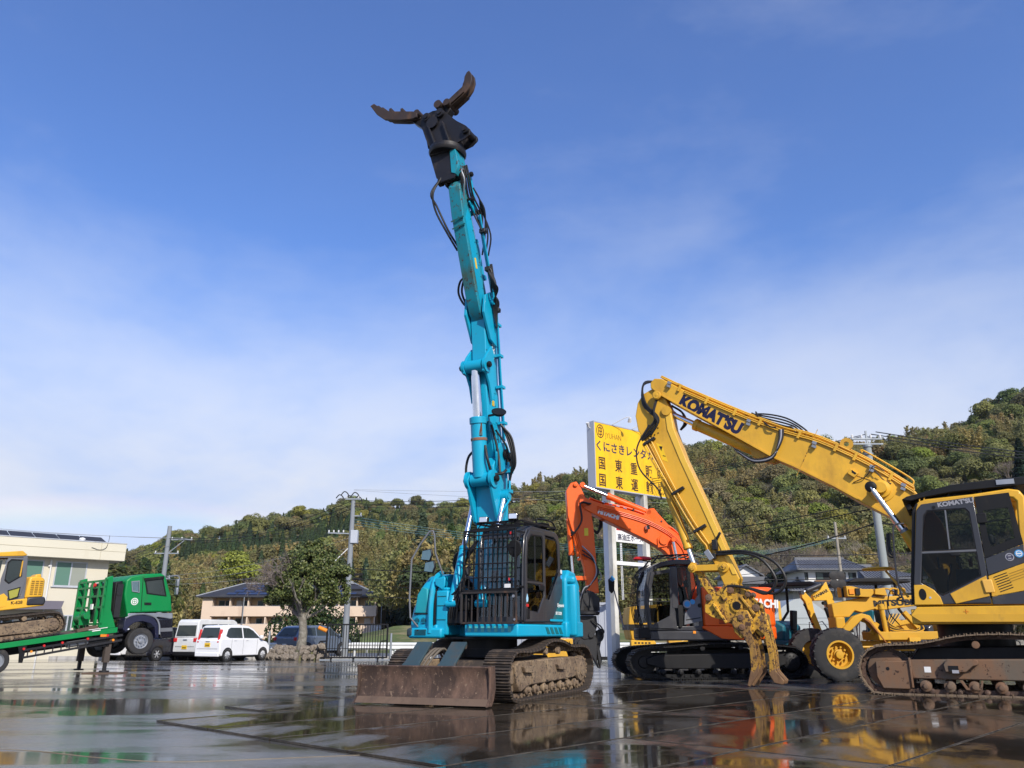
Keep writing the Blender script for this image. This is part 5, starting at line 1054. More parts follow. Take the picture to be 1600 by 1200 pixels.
    q = B(); q.box(-1.08, -1.0, y0 + .08, y1 - .08, 1.8, 2.7); q.out('cab_rear_wall', M_inner, t)
    q = B(); q.prism([(1.10, 1.80), (1.06, 2.2), (.83, 3.72), (.74, 3.88), (.68, 3.86), (.74, 3.7), (.98, 2.2), (1.02, 1.80)], y0 + .02, y1 - .0); q.out('front_pillar', M_blk, t, bev=.02)
    # door
    dO = [(1.0, 2.20), (.745, 3.72), (.64, 3.84), (-.34, 3.93), (-.36, 2.25), (-.34, 1.78), (.50, 1.79), (.66, 2.0)]
    dI = [(.86, 2.22), (.63, 3.60), (.54, 3.70), (-.16, 3.70), (-.235, 3.60), (-.25, 2.33), (.50, 1.95), (.62, 2.02)]
    dr = B().ring(dO, dI, y1 + .004, y1 + .05).out('cab_door', M_cab, t, bev=.014)
    window(dr, [(.79, 2.86), (.63, 3.61), (.54, 3.71), (-.16, 3.71), (-.24, 3.61), (-.245, 2.86)], y1 + .03, M_gld, fr=M_blk, fw=.022)
    window(dr, [(.87, 2.24), (.80, 2.82), (-.245, 2.82), (-.25, 2.34), (.50, 1.96), (.64, 2.03)], y1 + .03, M_gld, fr=M_blk, fw=.022)
    B().obox((.22, y1 + .03, 3.28), (-.04, 0, 1), (1, 0, 0), .84, .02, .03).out('door_glass_bar', M_cab2, dr)
    B().box(-.25, .80, y1 + .022, y1 + .042, 2.815, 2.855).out('door_mid_rail', M_cab2, dr)
    q = B(); q.box(.06, .24, y1 + .045, y1 + .065, 2.74, 2.80); q.out('window_latch', M_blk, dr, bev=.01)
    B().box(-.52, -.34, y1 + .005, y1 + .055, 3.38, 3.58).out('door_hinge', M_blk, t, bev=.01)
    B().prism([(1.00, 2.18), (.80, 2.18), (.64, 2.07), (.545, 1.93), (.51, 1.78), (1.04, 1.78)], y1 + .052, y1 + .075).out('door_lower_panel', M_kyel, dr, bev=.01)
    q = B(); q.cyl((.86, y1 + .07, 1.99), (.86, y1 + .082, 1.99), .085, n=20)
    o = q.out('speaker_hole', M_blk, dr)
    for v in o.data.vertices: v.co.z = 1.99 + (v.co.z - 1.99) * 1.35; v.co.x = .86 + (v.co.x - .86) * .8
    B().cyl((.73, y1 + .07, 1.92), (.73, y1 + .08, 1.92), .022, n=12).out('door_lock', M_chrome, dr)
    B().prism([(.36, 1.99), (-.335, 2.33), (-.335, 1.93), (.28, 1.79)], y1 + .052, y1 + .068).out('door_yellow_panel', M_kyel, dr, bev=.008)
    q = B(); q.prism([(-.24, 2.25), (-.42, 2.25), (-.44, 2.0), (-.27, 1.99)], y1 + .07, y1 + .10); q.out('door_handle', paint('handle_amber', (.75, .42, .08), .4, amt=.2), dr, bev=.02)
    B().prism([(-.37, 3.94), (-.99, 4.0), (-1.08, 2.93), (-.37, 2.68)], y1 + .001, y1 + .012).out('quarter_window_surround', M_blk, t) if False else None
    B().ring([(-.37, 3.93), (-.99, 3.97), (-1.08, 2.93), (-.37, 2.68)], [(-.48, 3.64), (-.93, 3.67), (-.95, 3.05), (-.49, 2.88)], y1 + .001, y1 + .014).out('quarter_window_surround', M_blk, t, smooth=False)
    window(t, [(-.46, 3.66), (-.95, 3.69), (-.97, 3.03), (-.47, 2.86)], y1 - .01, M_gld)
    B().prism([(-.37, 2.67), (-1.08, 2.92), (-1.04, 2.56), (-.37, 2.33)], y1 + .002, y1 + .035).out('side_panel', M_cab, t, bev=.008)
    B().prism([(-.37, 2.32), (-1.04, 2.555), (-.98, 2.03), (-.37, 1.92)], y1 + .002, y1 + .035).out('side_yellow_panel', M_kyel, t, bev=.008)
    B().prism([(-.37, 1.915), (-.98, 2.02), (-.98, 1.77), (-.37, 1.77)], y1 + .002, y1 + .03).out('side_lower_panel', M_cab, t, bev=.006)
    for i in range(7): B().prism([(-.46 - .012 * i, 2.30 - i * .047), (-.70 - .012 * i, 2.385 - i * .047), (-.70 - .012 * i, 2.368 - i * .047), (-.46 - .012 * i, 2.283 - i * .047)], y1 + .036, y1 + .041).out('vent_slot', M_blk, t)
    for i in range(4): B().prism([(-.74, 2.36 - i * .05), (-1.0, 2.45 - i * .05), (-1.0, 2.44 - i * .05), (-.74, 2.35 - i * .05)], y1 + .036, y1 + .044).out('panel_groove', paint('groove_yellow', (.3, .17, .02), .5, amt=0), t)
    for x, z, m_, m2 in ((-.80, 2.68, M_sgrey, M_navy), (-.97, 2.74, M_lblue, M_lwhite)):
        o = B().cyl((x, y1 + .036, z), (x, y1 + .042, z), .078, n=20).out('round_sticker', m_, t); B().ring([(x + .06 * math.cos(a * .7854), z + .06 * math.sin(a * .7854)) for a in range(8)], [(x + .045 * math.cos(a * .7854), z + .045 * math.sin(a * .7854)) for a in range(8)], y1 + .043, y1 + .046).out('sticker_ring', m2, o); B().box(x - .05, x + .05, y1 + .043, y1 + .046, z - .012, z + .012).out('sticker_bar', m2, o)
    q = B(); q.cyl((-1.03, y1 + .036, 2.42), (-1.03, y1 + .05, 2.42), .022, n=10); q.out('door_lock', M_chrome, t)
    text('maker_lettering', "KOMAT'SU", .125, side(.33, y1 + .052, 3.76, -1, .085), M_sgrey, dr, .006, sx=1.12)
    B().cyl((.41, y1 + .05, 3.76), (.41, y1 + .06, 3.76), .035, n=14).out('round_plug', M_blk, dr)
    for a, b_ in (((1.06, 2.0), (1.0, 2.6)), ((.99, 2.64), (.80, 3.74))): B().add([(a[0] - .03, y0 + .06, a[1]), (a[0] - .03, y1 - .1, a[1]), (b_[0] - .03, y1 - .1, b_[1]), (b_[0] - .03, y0 + .06, b_[1])], [(0, 1, 2, 3)]).out('windscreen_pane', M_gld, t, smooth=False)
    interior(t, -.15, .88, 1.82, sheet=False)
    q = B(); q.prism([(1.0, 3.97), (.90, 4.03), (.04, 4.21), (-.92, 4.27), (-1.6, 4.27), (-1.6, 4.12), (-.86, 4.09), (.02, 4.06), (.61, 3.98), (.82, 3.93)], y0 - .05, y1 + .02); q.out('roof_guard', M_blk, t, bev=.015)
    for x in (.62, .1, -.5, -1.1): B().cyl((x, y1 - .1, 3.92), (x, y1 - .1, 4.1), .03, n=8).out('guard_bolt', M_blk, t)
    q = B(); q.box(-1.12, -.80, y1 + .021, y1 + .04, 4.14, 4.24); q.out('guard_lamp', M_bare, t)
    q = B(); q.tube([(.66, y1 - .02, 3.9), (.64, y1 - .02, 4.02), (.56, y1 - .02, 4.0), (.58, y1 - .02, 3.92)], .014, 6); q.out('lifting_eye', M_kyel, t)
    q = B(); q.prism([(.84, 3.9), (.95, 3.86), (.92, 3.74), (.82, 3.76)], y0, y1 - .1); q.out('front_visor', M_blk, t, bev=.02)
    # handrail and wiring before the cab
    q = B(); q.tube([(1.02, y1, 3.46), (1.20, y1 + .03, 3.44), (1.26, y1 + .03, 3.2), (1.30, y1 + .02, 2.4), (1.24, y1, 1.9), (1.08, y1 - .02, 1.85)], .02, 7); q.out('handrail', M_cab, t)
    q = B(); q.tube([(1.26, y1, 1.95), (1.36, y1, 1.90), (1.2, y1, 1.86)], .02, 6); q.out('rail_bracket', M_blk, t)
    q = B(); q.lathe([(0, .34), (.02, .36), (.05, .34)], (1.75, -.2, 2.62), (0, 0, 1), 24); q.bar((1.6, -.2, 2.6), (1.2, -.2, 2.0), .05); q.out('round_deck_light', M_kyel, t)
    for i in range(3): hose(t, [(1.30 + i * .04, 1.30, 3.28), (1.36 + i * .03, 1.32, 3.0 - i * .08), (1.27, 1.34, 2.75)], .02)
    hose(t, [(1.3, 1.3, 1.95), (1.5, .8, 2.1), (1.62, .4, 1.7), (1.45, .1, 1.4)], .012)
    # ---- boom
    bB = [(1.02, 3.55), (1.54, 3.90), (1.96, 4.18), (2.43, 4.54), (3.29, 5.10), (3.76, 5.37), (4.93, 6.22), (5.90, 6.91), (6.60, 7.42), (6.80, 7.62), (6.80, 7.78)]
    bT = [(6.68, 7.88), (6.47, 7.84), (5.86, 7.42), (4.41, 6.56), (3.42, 6.04), (2.64, 5.70), (1.64, 5.06), (.73, 4.30), (.30, 3.6), (.05, 2.6), (-.05, 1.9), (.55, 1.9)]
    bm = B().prism(bB + bT, -.30, .32).out('boom', M_kyel, t, bev=.022)
    B().prism([(x, z + .0) for x, z in [(1.02, 3.555), (1.54, 3.905), (2.43, 4.545), (3.29, 5.105), (3.76, 5.375), (4.93, 6.225), (5.90, 6.915), (6.6, 7.425), (6.6, 7.46), (5.88, 6.955), (4.91, 6.265), (3.74, 5.42), (3.27, 5.15), (2.41, 4.59), (1.52, 3.95), (1.0, 3.6)]], .321, .335).out('boom_flange', M_kyel, bm)
    B().obox((2.95, .325, 5.42), (-.55, 0, 1), (0, 1, 0), 1.25, .012, .012).out('weld_seam', M_kyelw, bm); B().obox((1.62, .325, 4.62), (1, 0, .5), (0, 1, 0), .9, .012, .012).out('weld_seam', M_kyelw, bm)
    q = B(); q.prism([(2.03, 4.92), (1.86, 4.80), (1.96, 4.70), (2.1, 4.82)], .321, .42); q.out('step_bracket', M_kyel, bm, bev=.008)
    q = B(); q.prism([(1.99, 4.89), (1.90, 4.80), (1.93, 4.77), (2.0, 4.83)], .421, .424); q.out('bracket_hole', M_blk, bm)
    q = B(); q.lathe([(0, .30), (.02, .29), (.03, .21), (.10, .20), (.12, .13), (.30, .12)], (1.42, .32, 4.40), (0, 1, 0), 30); q.out('ram_boss', M_kyel, bm)
    for y in (-.60, .66): 
        r_ = B(); r_.lathe([(0, .10), (.05, .13), (.10, .12), (.12, .08)], (1.62, y - .06, 4.42), (0, 1, 0), 20); o = r_.out('rod_eye', M_blk, t)
        B().cyl((1.62, y, 4.40), (1.02, y, 3.30), .062, n=18).out('piston_rod', M_chrome, o); B().cyl((1.04, y, 3.36), (.62, y, 2.5), .12, n=18).out('hydraulic_cylinder', M_kyel, t)
        B().lathe([(0, .09), (.12, .09), (.14, .06)], (1.08, y, 3.42), (-.5, 0, -.85), 14).out('cylinder_head', M_bare, t)
    text('maker_lettering', "KOMAT'SU", .42, side(6.07, .323, 7.06, -.836, -.548), M_navy, bm, .026, sx=.90, space=.98)
    # pipes along the top of the boom
    line = [(6.5, 7.86), (5.86, 7.45), (4.41, 6.59), (3.42, 6.07), (2.64, 5.73), (1.64, 5.09), (.75, 4.35)]
    for i, (y, l) in enumerate(((-.18, .05), (-.10, .09), (-.02, .05), (.06, .09), (.14, .05), (.22, .09), (.29, .04))): B().tube([(x, y, z + l) for x, z in line], .022, 6, k=3).out('hydraulic_pipe', M_kyel, bm)
    for k in range(2): B().tube([(x, .35, z - .05 - k * .05) for x, z in line[1:]], .019, 6, k=3).out('hydraulic_pipe', M_kyel, bm)
    for x, z in ((6.0, 7.55), (5.3, 7.1), (4.6, 6.7), (4.0, 6.36), (3.1, 5.93), (2.3, 5.52), (1.9, 5.26), (1.2, 4.72)):
        q = B(); q.obox((x, .03, z + .06), (.86, 0, .5), (-.5, 0, .86), .06, .62, .05); q.obox((x - .02, .36, z - .05), (.86, 0, .5), (-.5, 0, .86), .06, .05, .20); q.out('pipe_clamp', M_kyel, bm)
    for x, z in ((6.25, 7.72), (4.25, 6.42), (2.75, 5.68), (1.55, 4.98), (.95, 4.5)):
        q = B(); q.obox((x, .37, z - .05), (.86, 0, .5), (-.5, 0, .86), .10, .07, .07); q.obox((x + .02, .38, z - .14), (.86, 0, .5), (-.5, 0, .86), .10, .07, .06); q.out('pipe_coupling', M_bare, bm)
    for k in range(4): hose(bm, [(4.45 - k * .12, .0 + k * .08, 6.62), (3.95, .0 + k * .09, 6.60 - k * .07), (3.4, .0 + k * .09, 6.42 - k * .09), (3.0 + k * .08, .0 + k * .08, 6.10), (2.85 + k * .1, .02 + k * .07, 5.86)], .021)
    for k in range(3): hose(bm, [(3.45 + k * .04, .36, 6.05), (3.5 + k * .03, .44, 5.75), (3.75, .46, 5.4 - k * .03), (4.2, .40, 5.36 - k * .03), (4.55, .3, 5.60 - k * .02), (4.7, .2, 5.72)], .028, M_hose if k != 1 else M_sgrey)
    q = B(); q.ring([(2.05 + .15 * math.cos(a * PI / 8), 5.55 + .15 * math.sin(a * PI / 8)) for a in range(16)], [(2.05 + .06 * math.cos(a * PI / 8), 5.55 + .06 * math.sin(a * PI / 8)) for a in range(16)], .2, .27); q.out('lifting_eye', M_kyel, bm)
    q = B(); q.tube([(3.9, .34, 6.3), (3.75, .42, 6.15), (3.6, .42, 6.1)], .02, 6); q.tube([(2.0, .34, 4.60), (1.7, .40, 4.72), (1.5, .40, 4.95), (1.3, .36, 4.8)], .012, 6); q.tube([(1.55, .4, 4.9), (1.35, .4, 4.6), (1.2, .36, 4.5)], .012, 6); q.out('cable', M_hose, bm)
    q = B(); q.tube([(1.75, .02, 5.36), (1.68, .02, 5.38), (.82, .02, 4.68), (.75, .02, 4.5)], .02, 6); q.out('grab_rail', M_kyel, bm)
    # ---- stick
    st = [(6.78, 7.62), (7.06, 7.50), (7.22, 7.27), (7.30, 6.91), (7.24, 6.50), (7.05, 6.13), (6.61, 5.23), (6.09, 4.20), (5.65, 3.37), (5.35, 2.68), (5.22, 2.30), (5.0, 2.20), (4.85, 2.50), (5.04, 3.03), (5.57, 4.51), (6.0, 5.62), (6.25, 6.45), (6.30, 6.95), (6.45, 7.35)]
    s = B().prism(st, -.22, .24).out('stick', M_kyel, t, bev=.02)
    B().prism([(6.32, 6.95), (6.26, 6.45), (6.0, 5.62), (5.57, 4.51), (5.04, 3.03), (4.9, 2.6), (5.0, 2.6), (5.16, 3.02), (5.72, 4.50), (6.14, 5.60), (6.42, 6.42), (6.46, 6.95)], .241, .262).out('stick_flange', paint('bright_yellow_edge', (.78, .47, .05), .3, amt=.1, coat=.3), s, bev=.004)
    pin(s, (6.62, .0, 7.38), .12, .36, M_kyel); B().cyl((6.41, -.3, 6.94), (6.41, .3, 6.94), .13, n=18).out('ram_boss', M_kyel, s)
    ram(s, (4.05, .0, 5.56), (6.41, 0, 6.94), .145, M_kyel, .72, .075, w=.16)
    q = B(); q.prism([(3.55, 5.36), (3.95, 5.72), (4.35, 5.80), (4.3, 5.5), (4.05, 5.36), (3.8, 5.28)], -.14, .14); q.out('ram_bracket', M_kyel, bm, bev=.012)
    for k in range(4): B().tube([(x, .27 + (k % 2) * .03, z) for x, z in [(7.12 - k * .07, 6.1 + k * .05), (6.68 - k * .07, 5.2), (6.14 - k * .06, 4.12), (5.78 - k * .06, 3.5), (5.62 - k * .04, 3.3), (5.6 - k * .03, 3.05)]], .022, 6).out('hydraulic_pipe', M_kyel, s)
    for x, z in ((7.0, 6.15), (6.3, 4.75), (5.8, 3.75)):
        q = B(); q.obox((x - .08, .3, z), (.45, 0, .9), (-.9, 0, .45), .07, .10, .36); q.out('pipe_clamp', M_steelp, s, bev=.008)
    q = B(); q.box(5.3, 5.42, .24, .40, 3.2, 3.45); q.box(5.36, 5.5, .26, .38, 2.98, 3.12); q.cyl((5.35, .3, 3.4), (5.2, .36, 3.62), .035, n=8); q.out('valve_block', M_steelp, s, bev=.01); B().obox((5.52, .36, 3.08), (.5, 0, .8), (0, 1, 0), .26, .14, .05).out('valve_cover', M_bare, s, bev=.01)
    ram(s, (6.62, .06, 5.0), (5.98, .06, 2.85), .11, M_kyel, .80, .06)
    for k in range(3): hose(s, [(6.7, .12 + k * .04, 7.85), (7.02, .2 + k * .05, 7.82 - k * .05), (7.05 - k * .05, .28 + k * .03, 7.2), (6.72 - k * .05, .34, 6.75), (6.95 - k * .1, .36, 6.45), (7.12, .30, 6.22 - k * .02)], .028)
    for k in range(2): hose(s, [(6.55, .2, 7.6), (6.72, .4, 7.0 - k * .1), (6.62, .42, 6.6), (6.85, .34, 6.3)], .024)
    for k in range(2): hose(s, [(6.4, -.2, 7.2), (6.15, -.34, 7.0), (6.05 + k * .06, -.34, 6.7), (6.2, -.25, 6.5)], .03)
    hose(s, [(6.9, .3, 6.6), (7.25, .36, 6.0), (7.2, .36, 5.4), (6.75, .34, 4.85), (6.7, .2, 4.6)], .022)
    for k in range(2): hose(s, [(5.35, .3, 3.15 - k * .06), (4.6, .45, 3.12 - k * .05), (3.95 + k * .22, .5, 2.85), (3.72 + k * .22, .5, 2.4), (4.0 + k * .2, .45, 2.12), (4.6, .36, 2.25), (5.1, .32, 2.32), (5.25, .3, 2.1)], .034)
    B().prism([(6.60, 6.02), (6.76, 6.10), (6.62, 5.62), (6.46, 5.55)], .2415, .245).out('warning_label', paint('label_yellow3', (.80, .52, .02), .5, amt=.2, dirt=(.4, .25, .02)), s)
    q = B(); q.prism([(6.68, 6.0), (6.58, 5.98), (6.62, 5.86)], .2455, .248); q.obox((6.55, .247, 5.72), (1, 0, .4), (0, 1, 0), .08, .02, .003); q.out('warning_sign', M_blet, s)
    for i in range(6): B().cyl((6.88 - (i % 3) * .10, .241, 6.42 + (i % 3) * .04 - (i // 3) * .14), (6.88 - (i % 3) * .10, .25, 6.42 + (i % 3) * .04 - (i // 3) * .14), .02, n=8).out('plug_hole', M_blk, s)
    # links
    for y in (-.26, .28):
        q = B(); q.bar((5.98, y, 2.78), (5.22, y, 2.78), .05, .15); q.cyl((5.98, y - .04, 2.78), (5.98, y + .04, 2.78), .11, n=18); q.cyl((5.2, y - .04, 2.78), (5.2, y + .04, 2.78), .13, n=18); q.out('link_lever', M_kyel, s, bev=.01)
    q = B(); q.prism([(6.02, 2.84), (5.90, 2.86), (5.62, 2.4), (5.48, 2.16), (5.60, 2.08), (5.82, 2.4)], -.14, .16); q.out('bucket_link', M_kyelw, s, bev=.012)
    for c in ((5.98, 2.78), (5.20, 2.78)): pin(s, (c[0], .0, c[1]), .07, .33, M_kyelw)
    # ---- grapple
    g = bpy.data.objects.new('claw_grapple', None); COL.objects.link(g); g.parent = t
    body = [(5.74, 1.86), (5.66, 2.10), (5.43, 2.18), (5.20, 2.38), (4.95, 2.42), (4.74, 2.25), (4.62, 2.04), (4.45, 1.89), (4.41, 1.62), (4.50, 1.36), (4.65, 1.20), (4.98, 1.22), (5.12, 1.44), (5.36, 1.54), (5.58, 1.60), (5.74, 1.72)]
    for y in (-.24, .22): B().prism(body, y, y + .05).out('grapple_plate', M_kyelw, g, bev=.008)
    B().prism([(5.5, 1.75), (5.3, 2.0), (4.8, 2.1), (4.6, 1.6), (4.95, 1.35), (5.3, 1.6)], -.2, .22).out('grapple_core', M_kyelw, g)
    q = B(); q.lathe([(0, .15), (.04, .15), (.05, .10)], (4.95, .27, 1.86), (0, 1, 0), 26); o = q.out('centre_boss', M_kyelw, g); B().cyl((4.95, .321, 1.86), (4.95, .324, 1.86), .10, n=22).out('boss_hole', M_blk, o)
    for a, b_ in (((4.85, 2.08), (4.52, 1.62)), ((5.52, 1.92), (5.22, 1.46))): B().bar((a[0], .30, a[1]), (b_[0], .30, b_[1]), .06, .10, up=(0, 1, 0)).out('stiffening_rib', M_kyelw, g, bev=.012)
    for x, z, r_ in ((5.62, 2.06, .085), (5.08, 2.24, .10), (5.22, 2.03, .055), (4.50, 1.80, .09), (4.66, 2.12, .07)): pin(g, (x, .01, z), r_, .28, M_rustf)
    q = B(); q.prism([(5.14, 2.3), (5.3, 2.1), (5.24, 2.0), (5.16, 2.06)], .28, .36); q.out('hose_bracket', M_kyelw, g)
    M_ti = paint('worn_claw', (.40, .22, .035), .5, dirt=(.17, .095, .045), amt=.62, scale=3.0, chip=(.07, .035, .02), chip_amt=.7, bmp=.25)
    M_tip = paint('bare_claw_tip', (.22, .125, .06), .55, metal=.1, dirt=(.11, .06, .035), amt=.6, scale=5, bmp=.25)
    f1 = [(5.06, 1.56), (4.92, 1.72), (4.72, 1.73), (4.62, 1.54), (4.66, 1.30), (4.56, .78), (4.565, .36), (4.78, .04), (4.83, .07), (4.72, .44), (4.72, .9), (4.86, 1.19), (5.08, 1.40)]
    fr = B().prism([(5.10, 1.50), (4.94, 1.74), (4.70, 1.75), (4.58, 1.52), (4.68, 1.22), (4.9, 1.1), (5.05, 1.25)], .275, .335).out('front_claw', M_kyelw, g, bev=.015)
    for c in ((4.86, 1.58), (4.85, 1.36)): pin(fr, (c[0], .2, c[1]), .075, .16, M_rustf)
    for y in (.34, .06, -.22):
        dx = (.34 - y) * -.12; f = B().prism([(x + dx, z) for x, z in f1], y - .035, y + .035).out('claw_tine', M_ti, fr, bev=.01)
        B().prism([(4.545 + dx, .52), (4.550 + dx, .35), (4.78 + dx, .03), (4.84 + dx, .06), (4.73 + dx, .40), (4.66 + dx, .36)], y - .042, y + .042).out('claw_tip', M_tip, f, bev=.012)
    q = B(); q.prism([(4.76, 1.12), (4.68, 1.10), (4.66, 1.0), (4.74, 1.02)], -.26, .34); q.out('claw_web', M_ti, fr, bev=.01)
    f2 = [(4.66, 1.64), (4.48, 1.72), (4.32, 1.66), (4.30, 1.4), (4.20, .80), (4.20, .40), (4.04, .16), (4.07, .10), (4.24, .16), (4.34, .34), (4.32, .73), (4.38, 1.19), (4.60, 1.38)]
    rr_ = B().prism([(4.66, 1.66), (4.48, 1.74), (4.30, 1.68), (4.26, 1.35), (4.44, 1.1), (4.62, 1.3)], .12, .18).out('rear_claw', M_kyelw, g, bev=.015)
    pin(rr_, (4.46, .05, 1.58), .09, .16, M_rustf); B().prism([(4.5, 1.95), (4.40, 1.9), (4.34, 1.6), (4.45, 1.55)], -.1, .12).out('claw_link', M_kyelw, rr_, bev=.01)
    for y in (.20, -.10, -.30):
        f = B().prism(f2, y - .035, y + .035).out('claw_tine', M_ti, rr_, bev=.01)
        B().prism([(4.20, .44), (4.19, .38), (4.02, .17), (4.06, .085), (4.25, .13), (4.35, .32), (4.30, .38)], y - .042, y + .042).out('claw_tip', M_tip, f, bev=.012)
    q = B(); q.prism([(4.42, 1.1), (4.28, 1.08), (4.28, .95), (4.40, .97)], -.3, .2); q.cyl((4.32, -.3, .55), (4.32, .22, .55), .05, n=10); q.out('claw_web', M_ti, rr_, bev=.01)
yellow_excavator()
# ================================================================ buildings, sign, poles, street furniture
M_cream = paint("cream_wall", (.58, .54, .43), .75, dirt=(.50, .44, .30), amt=.35, scale=.5, var=.05, bmp=.1)
M_fascia = paint("cream_fascia", (.60, .565, .45), .7, dirt=(.50, .46, .33), amt=.3, scale=.6, var=.05)
M_alu = paint("aluminium_frame", (.45, .47, .50), .4, metal=.4, amt=.1)
M_wgl = paint("dark_window_glass", (.05, .075, .07), .06, amt=0)
M_wgr = paint("green_blind_behind_glass", (.10, .20, .155), .12, amt=.3, dirt=(.07, .15, .12), scale=.4)
M_wgy = paint("grey_blind_behind_glass", (.27, .29, .25), .12, amt=.2, dirt=(.2, .21, .19), scale=.4)
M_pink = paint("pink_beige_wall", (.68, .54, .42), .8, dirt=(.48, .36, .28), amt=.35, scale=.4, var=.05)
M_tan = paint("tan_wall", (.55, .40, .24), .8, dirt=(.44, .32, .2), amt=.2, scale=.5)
M_roofd = paint("dark_slate_roof", (.035, .037, .045), .6, amt=.3, dirt=(.06, .06, .06), scale=.6)
M_solar = paint("solar_panel", (.03, .045, .10), .3, amt=.25, dirt=(.06, .09, .2), scale=.8)
M_tile = paint("grey_roof_tile", (.12, .125, .14), .45, dirt=(.10, .105, .12), amt=.5, scale=1.2)
M_plast = paint("white_plaster", (.66, .66, .65), .8, amt=.2, dirt=(.62, .6, .56), scale=.4)
M_pole = paint("concrete_pole", (.22, .24, .26), .75, dirt=(.22, .22, .21), amt=.4, scale=1.5)
M_galv = paint("galvanised_steel", (.28, .31, .34), .45, metal=.35, dirt=(.3, .3, .3), amt=.3)
M_sky = None

# ---- cream office building at the left
def office():
    d = Vector((.75, .66, 0)).normalized(); C0 = (-21.6, 44.5, 0)
    t = thing('office_building', 'cream two-storey office building with flat roof and a row of solar panels on top', 'building', C0, math.degrees(math.atan2(d.y, d.x)))
    # local x: along the facade (away to the right), local -y: outwards to the yard
    B().box(-22, -.35, .0, 9, -.1, 5.2).out('wall', M_cream, t)
    B().box(-22, .25, -.62, 9.4, 4.98, 5.88).out('roof_slab', M_fascia, t, bev=.02)
    B().box(-22, .22, -.635, -.621, 5.46, 5.475).out('fascia_joint', paint('joint_line', (.45, .41, .30), .8, amt=0), t)
    B().box(-22.02, .27, -.64, 9.42, 5.881, 5.93).out('roof_edge', M_alu, t)
    B().box(-1.02, -1.0, -.633, -.621, 5.0, 5.86).out('fascia_joint', MATS['joint_line'], t); B().box(-7.02, -7.0, -.633, -.621, 5.0, 5.86).out('fascia_joint', MATS['joint_line'], t)
    for i in range(10):
        x = -12 + i * 1.16
        q = B(); q.add([(x, .5, 6.0), (x + 1.1, .5, 6.0), (x + 1.1, 1.9, 6.75 if False else 6.42), (x, 1.9, 6.42), (x, .5, 5.96), (x + 1.1, .5, 5.96), (x + 1.1, 1.9, 6.38), (x, 1.9, 6.38)], [(0, 1, 2, 3), (7, 6, 5, 4), (0, 4, 5, 1), (1, 5, 6, 2), (2, 6, 7, 3), (3, 7, 4, 0)]); q.out('solar_panel', M_roofd, t, smooth=False)
        B().bar((x + .2, 1.85, 5.88), (x + .2, 1.85, 6.4), .04).out('panel_support', M_alu, t); B().bar((x + .95, .55, 5.88), (x + .95, .55, 6.0), .04).out('panel_support', M_alu, t)
    def win(x0, x1, z0, z1, mats):
        f = B(); f.ring([(x0, z0), (x1, z0), (x1, z1), (x0, z1)], [(x0 + .06, z0 + .06), (x1 - .06, z0 + .06), (x1 - .06, z1 - .06), (x0 + .06, z1 - .06)], -.03, .02)
        xm = (x0 + x1) / 2; f.box(xm - .035, xm + .035, -.035, .015, z0 + .06, z1 - .06); f.box(x0 - .08, x1 + .08, -.08, -.0, z0 - .05, z0 - .002)
        o = f.out('window', M_alu, t, smooth=False)
        B().box(x0 + .06, xm - .035, -.012, -.003, z0 + .06, z1 - .06).out('window_pane', mats[0], o, smooth=False); B().box(xm + .035, x1 - .06, -.012, -.003, z0 + .06, z1 - .06).out('window_pane', mats[1], o, smooth=False)
    win(-2.92, -1.40, 3.58, 4.86, (M_wgr, M_wgy)); win(-5.2, -3.46, 3.58, 4.86, (M_wgr, M_wgr)); win(-8.4, -6.6, 3.58, 4.86, (M_wgr, M_wgr)); win(-2.2, -1.72, .9, 2.16, (M_wgl, M_wgl)); win(-5.4, -4.4, .9, 2.1, (M_wgl, M_wgl)); win(-1.5, -.9, .9, 2.12, (M_wgr, M_wgl))
    B().prism([(-5.6, 2.35), (-2.55, 2.42), (-2.45, 2.82), (-5.6, 2.80)], -.9, -.02).out('awning', paint('slate_awning', (.14, .13, .16), .7, amt=.2), t)
    B().tube([(-3.25, -.08, 4.55), (-3.2, -.08, 4.62), (-3.15, -.08, 4.55), (-3.15, -.08, 0)], .04, 6).out('drain_pipe', M_plast, t)
    q = B(); q.lathe([(0, .12), (.1, .16), (.16, .14), (.2, .03)], (-1.9, -.2, 5.93), (0, 0, 1), 12); q.out('roof_vent', M_plast, t)
    q = B(); q.tube([(-1.5, -.65, 5.6), (-1.1, -.66, 5.5), (-.8, -.66, 5.62), (-.7, -.6, 5.95), (-.65, -.5, 6.3)], .012, 5); q.out('cable', M_blk, t)
office()

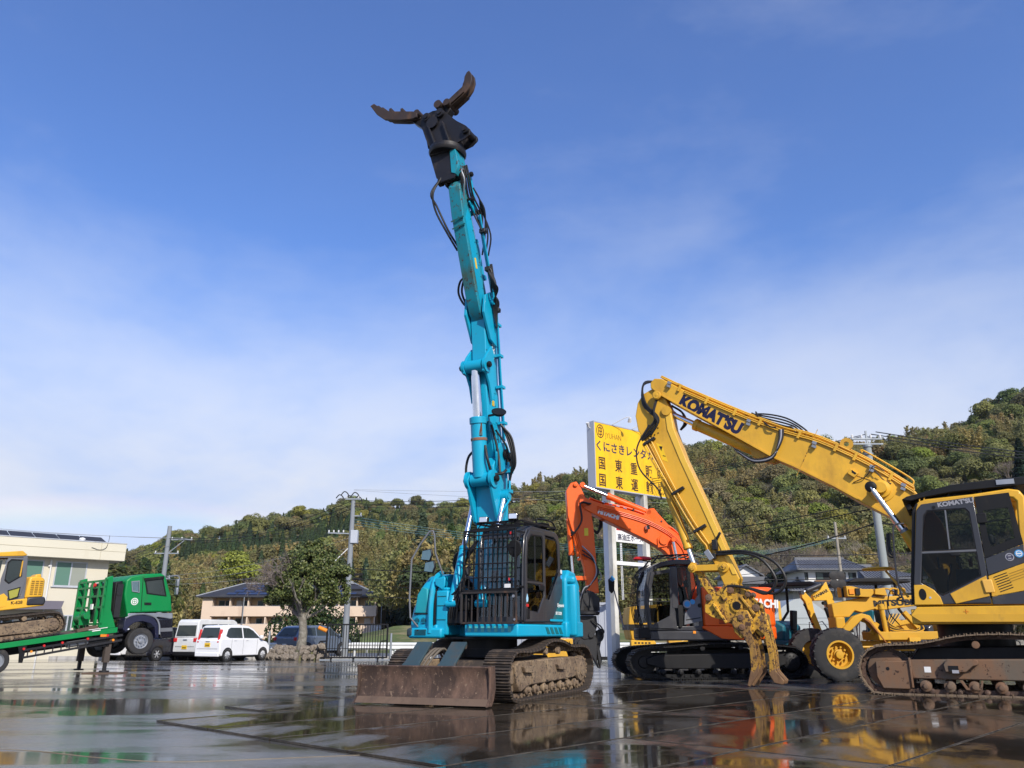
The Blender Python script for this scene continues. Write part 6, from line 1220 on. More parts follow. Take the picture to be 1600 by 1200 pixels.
# ---- two-storey apartment house beyond the road
def apartments():
    t = thing('apartment_house', 'long pink-beige two-storey apartment house with balconies and solar panels on its dark hip roof', 'building', (-30.8, 115, .5), 0)
    x0, x1 = -12.2, 12.0
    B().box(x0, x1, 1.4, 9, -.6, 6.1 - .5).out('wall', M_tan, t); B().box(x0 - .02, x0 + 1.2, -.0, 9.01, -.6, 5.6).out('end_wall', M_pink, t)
    q = B(); q.add([(x0 - .8, -.6, 5.6), (x1 + .8, -.6, 5.6), (x1 + .8, 9.8, 5.6), (x0 - .8, 9.8, 5.6), (x0 + 4.1, 4.6, 7.75), (x1 - 4.1, 4.6, 7.75), (x0 - .8, -.6, 5.75), (x1 + .8, -.6, 5.75), (x1 + .8, 9.8, 5.75), (x0 - .8, 9.8, 5.75)],
                   [(0, 3, 2, 1), (0, 1, 7, 6), (1, 2, 8, 7), (2, 3, 9, 8), (3, 0, 6, 9), (6, 7, 5, 4), (7, 8, 5), (8, 9, 4, 5), (9, 6, 4)])
    rf = q.out('roof', M_roofd, t, smooth=False)
    for a, b_ in (((x0 - .8, -.6, 5.78), (x0 + 4.1, 4.6, 7.8)), ((x1 + .8, -.6, 5.78), (x1 - 4.1, 4.6, 7.8)), ((x0 + 4.1, 4.6, 7.8), (x1 - 4.1, 4.6, 7.8))): B().bar(a, b_, .16, .1).out('ridge_cap', M_alu, rf)
    sl = Vector((0, 5.2, 2.0)).normalized(); nr = Vector((0, -2.0, 5.2)).normalized()
    for r_ in range(4):
        for i in range(12):
            x = x0 + 3.2 + r_ * .75 + i * 1.52
            if x > x1 - 3.6 - r_ * .75: continue
            if 4.5 < i < 6.5 and r_ % 2: continue
            c = Vector((x + .7, .2 + r_ * 1.0, 5.75 + (.8 + r_ * 1.0) * .385)) + nr * .08
            B().obox(c, (1, 0, 0), nr, 1.28, .74, .05).out('solar_panel', M_solar, rf, smooth=False)
    for k, (zb, zt) in enumerate(((.55, 2.05), (3.2, 4.42))):
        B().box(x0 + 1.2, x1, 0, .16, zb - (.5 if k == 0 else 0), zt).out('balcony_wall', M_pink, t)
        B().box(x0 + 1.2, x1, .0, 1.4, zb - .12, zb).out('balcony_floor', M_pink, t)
        B().box(x0 + 1.2, x1, -.01, .17, zt + .001, zt + .04).out('balcony_coping', M_alu, t)
        for i in range(10):
            x = x0 + 1.3 + i * 2.52
            if x < x1: B().box(x - .09, x + .09, .0, 1.4, zt + .04, zt + 1.18 - (0 if k else .25)).out('balcony_post', M_pink, t)
            if i < 9:
                for j, wx in enumerate((x + .5, x + 1.45)) if (i % 3 != 2) else ((0, x + .9),):
                    f = B().box(wx, wx + .85, 1.34, 1.39, zt - .5, zt + .8).out('window', M_alu, t); B().box(wx + .04, wx + .81, 1.32, 1.335, zt - .46, zt + .76).out('window_pane', M_wgl if (i * 7 + k + j) % 4 else paint('curtain', (.55, .55, .52), .3, amt=.1), f)
    for z in (1.4, 2.6, 3.6, 4.6): 
        for x in (x0 - .38,): B().box(x, x + .36, 2.2, 2.9, z, z + .6).out('air_conditioner', M_plast, t)
    for z in (1.5, 4.2): B().box(x0 - .03, x0 - .021, 3.6, 4.4, z, z + 1.0).out('end_window', M_wgl, t)
    for i in range(4): B().cyl((11.6 + i * .42, -.9, .75), (11.6 + i * .42, -.9, 2.0), .2, n=10).out('gas_cylinder', M_plast, t)
    B().cyl((-6.2, -.8, -.5), (-6.2, -.8, 5.6), .06, n=6).out('drain_pipe', M_pole, t)
apartments()
B().cyl((0, 0, 0), (0, 0, 6.3), .07, .06, 8).out('post', M_pole, thing('thin_pole', 'thin bare post beside the right end of the apartment house', 'pole', (-17.6, 112, .2)))
quad('side_road', [(-60, 66), (-6, 66), (-8, 72), (-60, 75)], .03, M_asph)

# ---- Japanese houses
def tiled_roof(t, x0, x1, y0, y1, z0, z1, rid0, rid1, name='roof'):
    """irimoya-like roof: front and back slopes with ribs of tiles"""
    ym = (y0 + y1) / 2; q = B()
    q.add([(x0, y0, z0), (x1, y0, z0), (x1, y1, z0), (x0, y1, z0), (rid0, ym, z1), (rid1, ym, z1), (x0, y0, z0 - .12), (x1, y0, z0 - .12), (x1, y1, z0 - .12), (x0, y1, z0 - .12)],
          [(0, 1, 5, 4), (1, 2, 5), (2, 3, 4, 5), (3, 0, 4), (6, 7, 1, 0), (7, 8, 2, 1), (8, 9, 3, 2), (9, 6, 0, 3), (9, 8, 7, 6)])
    rf = q.out(name, M_tile, t, smooth=False)
    rb = B(); n = int((x1 - x0) / .32)
    for i in range(n + 1):
        x = x0 + .1 + i * (x1 - x0 - .2) / n
        if x < rid0: t_ = (x - x0) / max(.01, rid0 - x0)
        elif x > rid1: t_ = (x1 - x) / max(.01, x1 - rid1)
        else: t_ = 1
        rb.bar((x, y0 - .02, z0 + .03), (x, y0 + (ym - y0) * t_, z0 + .03 + (z1 - z0) * t_), .11, .07)
    o = rb.out('tile_ribs', M_tile, rf); o['kind'] = 'stuff'
    B().box(rid0 - .1, rid1 + .1, ym - .14, ym + .14, z1 - .05, z1 + .26).out('ridge_tiles', M_tile, rf)
    for a, b_ in (((x0, y0, z0), (rid0, ym, z1)), ((x1, y0, z0), (rid1, ym, z1))): B().bar(a, b_, .2, .22).out('hip_ridge', M_tile, rf)
    return rf
def houses():
    t = thing('tiled_house', 'white plastered house with grey tiled roof among trees behind the grader', 'house', (33, 85, 0), 0)
    B().box(-2.7, 2.85, 0, 5.5, 0, 7.55).out('wall', M_plast, t); tiled_roof(t, -3.6, 3.5, -1.0, 6.5, 7.65, 8.85, -2.5, 2.6)
    B().box(-4.6, 4.2, -1.6, 6, 0, 5.5).out('lower_wall', paint('grey_wall', (.3, .3, .29), .8, amt=.3), t); tiled_roof(t, -5.2, 4.9, -2.8, 6.6, 5.45, 6.75, -2.8, 2.8, 'lower_roof')
    for x0, x1 in ((-1.5, .0), (1.0, 1.6), (1.9, 2.7), (-2.66, -2.3)):
        f = B().box(x0, x1, -.06, .02, 6.55, 7.32).out('window', M_blk, t); B().box(x0 + .06, (x0 + x1) / 2 - .03, -.075, -.061, 6.6, 7.28).out('window_pane', M_wgl, f)
    B().box(-1.7, .2, -.35, .0, 6.40, 6.52).out('window_sill', paint('brown_wood', (.22, .12, .06), .7, amt=.2), t)
    t2 = thing('tiled_house', 'lower grey tiled house partly hidden by the thick concrete pole', 'house', (40.2, 88, 0), 0)
    B().box(-2.4, 3.4, 0, 5.5, 0, 6.9).out('wall', M_plast, t2); tiled_roof(t2, -2.7, 3.9, -1.0, 6.5, 6.95, 8.35, -2.1, -.4); tiled_roof(t2, -3.0, 4.6, -3.2, -.2, 5.4, 6.4, -2.6, 3.2, 'lower_roof')
    B().box(-2.5, 3.8, -2.4, 0, 0, 5.4).out('lower_wall', MATS['grey_wall'], t2)
    t3 = thing('gabled_house', 'white gabled house with grey roof seen above the orange excavator hood', 'house', (27.0, 95, 0), 0)
    B().prism([(-1.5, 0), (1.7, 0), (1.7, 7.8), (.1, 8.75), (-1.5, 7.8)], 0, 7, ax='y').out('wall', M_plast, t3)
    q = B(); q.prism([(-1.9, 7.75), (.1, 9.0), (2.1, 7.75), (2.1, 7.6), (.1, 8.8), (-1.9, 7.6)], -.5, 7.4); q.out('roof', M_tile, t3); B().prism([(-2.2, 6.7), (2.6, 6.7), (2.2, 7.5), (-1.8, 7.5)], -1.3, -.3).out('porch_roof', M_tile, t3)
    t4 = thing('plastic_greenhouse', 'translucent grey plastic greenhouse in the field behind the teal canopy excavator', 'greenhouse', (24.4, 70, 0), 0)
    pts = [(-2.6, 0)] + [(-2.6 + 5.2 * i / 10, 2.4 + 1.7 * math.sin(PI * i / 10)) for i in range(11)] + [(2.6, 0)]
    B().prism(pts, 0, 9).out('cover', paint('plastic_sheet', (.36, .39, .40), .35, amt=.3, dirt=(.22, .25, .22), scale=.8), t4)
    for i in range(7): B().box(-2.62, 2.62, -.03, -.002, .5 + i * .5, .53 + i * .5).out('cover_rib', M_pole, t4) if i < 5 else None
houses()
# low wall and field beyond the yard at the right
def field_wall():
    t = thing('stone_wall', 'low mortared stone wall between the yard and the field behind the small machines', 'wall', (20, 56, 0), 0)
    m1 = paint('wall_stone', (.26, .24, .20), .9, amt=.5, dirt=(.16, .15, .12), scale=2, bmp=.4)
    B().box(-7, 20, .06, .5, -.1, 1.05).out('mortar', M_conc, t)
    ms = []
    for k in range(4):
        b = B(); n = 7; a = [(.30 * math.cos(2 * PI * i / n) * random.uniform(.8, 1.1), .22 * math.sin(2 * PI * i / n) * random.uniform(.8, 1.1)) for i in range(n)]; b.prism(a, -.05, .1); ms.append(b.mesh('stone', m1))
    for r_ in range(3):
        for i in range(36): place(ms[(i + r_) % 4], 'stone', t, Matrix.Translation((-6.6 + i * .62 + (r_ % 2) * .3, random.uniform(-.02, .02), .2 + r_ * .36)) @ Matrix.Rotation(random.uniform(-.3, .3), 4, 'Y'))
field_wall()
quad('field', [(12, 58.5), (60, 58.5), (60, 84), (12, 84)], -.02, paint('field_grass', (.10, .14, .03), .9, dirt=(.28, .22, .11), amt=.5, scale=.3, streak=False, var=.3, bmp=.5))

# ---- big yellow sign on two white posts
def big_sign():
    yaw = 39.2; t = thing('roadside_sign', 'large yellow box sign with black Japanese lettering on two tall white posts', 'sign', (3.57, 34.0, 0), yaw)
    L_ = 4.75; z0, z1 = 7.2, 10.17
    B().box(0, L_, .02, .42, z0, z1).out('sign_box', paint('sign_side_grey', (.45, .48, .54), .45, amt=.3, dirt=(.32, .34, .38), scale=.8), t)
    fr = B().ring([(0, z0), (L_, z0), (L_, z1), (0, z1)], [(.05, z0 + .05), (L_ - .05, z0 + .05), (L_ - .05, z1 - .05), (.05, z1 - .05)], -.02, .02).out('sign_frame', M_alu, t, smooth=False)
    M_sy = paint('sign_yellow', (.88, .50, .004), .4, amt=.5, dirt=(.66, .36, .02), scale=1.4, coat=.1)
    for i in range(3):
        x = .05 + i * (L_ - .1) / 3; B().box(x + .004, x + (L_ - .1) / 3 - .004, -.006, .019, z0 + .05, z1 - .05).out('sign_face', M_sy, t, smooth=False)
    def ch(s_, u, v, size, sx=1.0, m=M_blet, bold=.006):
        text('lettering', s_, size, frame((u * L_, -.0085, z0 + v * (z1 - z0)), (1, 0, 0), (0, -1, 0)), m, t, bold, sx=sx, align='CENTER', depth=.0015)
    M_br = paint('brown_black_lettering', (.05, .022, .012), .5, amt=0); M_slb = paint('slate_lettering', (.03, .03, .07), .5, amt=0)
    for i, s_ in enumerate('くにさきレンタカー'): ch(s_, .062 + i * .101, .575, .50, .95, M_slb, .012)
    for i, s_ in enumerate('国東重販㈱'): ch(s_, (.095, .315, .525, .735, .905)[i], .305, .60, .78 if i < 4 else .8, M_br, .011)
    for i, s_ in enumerate('国東運輸㈱'): ch(s_, (.095, .315, .525, .735, .905)[i], .055, .60, .78 if i < 4 else .8, M_br, .011)
    text('lettering', 'JYUHAN', .36, frame((.15 * L_, -.0085, z0 + .775 * (z1 - z0)), (1, 0, 0), (0, -1, 0)), M_br, t, -.006, sx=.8, depth=.0015, space=.95)
    cx, cz = .085 * L_, z0 + .86 * (z1 - z0); q = B()
    q.ring([(cx + .235 * math.cos(a * PI / 16), cz + .31 * math.sin(a * PI / 16)) for a in range(32)], [(cx + .195 * math.cos(a * PI / 16), cz + .265 * math.sin(a * PI / 16)) for a in range(32)], -.010, -.007)
    for dz in (-.15, 0, .15): q.box(cx - .12, cx + .12, -.010, -.007, cz + dz - .02, cz + dz + .02)
    q.box(cx - .02, cx + .02, -.0115, -.0105, cz - .25, cz + .25); q.box(cx - .12, cx - .085, -.0115, -.0105, cz - .15, cz + .15); q.box(cx + .085, cx + .12, -.0115, -.0105, cz - .15, cz + .15); q.out('round_emblem', M_br, t, smooth=False)
    for x in (1.15, 2.45):
        q = B(); q.tube([(x, -.05, z1), (x + .35, -.62, z1 + .28), (x + .5, -.75, z1 + .22)], .016, 5); q.cyl((x + .45, -.72, z1 + .24), (x + .52, -.62, z1 + .08), .06, .09, 10); q.out('spotlight', M_plast, t)
    q = B(); q.cyl((-.12, .2, z1 - .25), (-.2, .15, z1 - .1), .05, .08, 8); q.bar((0, .2, z1 - .3), (-.12, .2, z1 - .25), .03); q.out('spotlight', M_plast, t)
    M_wp = paint('white_post_paint', (.74, .75, .76), .5, amt=.25, dirt=(.50, .50, .48), scale=.7); M_wr = paint('stained_post', (.60, .59, .54), .6, amt=.6, dirt=(.30, .27, .20), scale=.8)
    for x in (1.0, 3.15):      # each post: two uprights tied together
        q = B(); q.box(x, x + .34, .30, .60, 0, z0); o = q.out('post', M_wp, t, bev=.01)
        q = B(); q.box(x - .10, x + .14, -.02, .22, 0, z0 - .002); q.out('post', M_wr, t, bev=.01)
        for z in (1.5, 3.0, 4.6, 6.2): B().box(x + .12, x + .22, .1, .4, z, z + .16).out('post_tie', M_wp, o)
    B().box(1.3, 3.2, .14, .24, 5.02, 5.75).out('lower_sign', M_lwhite, t, smooth=False)
    text('lower_lettering', '高油圧ホース', .30, frame((1.40, .136, 5.12), (1, 0, 0), (0, -1, 0)), M_navy, t, .005, sx=.92, depth=.0015)
    B().box(1.35, 1.75, .130, .138, 5.52, 5.68).out('lower_red_mark', M_red, t)
    B().box(1.3, 3.3, .14, .30, 4.05, 4.2).out('cross_beam', M_wp, t); q = B()
    for i in range(9): q.bar((1.62, .2, 4.2 + i * .09), (1.68, .2, 4.2 + i * .09), .03)
    q.bar((1.62, .2, 2.6), (1.62, .2, 5.0), .02); q.bar((1.70, .2, 2.6), (1.70, .2, 5.0), .02); q.out('cable_ladder', M_wp, t)
big_sign()
# ---- container
def container():
    t = thing('container', 'pale grey corrugated container behind the teal and orange excavators', 'container', (-1.2, 38, 0), 0)
    m = paint('container_grey', (.33, .35, .40), .5, amt=.35, dirt=(.22, .23, .25), scale=.9)
    B().box(0, 6.06, .06, 2.44, .16, 2.59).out('body', m, t)
    for x in (0, 5.94, 3.0): B().box(x, x + .12, .0, .16, .02, 2.61).out('corner_post', m, t, bev=.01)
    B().box(.12, 5.94, .0, .12, 2.48, 2.6).out('top_rail', m, t); B().box(.12, 5.94, .0, .12, .1, .24).out('bottom_rail', M_blk, t)
    for i in range(20):
        x = .15 + i * .292
        if abs(x - 2.95) > .15: B().prism([(x, 0), (x + .04, -.035), (x + .15, -.035), (x + .19, 0)], .24, 2.48, ax='z').out('corrugation', m, t).location = (0, .06, 0)
container()

# ---- utility poles
def insul(b, c, r_=.05): b.lathe([(0, r_ * .6), (.04, r_), (.07, r_ * .7), (.11, r_), (.15, r_ * .5)], c, (0, 0, 1), 8)
def pole(label, loc, h_, r0, r1, arms, extras=None, m=None, arm_yaw=0):
    t = thing('utility_pole', label, 'pole', loc, arm_yaw, 'utility poles')
    B().cyl((0, 0, -.1), (0, 0, h_), r0, r1, 14).out('pole', m or M_pole, t)
    for z, x0, x1 in arms:
        q = B(); q.box(x0, x1, -.05, .05, z - .04, z + .04); o = q.out('crossarm', M_galv, t)
        n = 3 if x1 - x0 > 1 else 2
        for i in range(n): q = B(); insul(q, (x0 + .08 + (x1 - x0 - .16) * i / (n - 1), 0, z + .04)); q.out('insulator', M_plast, o)
    if extras: extras(t)
    return t
def ex2(t):
    q = B(); q.box(-.02, .42, -.22, .22, 6.55, 7.35); q.out('switch_box', paint('box_grey', (.42, .45, .5), .5, amt=.2), t, bev=.03)
    q = B(); q.bar((-1.45, 0, 7.2), (0, 0, 7.15), .07); o = q.out('crossarm', M_galv, t)
    for i in range(4): q = B(); insul(q, (-1.4 + i * .3, 0, 7.22), .055); q.out('insulator', M_plast, o)
    for a, b_ in (((-1.1, 0, 5.3), (-.1, 0, 6.3)), ((-1.0, 0, 4.3), (-.1, 0, 4.9))): B().bar(a, b_, .05).out('brace', M_plast, t)
    for z in (4.9, 4.2): B().box(-.9, .3, -.06, .06, z, z + .08).out('crossarm', M_galv, t)
    for i, (x, z) in enumerate(((-.9, 9.35), (-.6, 9.55), (-.3, 9.3), (.05, 9.5), (.25, 9.25))): B().tube([(x - .2, 0, z), (x, 0, z + .22), (x + .22, 0, z + .1), (x + .3, 0, z - .15)], .035, 6).out('cable_loop', M_hose, t)
    for z in (4.62, 4.35, 3.7, 3.4): B().box(.2, .85, -.07, .07, z, z + .13).out('cable_closure', M_blk, t)
    for i in range(8): B().tube([(.12 * (-1) ** i, -.1, 4 + i * .4), (.15 * (-1) ** i, -.15, 4.1 + i * .4)], .012, 5).out('climbing_bolt', M_galv, t)
pole('tall grey utility pole with switch box rising behind the leafy tree by the gate', (-9.95, 50, 0), 9.2, .20, .13, [(8.25, -.1, .6), (9.3, -.5, .4)], ex2)
def ex1(t):
    B().bar((.1, 0, 6.9), (1.2, 0, 7.85), .06).out('brace', M_galv, t); B().tube([(-.6, 0, 5.35), (-.9, 0, 5.2), (-1.0, 0, 4.9)], .03, 6).out('cable_loop', M_galv, t)
pole('utility pole with two crossarms behind the green truck cab', (-25.5, 60, 0), 8.9, .19, .15, [(7.9, .2, 1.8), (6.9, -.9, .9), (5.1, -1.0, .5)], ex1)
def ex3(t):
    B().lathe([(0, .02), (.35, .02)], (0, 0, 7.2), (0, 0, 1), 6).out('pole_cap', M_galv, t)
pole('thin weathered utility pole in front of the white tiled house', (24.1, 60, 0), 9.2, .13, .10, [(8.0, -.7, .7)], ex3, paint('wood_pole', (.30, .27, .22), .85, amt=.4))
def ex4(t):
    q = B()
    for z in (8.55, 8.75): q.box(-.6, .6, -.05, .05, z - .35, z - .30)
    q.bar((0, 0, 8.2), (0, 0, 8.75), .06); q.out('crossarm', M_galv, t)
    for i in range(4): q = B(); insul(q, (-.55 + i * .36, 0, 8.45), .05); q.out('insulator', M_plast, t)
    for z in (8.1, 7.8, 5.9): B().lathe([(0, .172), (.06, .172)], (0, 0, z), (0, 0, 1), 14).out('pole_band', M_galv, t)
pole('thick pale concrete utility pole just behind the yellow excavator boom', (13.75, 30.2, 0), 8.2, .17, .13, [], ex4, paint('pale_pole', (.28, .31, .31), .7, dirt=(.30, .33, .30), amt=.4, scale=1))

# ---- overhead wires
def wire(label, pts, r_=.012, sag=.3, m=None, n=10):
    b = B(); P_ = []
    for p, q in zip(pts, pts[1:]):
        p = Vector(p); q = Vector(q)
        for i in range(n): s = i / n; v = p.lerp(q, s); v.z -= sag * 4 * s * (1 - s); P_.append(v)
    P_.append(Vector(pts[-1])); b.tube(P_, r_ * .72, 5, smooth=False)
    tag(b.out('overhead_wire', m or M_hose), label, 'wire', 'overhead wires')
M_wb = paint('weathered_wire', (.10, .22, .26), .6, amt=0); M_wg = paint('grey_wire', (.25, .27, .3), .6, amt=0)
for i, dz in enumerate((0, .2, .38)):
    wire(['topmost', 'middle', 'lowest'][i] + ' of three black wires from the thick pole out past the right edge', [(13.75 + i * .2, 30.2, 8.62 + dz * .5 - .1), (40, 44, 9.9 + dz)], .028, .35)
    wire(['topmost', 'middle', 'lowest'][i] + ' of three black wires from the thick pole to the tall pole by the gate', [(13.75 - i * .2, 30.2, 8.62 - dz * .5), (-9.95, 50, 9.25 - dz * 1.1)], .022, .95, n=18)
for i in range(3): wire(['topmost', 'middle', 'lowest'][i] + ' of the black wires between the tall pole and the pole behind the truck cab', [(-10, 50, 9.2 - i * .25), (-25.5 + i * .7, 60, 8.0 - i * .1)], .026, .75)
for i in range(4): wire(['topmost', 'second', 'third', 'lowest'][i] + ' of the bluish cables from the tall pole towards the boom of the teal excavator', [(-9.95, 50, 8.2 - i * .16), (14, 60, 6.9 - i * .10), (24.1, 60, 8.1 - i * .06)], .013, .35, M_wb, n=14)
for i in range(4): wire(['topmost', 'second', 'third', 'lowest'][i] + ' of the black cables low on the tall pole heading right', [(-9.95, 50, 5.05 - (0, .6, .95, 1.6)[i]), (13.75, 44, 5.3 - (0, .5, .9, 1.3)[i]), (40, 50, 7.6 - i * .4)], (.035, .022, .022, .03)[i], .55, n=14)
for i in range(2): wire(['upper', 'lower'][i] + ' grey wire crossing the sky from the left edge to the truck pole', [(-40, 46, 8.0 - i * .22), (-25.5 + i * 1.4, 60, 8.0)], .022, .25, M_wg)
for i in range(3): wire(['upper', 'middle', 'lower'][i] + ' of the black wires running left and down from the pole behind the truck', [(-25.5 + i * .6, 60, 7.9), (-48, 90, 8.2 - i * .4)], .026, .5)
for i in range(2): wire(['upper', 'lower'][i] + ' of two thin wires high between the tall pole and the right', [(-9.95, 50, 9.9 - i * .05), (12, 48, 9.6 - i * .9)], .012, .15, M_wg)
for i in range(3): wire(['upper', 'middle', 'lower'][i] + ' pale service cable across the bamboo grove to the leafy tree', [(-25.5, 60, 5.3 - i * .3), (-10, 50, 6.9 - i * .6)], .014, .45, M_wg)
wire('heavy black service cable sagging in front of the hill towards the yellow cab', [(7.2, 36, 4.0), (13.7, 30.2, 5.2), (19, 28, 5.4)], .035, .3)
wire('black cable from the thick pole down across the hill to the orange excavator', [(13.7, 30.2, 6.0), (4, 44, 6.1)], .026, .35); wire('second black cable just under the one that runs to the orange excavator', [(13.7, 30.2, 5.75), (4, 44, 5.7)], .026, .35)

# ---- tree in a ring of stones
def stone_mesh(m):
    b = B(); bm = bmesh.new(); bmesh.ops.create_icosphere(bm, subdivisions=1, radius=.5)
    s_ = Vector((random.uniform(-9, 9), random.uniform(-9, 9), 0))
    for v in bm.verts: v.co *= 1 + noise.noise(v.co * 2 + s_) * .55; v.co.z *= .75
    me = bpy.data.meshes.new('stone'); bm.to_mesh(me); bm.free(); me.materials.append(m); me.polygons.foreach_set('use_smooth', [True] * len(me.polygons)); me.set_sharp_from_angle(angle=R(28)); return me
def yard_tree():
    t = thing('leafy_tree', 'spreading evergreen tree with bare twigs on its left side, growing from a ring of stones', 'tree', (-10.6, 42.2, 0), 0)
    mb = paint('mottled_bark', (.15, .135, .11), .9, dirt=(.30, .28, .24), amt=.6, scale=6, streak=False, bmp=.5); mb2 = paint('twig_bark', (.17, .14, .125), .9, amt=.3, dirt=(.18, .14, .12))
    b = B(); b.tube([(0, 0, -.1), (.0, 0, .5), (.06, 0, 1.2), (.0, .0, 1.8), (-.1, 0, 2.3)], [.30, .25, .22, .20, .20, .17], 12); b.out('trunk', mb, t)
    br = []
    def limb(p, d, l, r_, lev, V, bare):
        q = p + d * l; mid = p.lerp(q, .5) + rdir() * l * .08; V.tube([p, mid, q], [r_, r_ * .8, r_ * .55], 6, k=3)
        if lev == 0: br.append((q, bare)); return
        for i in range(random.choice((2, 3, 3))):
            nd = (d + rdir() * .62 + Vector((0, 0, .12))).normalized(); limb(p.lerp(q, random.uniform(.6, 1)), nd, l * random.uniform(.62, .85), r_ * .6, lev - 1, V, bare)
        if lev < 3: br.append((q, bare))
    for k, (d, l, bare) in enumerate((((-.75, .1, .75), 1.25, 1), ((-.35, -.3, 1), 1.3, 1), ((.15, .2, 1), 1.4, 0), ((.6, -.1, .85), 1.25, 0), ((.85, .2, .45), 1.15, 0), ((-.55, .4, .55), 1.1, 0), ((.1, -.7, .7), 1.1, 0))):
        V = B(); limb(Vector((-.05, 0, 1.9)), Vector(d).normalized(), l, .085, 4 if bare else 3, V, bare); V.out('limb', mb if not bare else mb2, t)
    V, F = [], []
    lobes = [((-.7, .1, 4.7), .6), ((-1.3, -.1, 4.1), .42), ((-1.6, .1, 3.5), .5), ((-.9, .2, 5.1), .35), ((-.3, -.6, 3.7), .65), ((-.9, -.5, 3.3), .55), ((.3, -.7, 3.1), .5), ((2.0, 0, 4.2), .5), ((.35, 0, 4.5), 1.15), ((1.2, 0, 4.0), .95), ((.9, .1, 4.9), .8), ((1.75, 0, 3.4), .6), ((-.1, .2, 5.2), .75), ((-.5, -.2, 3.6), .75), ((-1.3, 0, 3.2), .6), ((.6, -.4, 3.3), .8), ((-.2, 0, 4.3), .8), ((1.3, .2, 3.0), .5), ((-1.75, 0, 2.9), .35), ((.35, 0, 5.55), .45), ((-1.0, .3, 4.2), .4), ((-.9, 0, 2.7), .35), ((-1.1, 0, 3.9), .5), ((.2, -.3, 2.9), .45), ((1.9, .1, 3.0), .4)]
    for i in range(48000):
        c, rr = random.choices(lobes, [r_ ** 2 for _, r_ in lobes])[0]; d = rdir(); k = random.uniform(.55, 1.08); w_ = noise.noise(Vector(c) + d * 2.2) * .35
        p = Vector(c) + Vector((d.x, d.y, d.z * .85)) * rr * (k + w_)
        if noise.noise(p * 1.9) < -.20: continue
        quadleaf(V, F, p, d + rdir() * .8 + Vector((0, 0, .3)), random.uniform(.06, .13))
    me = bpy.data.meshes.new('crown'); me.from_pydata(V, [], F); me.materials.append(leafmat('dark_leaves', [(.03, .05, .015), (.08, .11, .03), (.14, .165, .05), (.22, .23, .09)], trans=.2, rough=.4)); place(me, 'crown', t, Matrix())
    V, F = [], []
    for p, bare in br:
        if bare:
            for i in range(2): twigs(V, F, p, (Vector((-.2, 0, .5)) + rdir()).normalized(), random.uniform(.2, .4), .012, 1)
    me = bpy.data.meshes.new('twigs'); me.from_pydata(V, [], F); me.materials.append(mb2); place(me, 'twigs', t, Matrix())
    s = thing('stone_ring', 'low planter of rough brown stones round the foot of the tree', 'stone planter', (-10.7, 41.6, 0), 0)
    ms = [stone_mesh(paint('rock_a', (.17, .14, .11), .9, dirt=(.30, .27, .22), amt=.55, scale=5, streak=False, bmp=.6)) for _ in range(5)]
    B().lathe([(0, 1.25), (.35, 1.15), (.42, .6), (.44, .05)], (0, .5, 0), (0, 0, 1), 20).out('soil', MATS['forest_floor'], s)
    for i in range(84):
        a = random.uniform(PI * .95, PI * 2.05) if i < 64 else random.uniform(0, 2 * PI); lv = i % 3; rr = 1.42 - lv * .2; k = random.uniform(.26, .46)
        place(random.choice(ms), 'stone', s, Matrix.Translation((rr * 1.05 * math.cos(a), .5 + rr * .9 * math.sin(a), .14 + lv * .2)) @ Euler((random.uniform(0, 6), random.uniform(0, 6), random.uniform(0, 6))).to_matrix().to_4x4() @ Matrix.Scale(k, 4))
    place(ms[0], 'stone', s, Matrix.Translation((1.35, -.2, .62)) @ Matrix.Scale(.55, 4))
yard_tree()
def bush():
    t = thing('bush', 'dense dark evergreen bush behind the tree and the silver-blue car', 'bush', (-15.2, 62, 0), 0)
    V, F = [], []
    for i in range(5200):
        c, rr = random.choice([((0, 0, 1.5), 1.8), ((1.6, 0, 1.6), 1.6), ((-1.5, 0, 1.3), 1.5), ((.4, 0, 2.9), 1.5), ((2.8, 0, 1.2), 1.2), ((-.6, 0, 3.6), 1.0)]); d = rdir(); p = Vector(c) + d * rr * random.uniform(.8, 1.08)
        if p.z > 0: quadleaf(V, F, p, d + rdir() * .7, random.uniform(.12, .26))
    me = bpy.data.meshes.new('foliage'); me.from_pydata(V, [], F); me.materials.append(leafmat('bush_leaves', [(.012, .026, .008), (.03, .055, .015), (.06, .08, .02)], trans=.2)); place(me, 'foliage', t, Matrix())
bush()
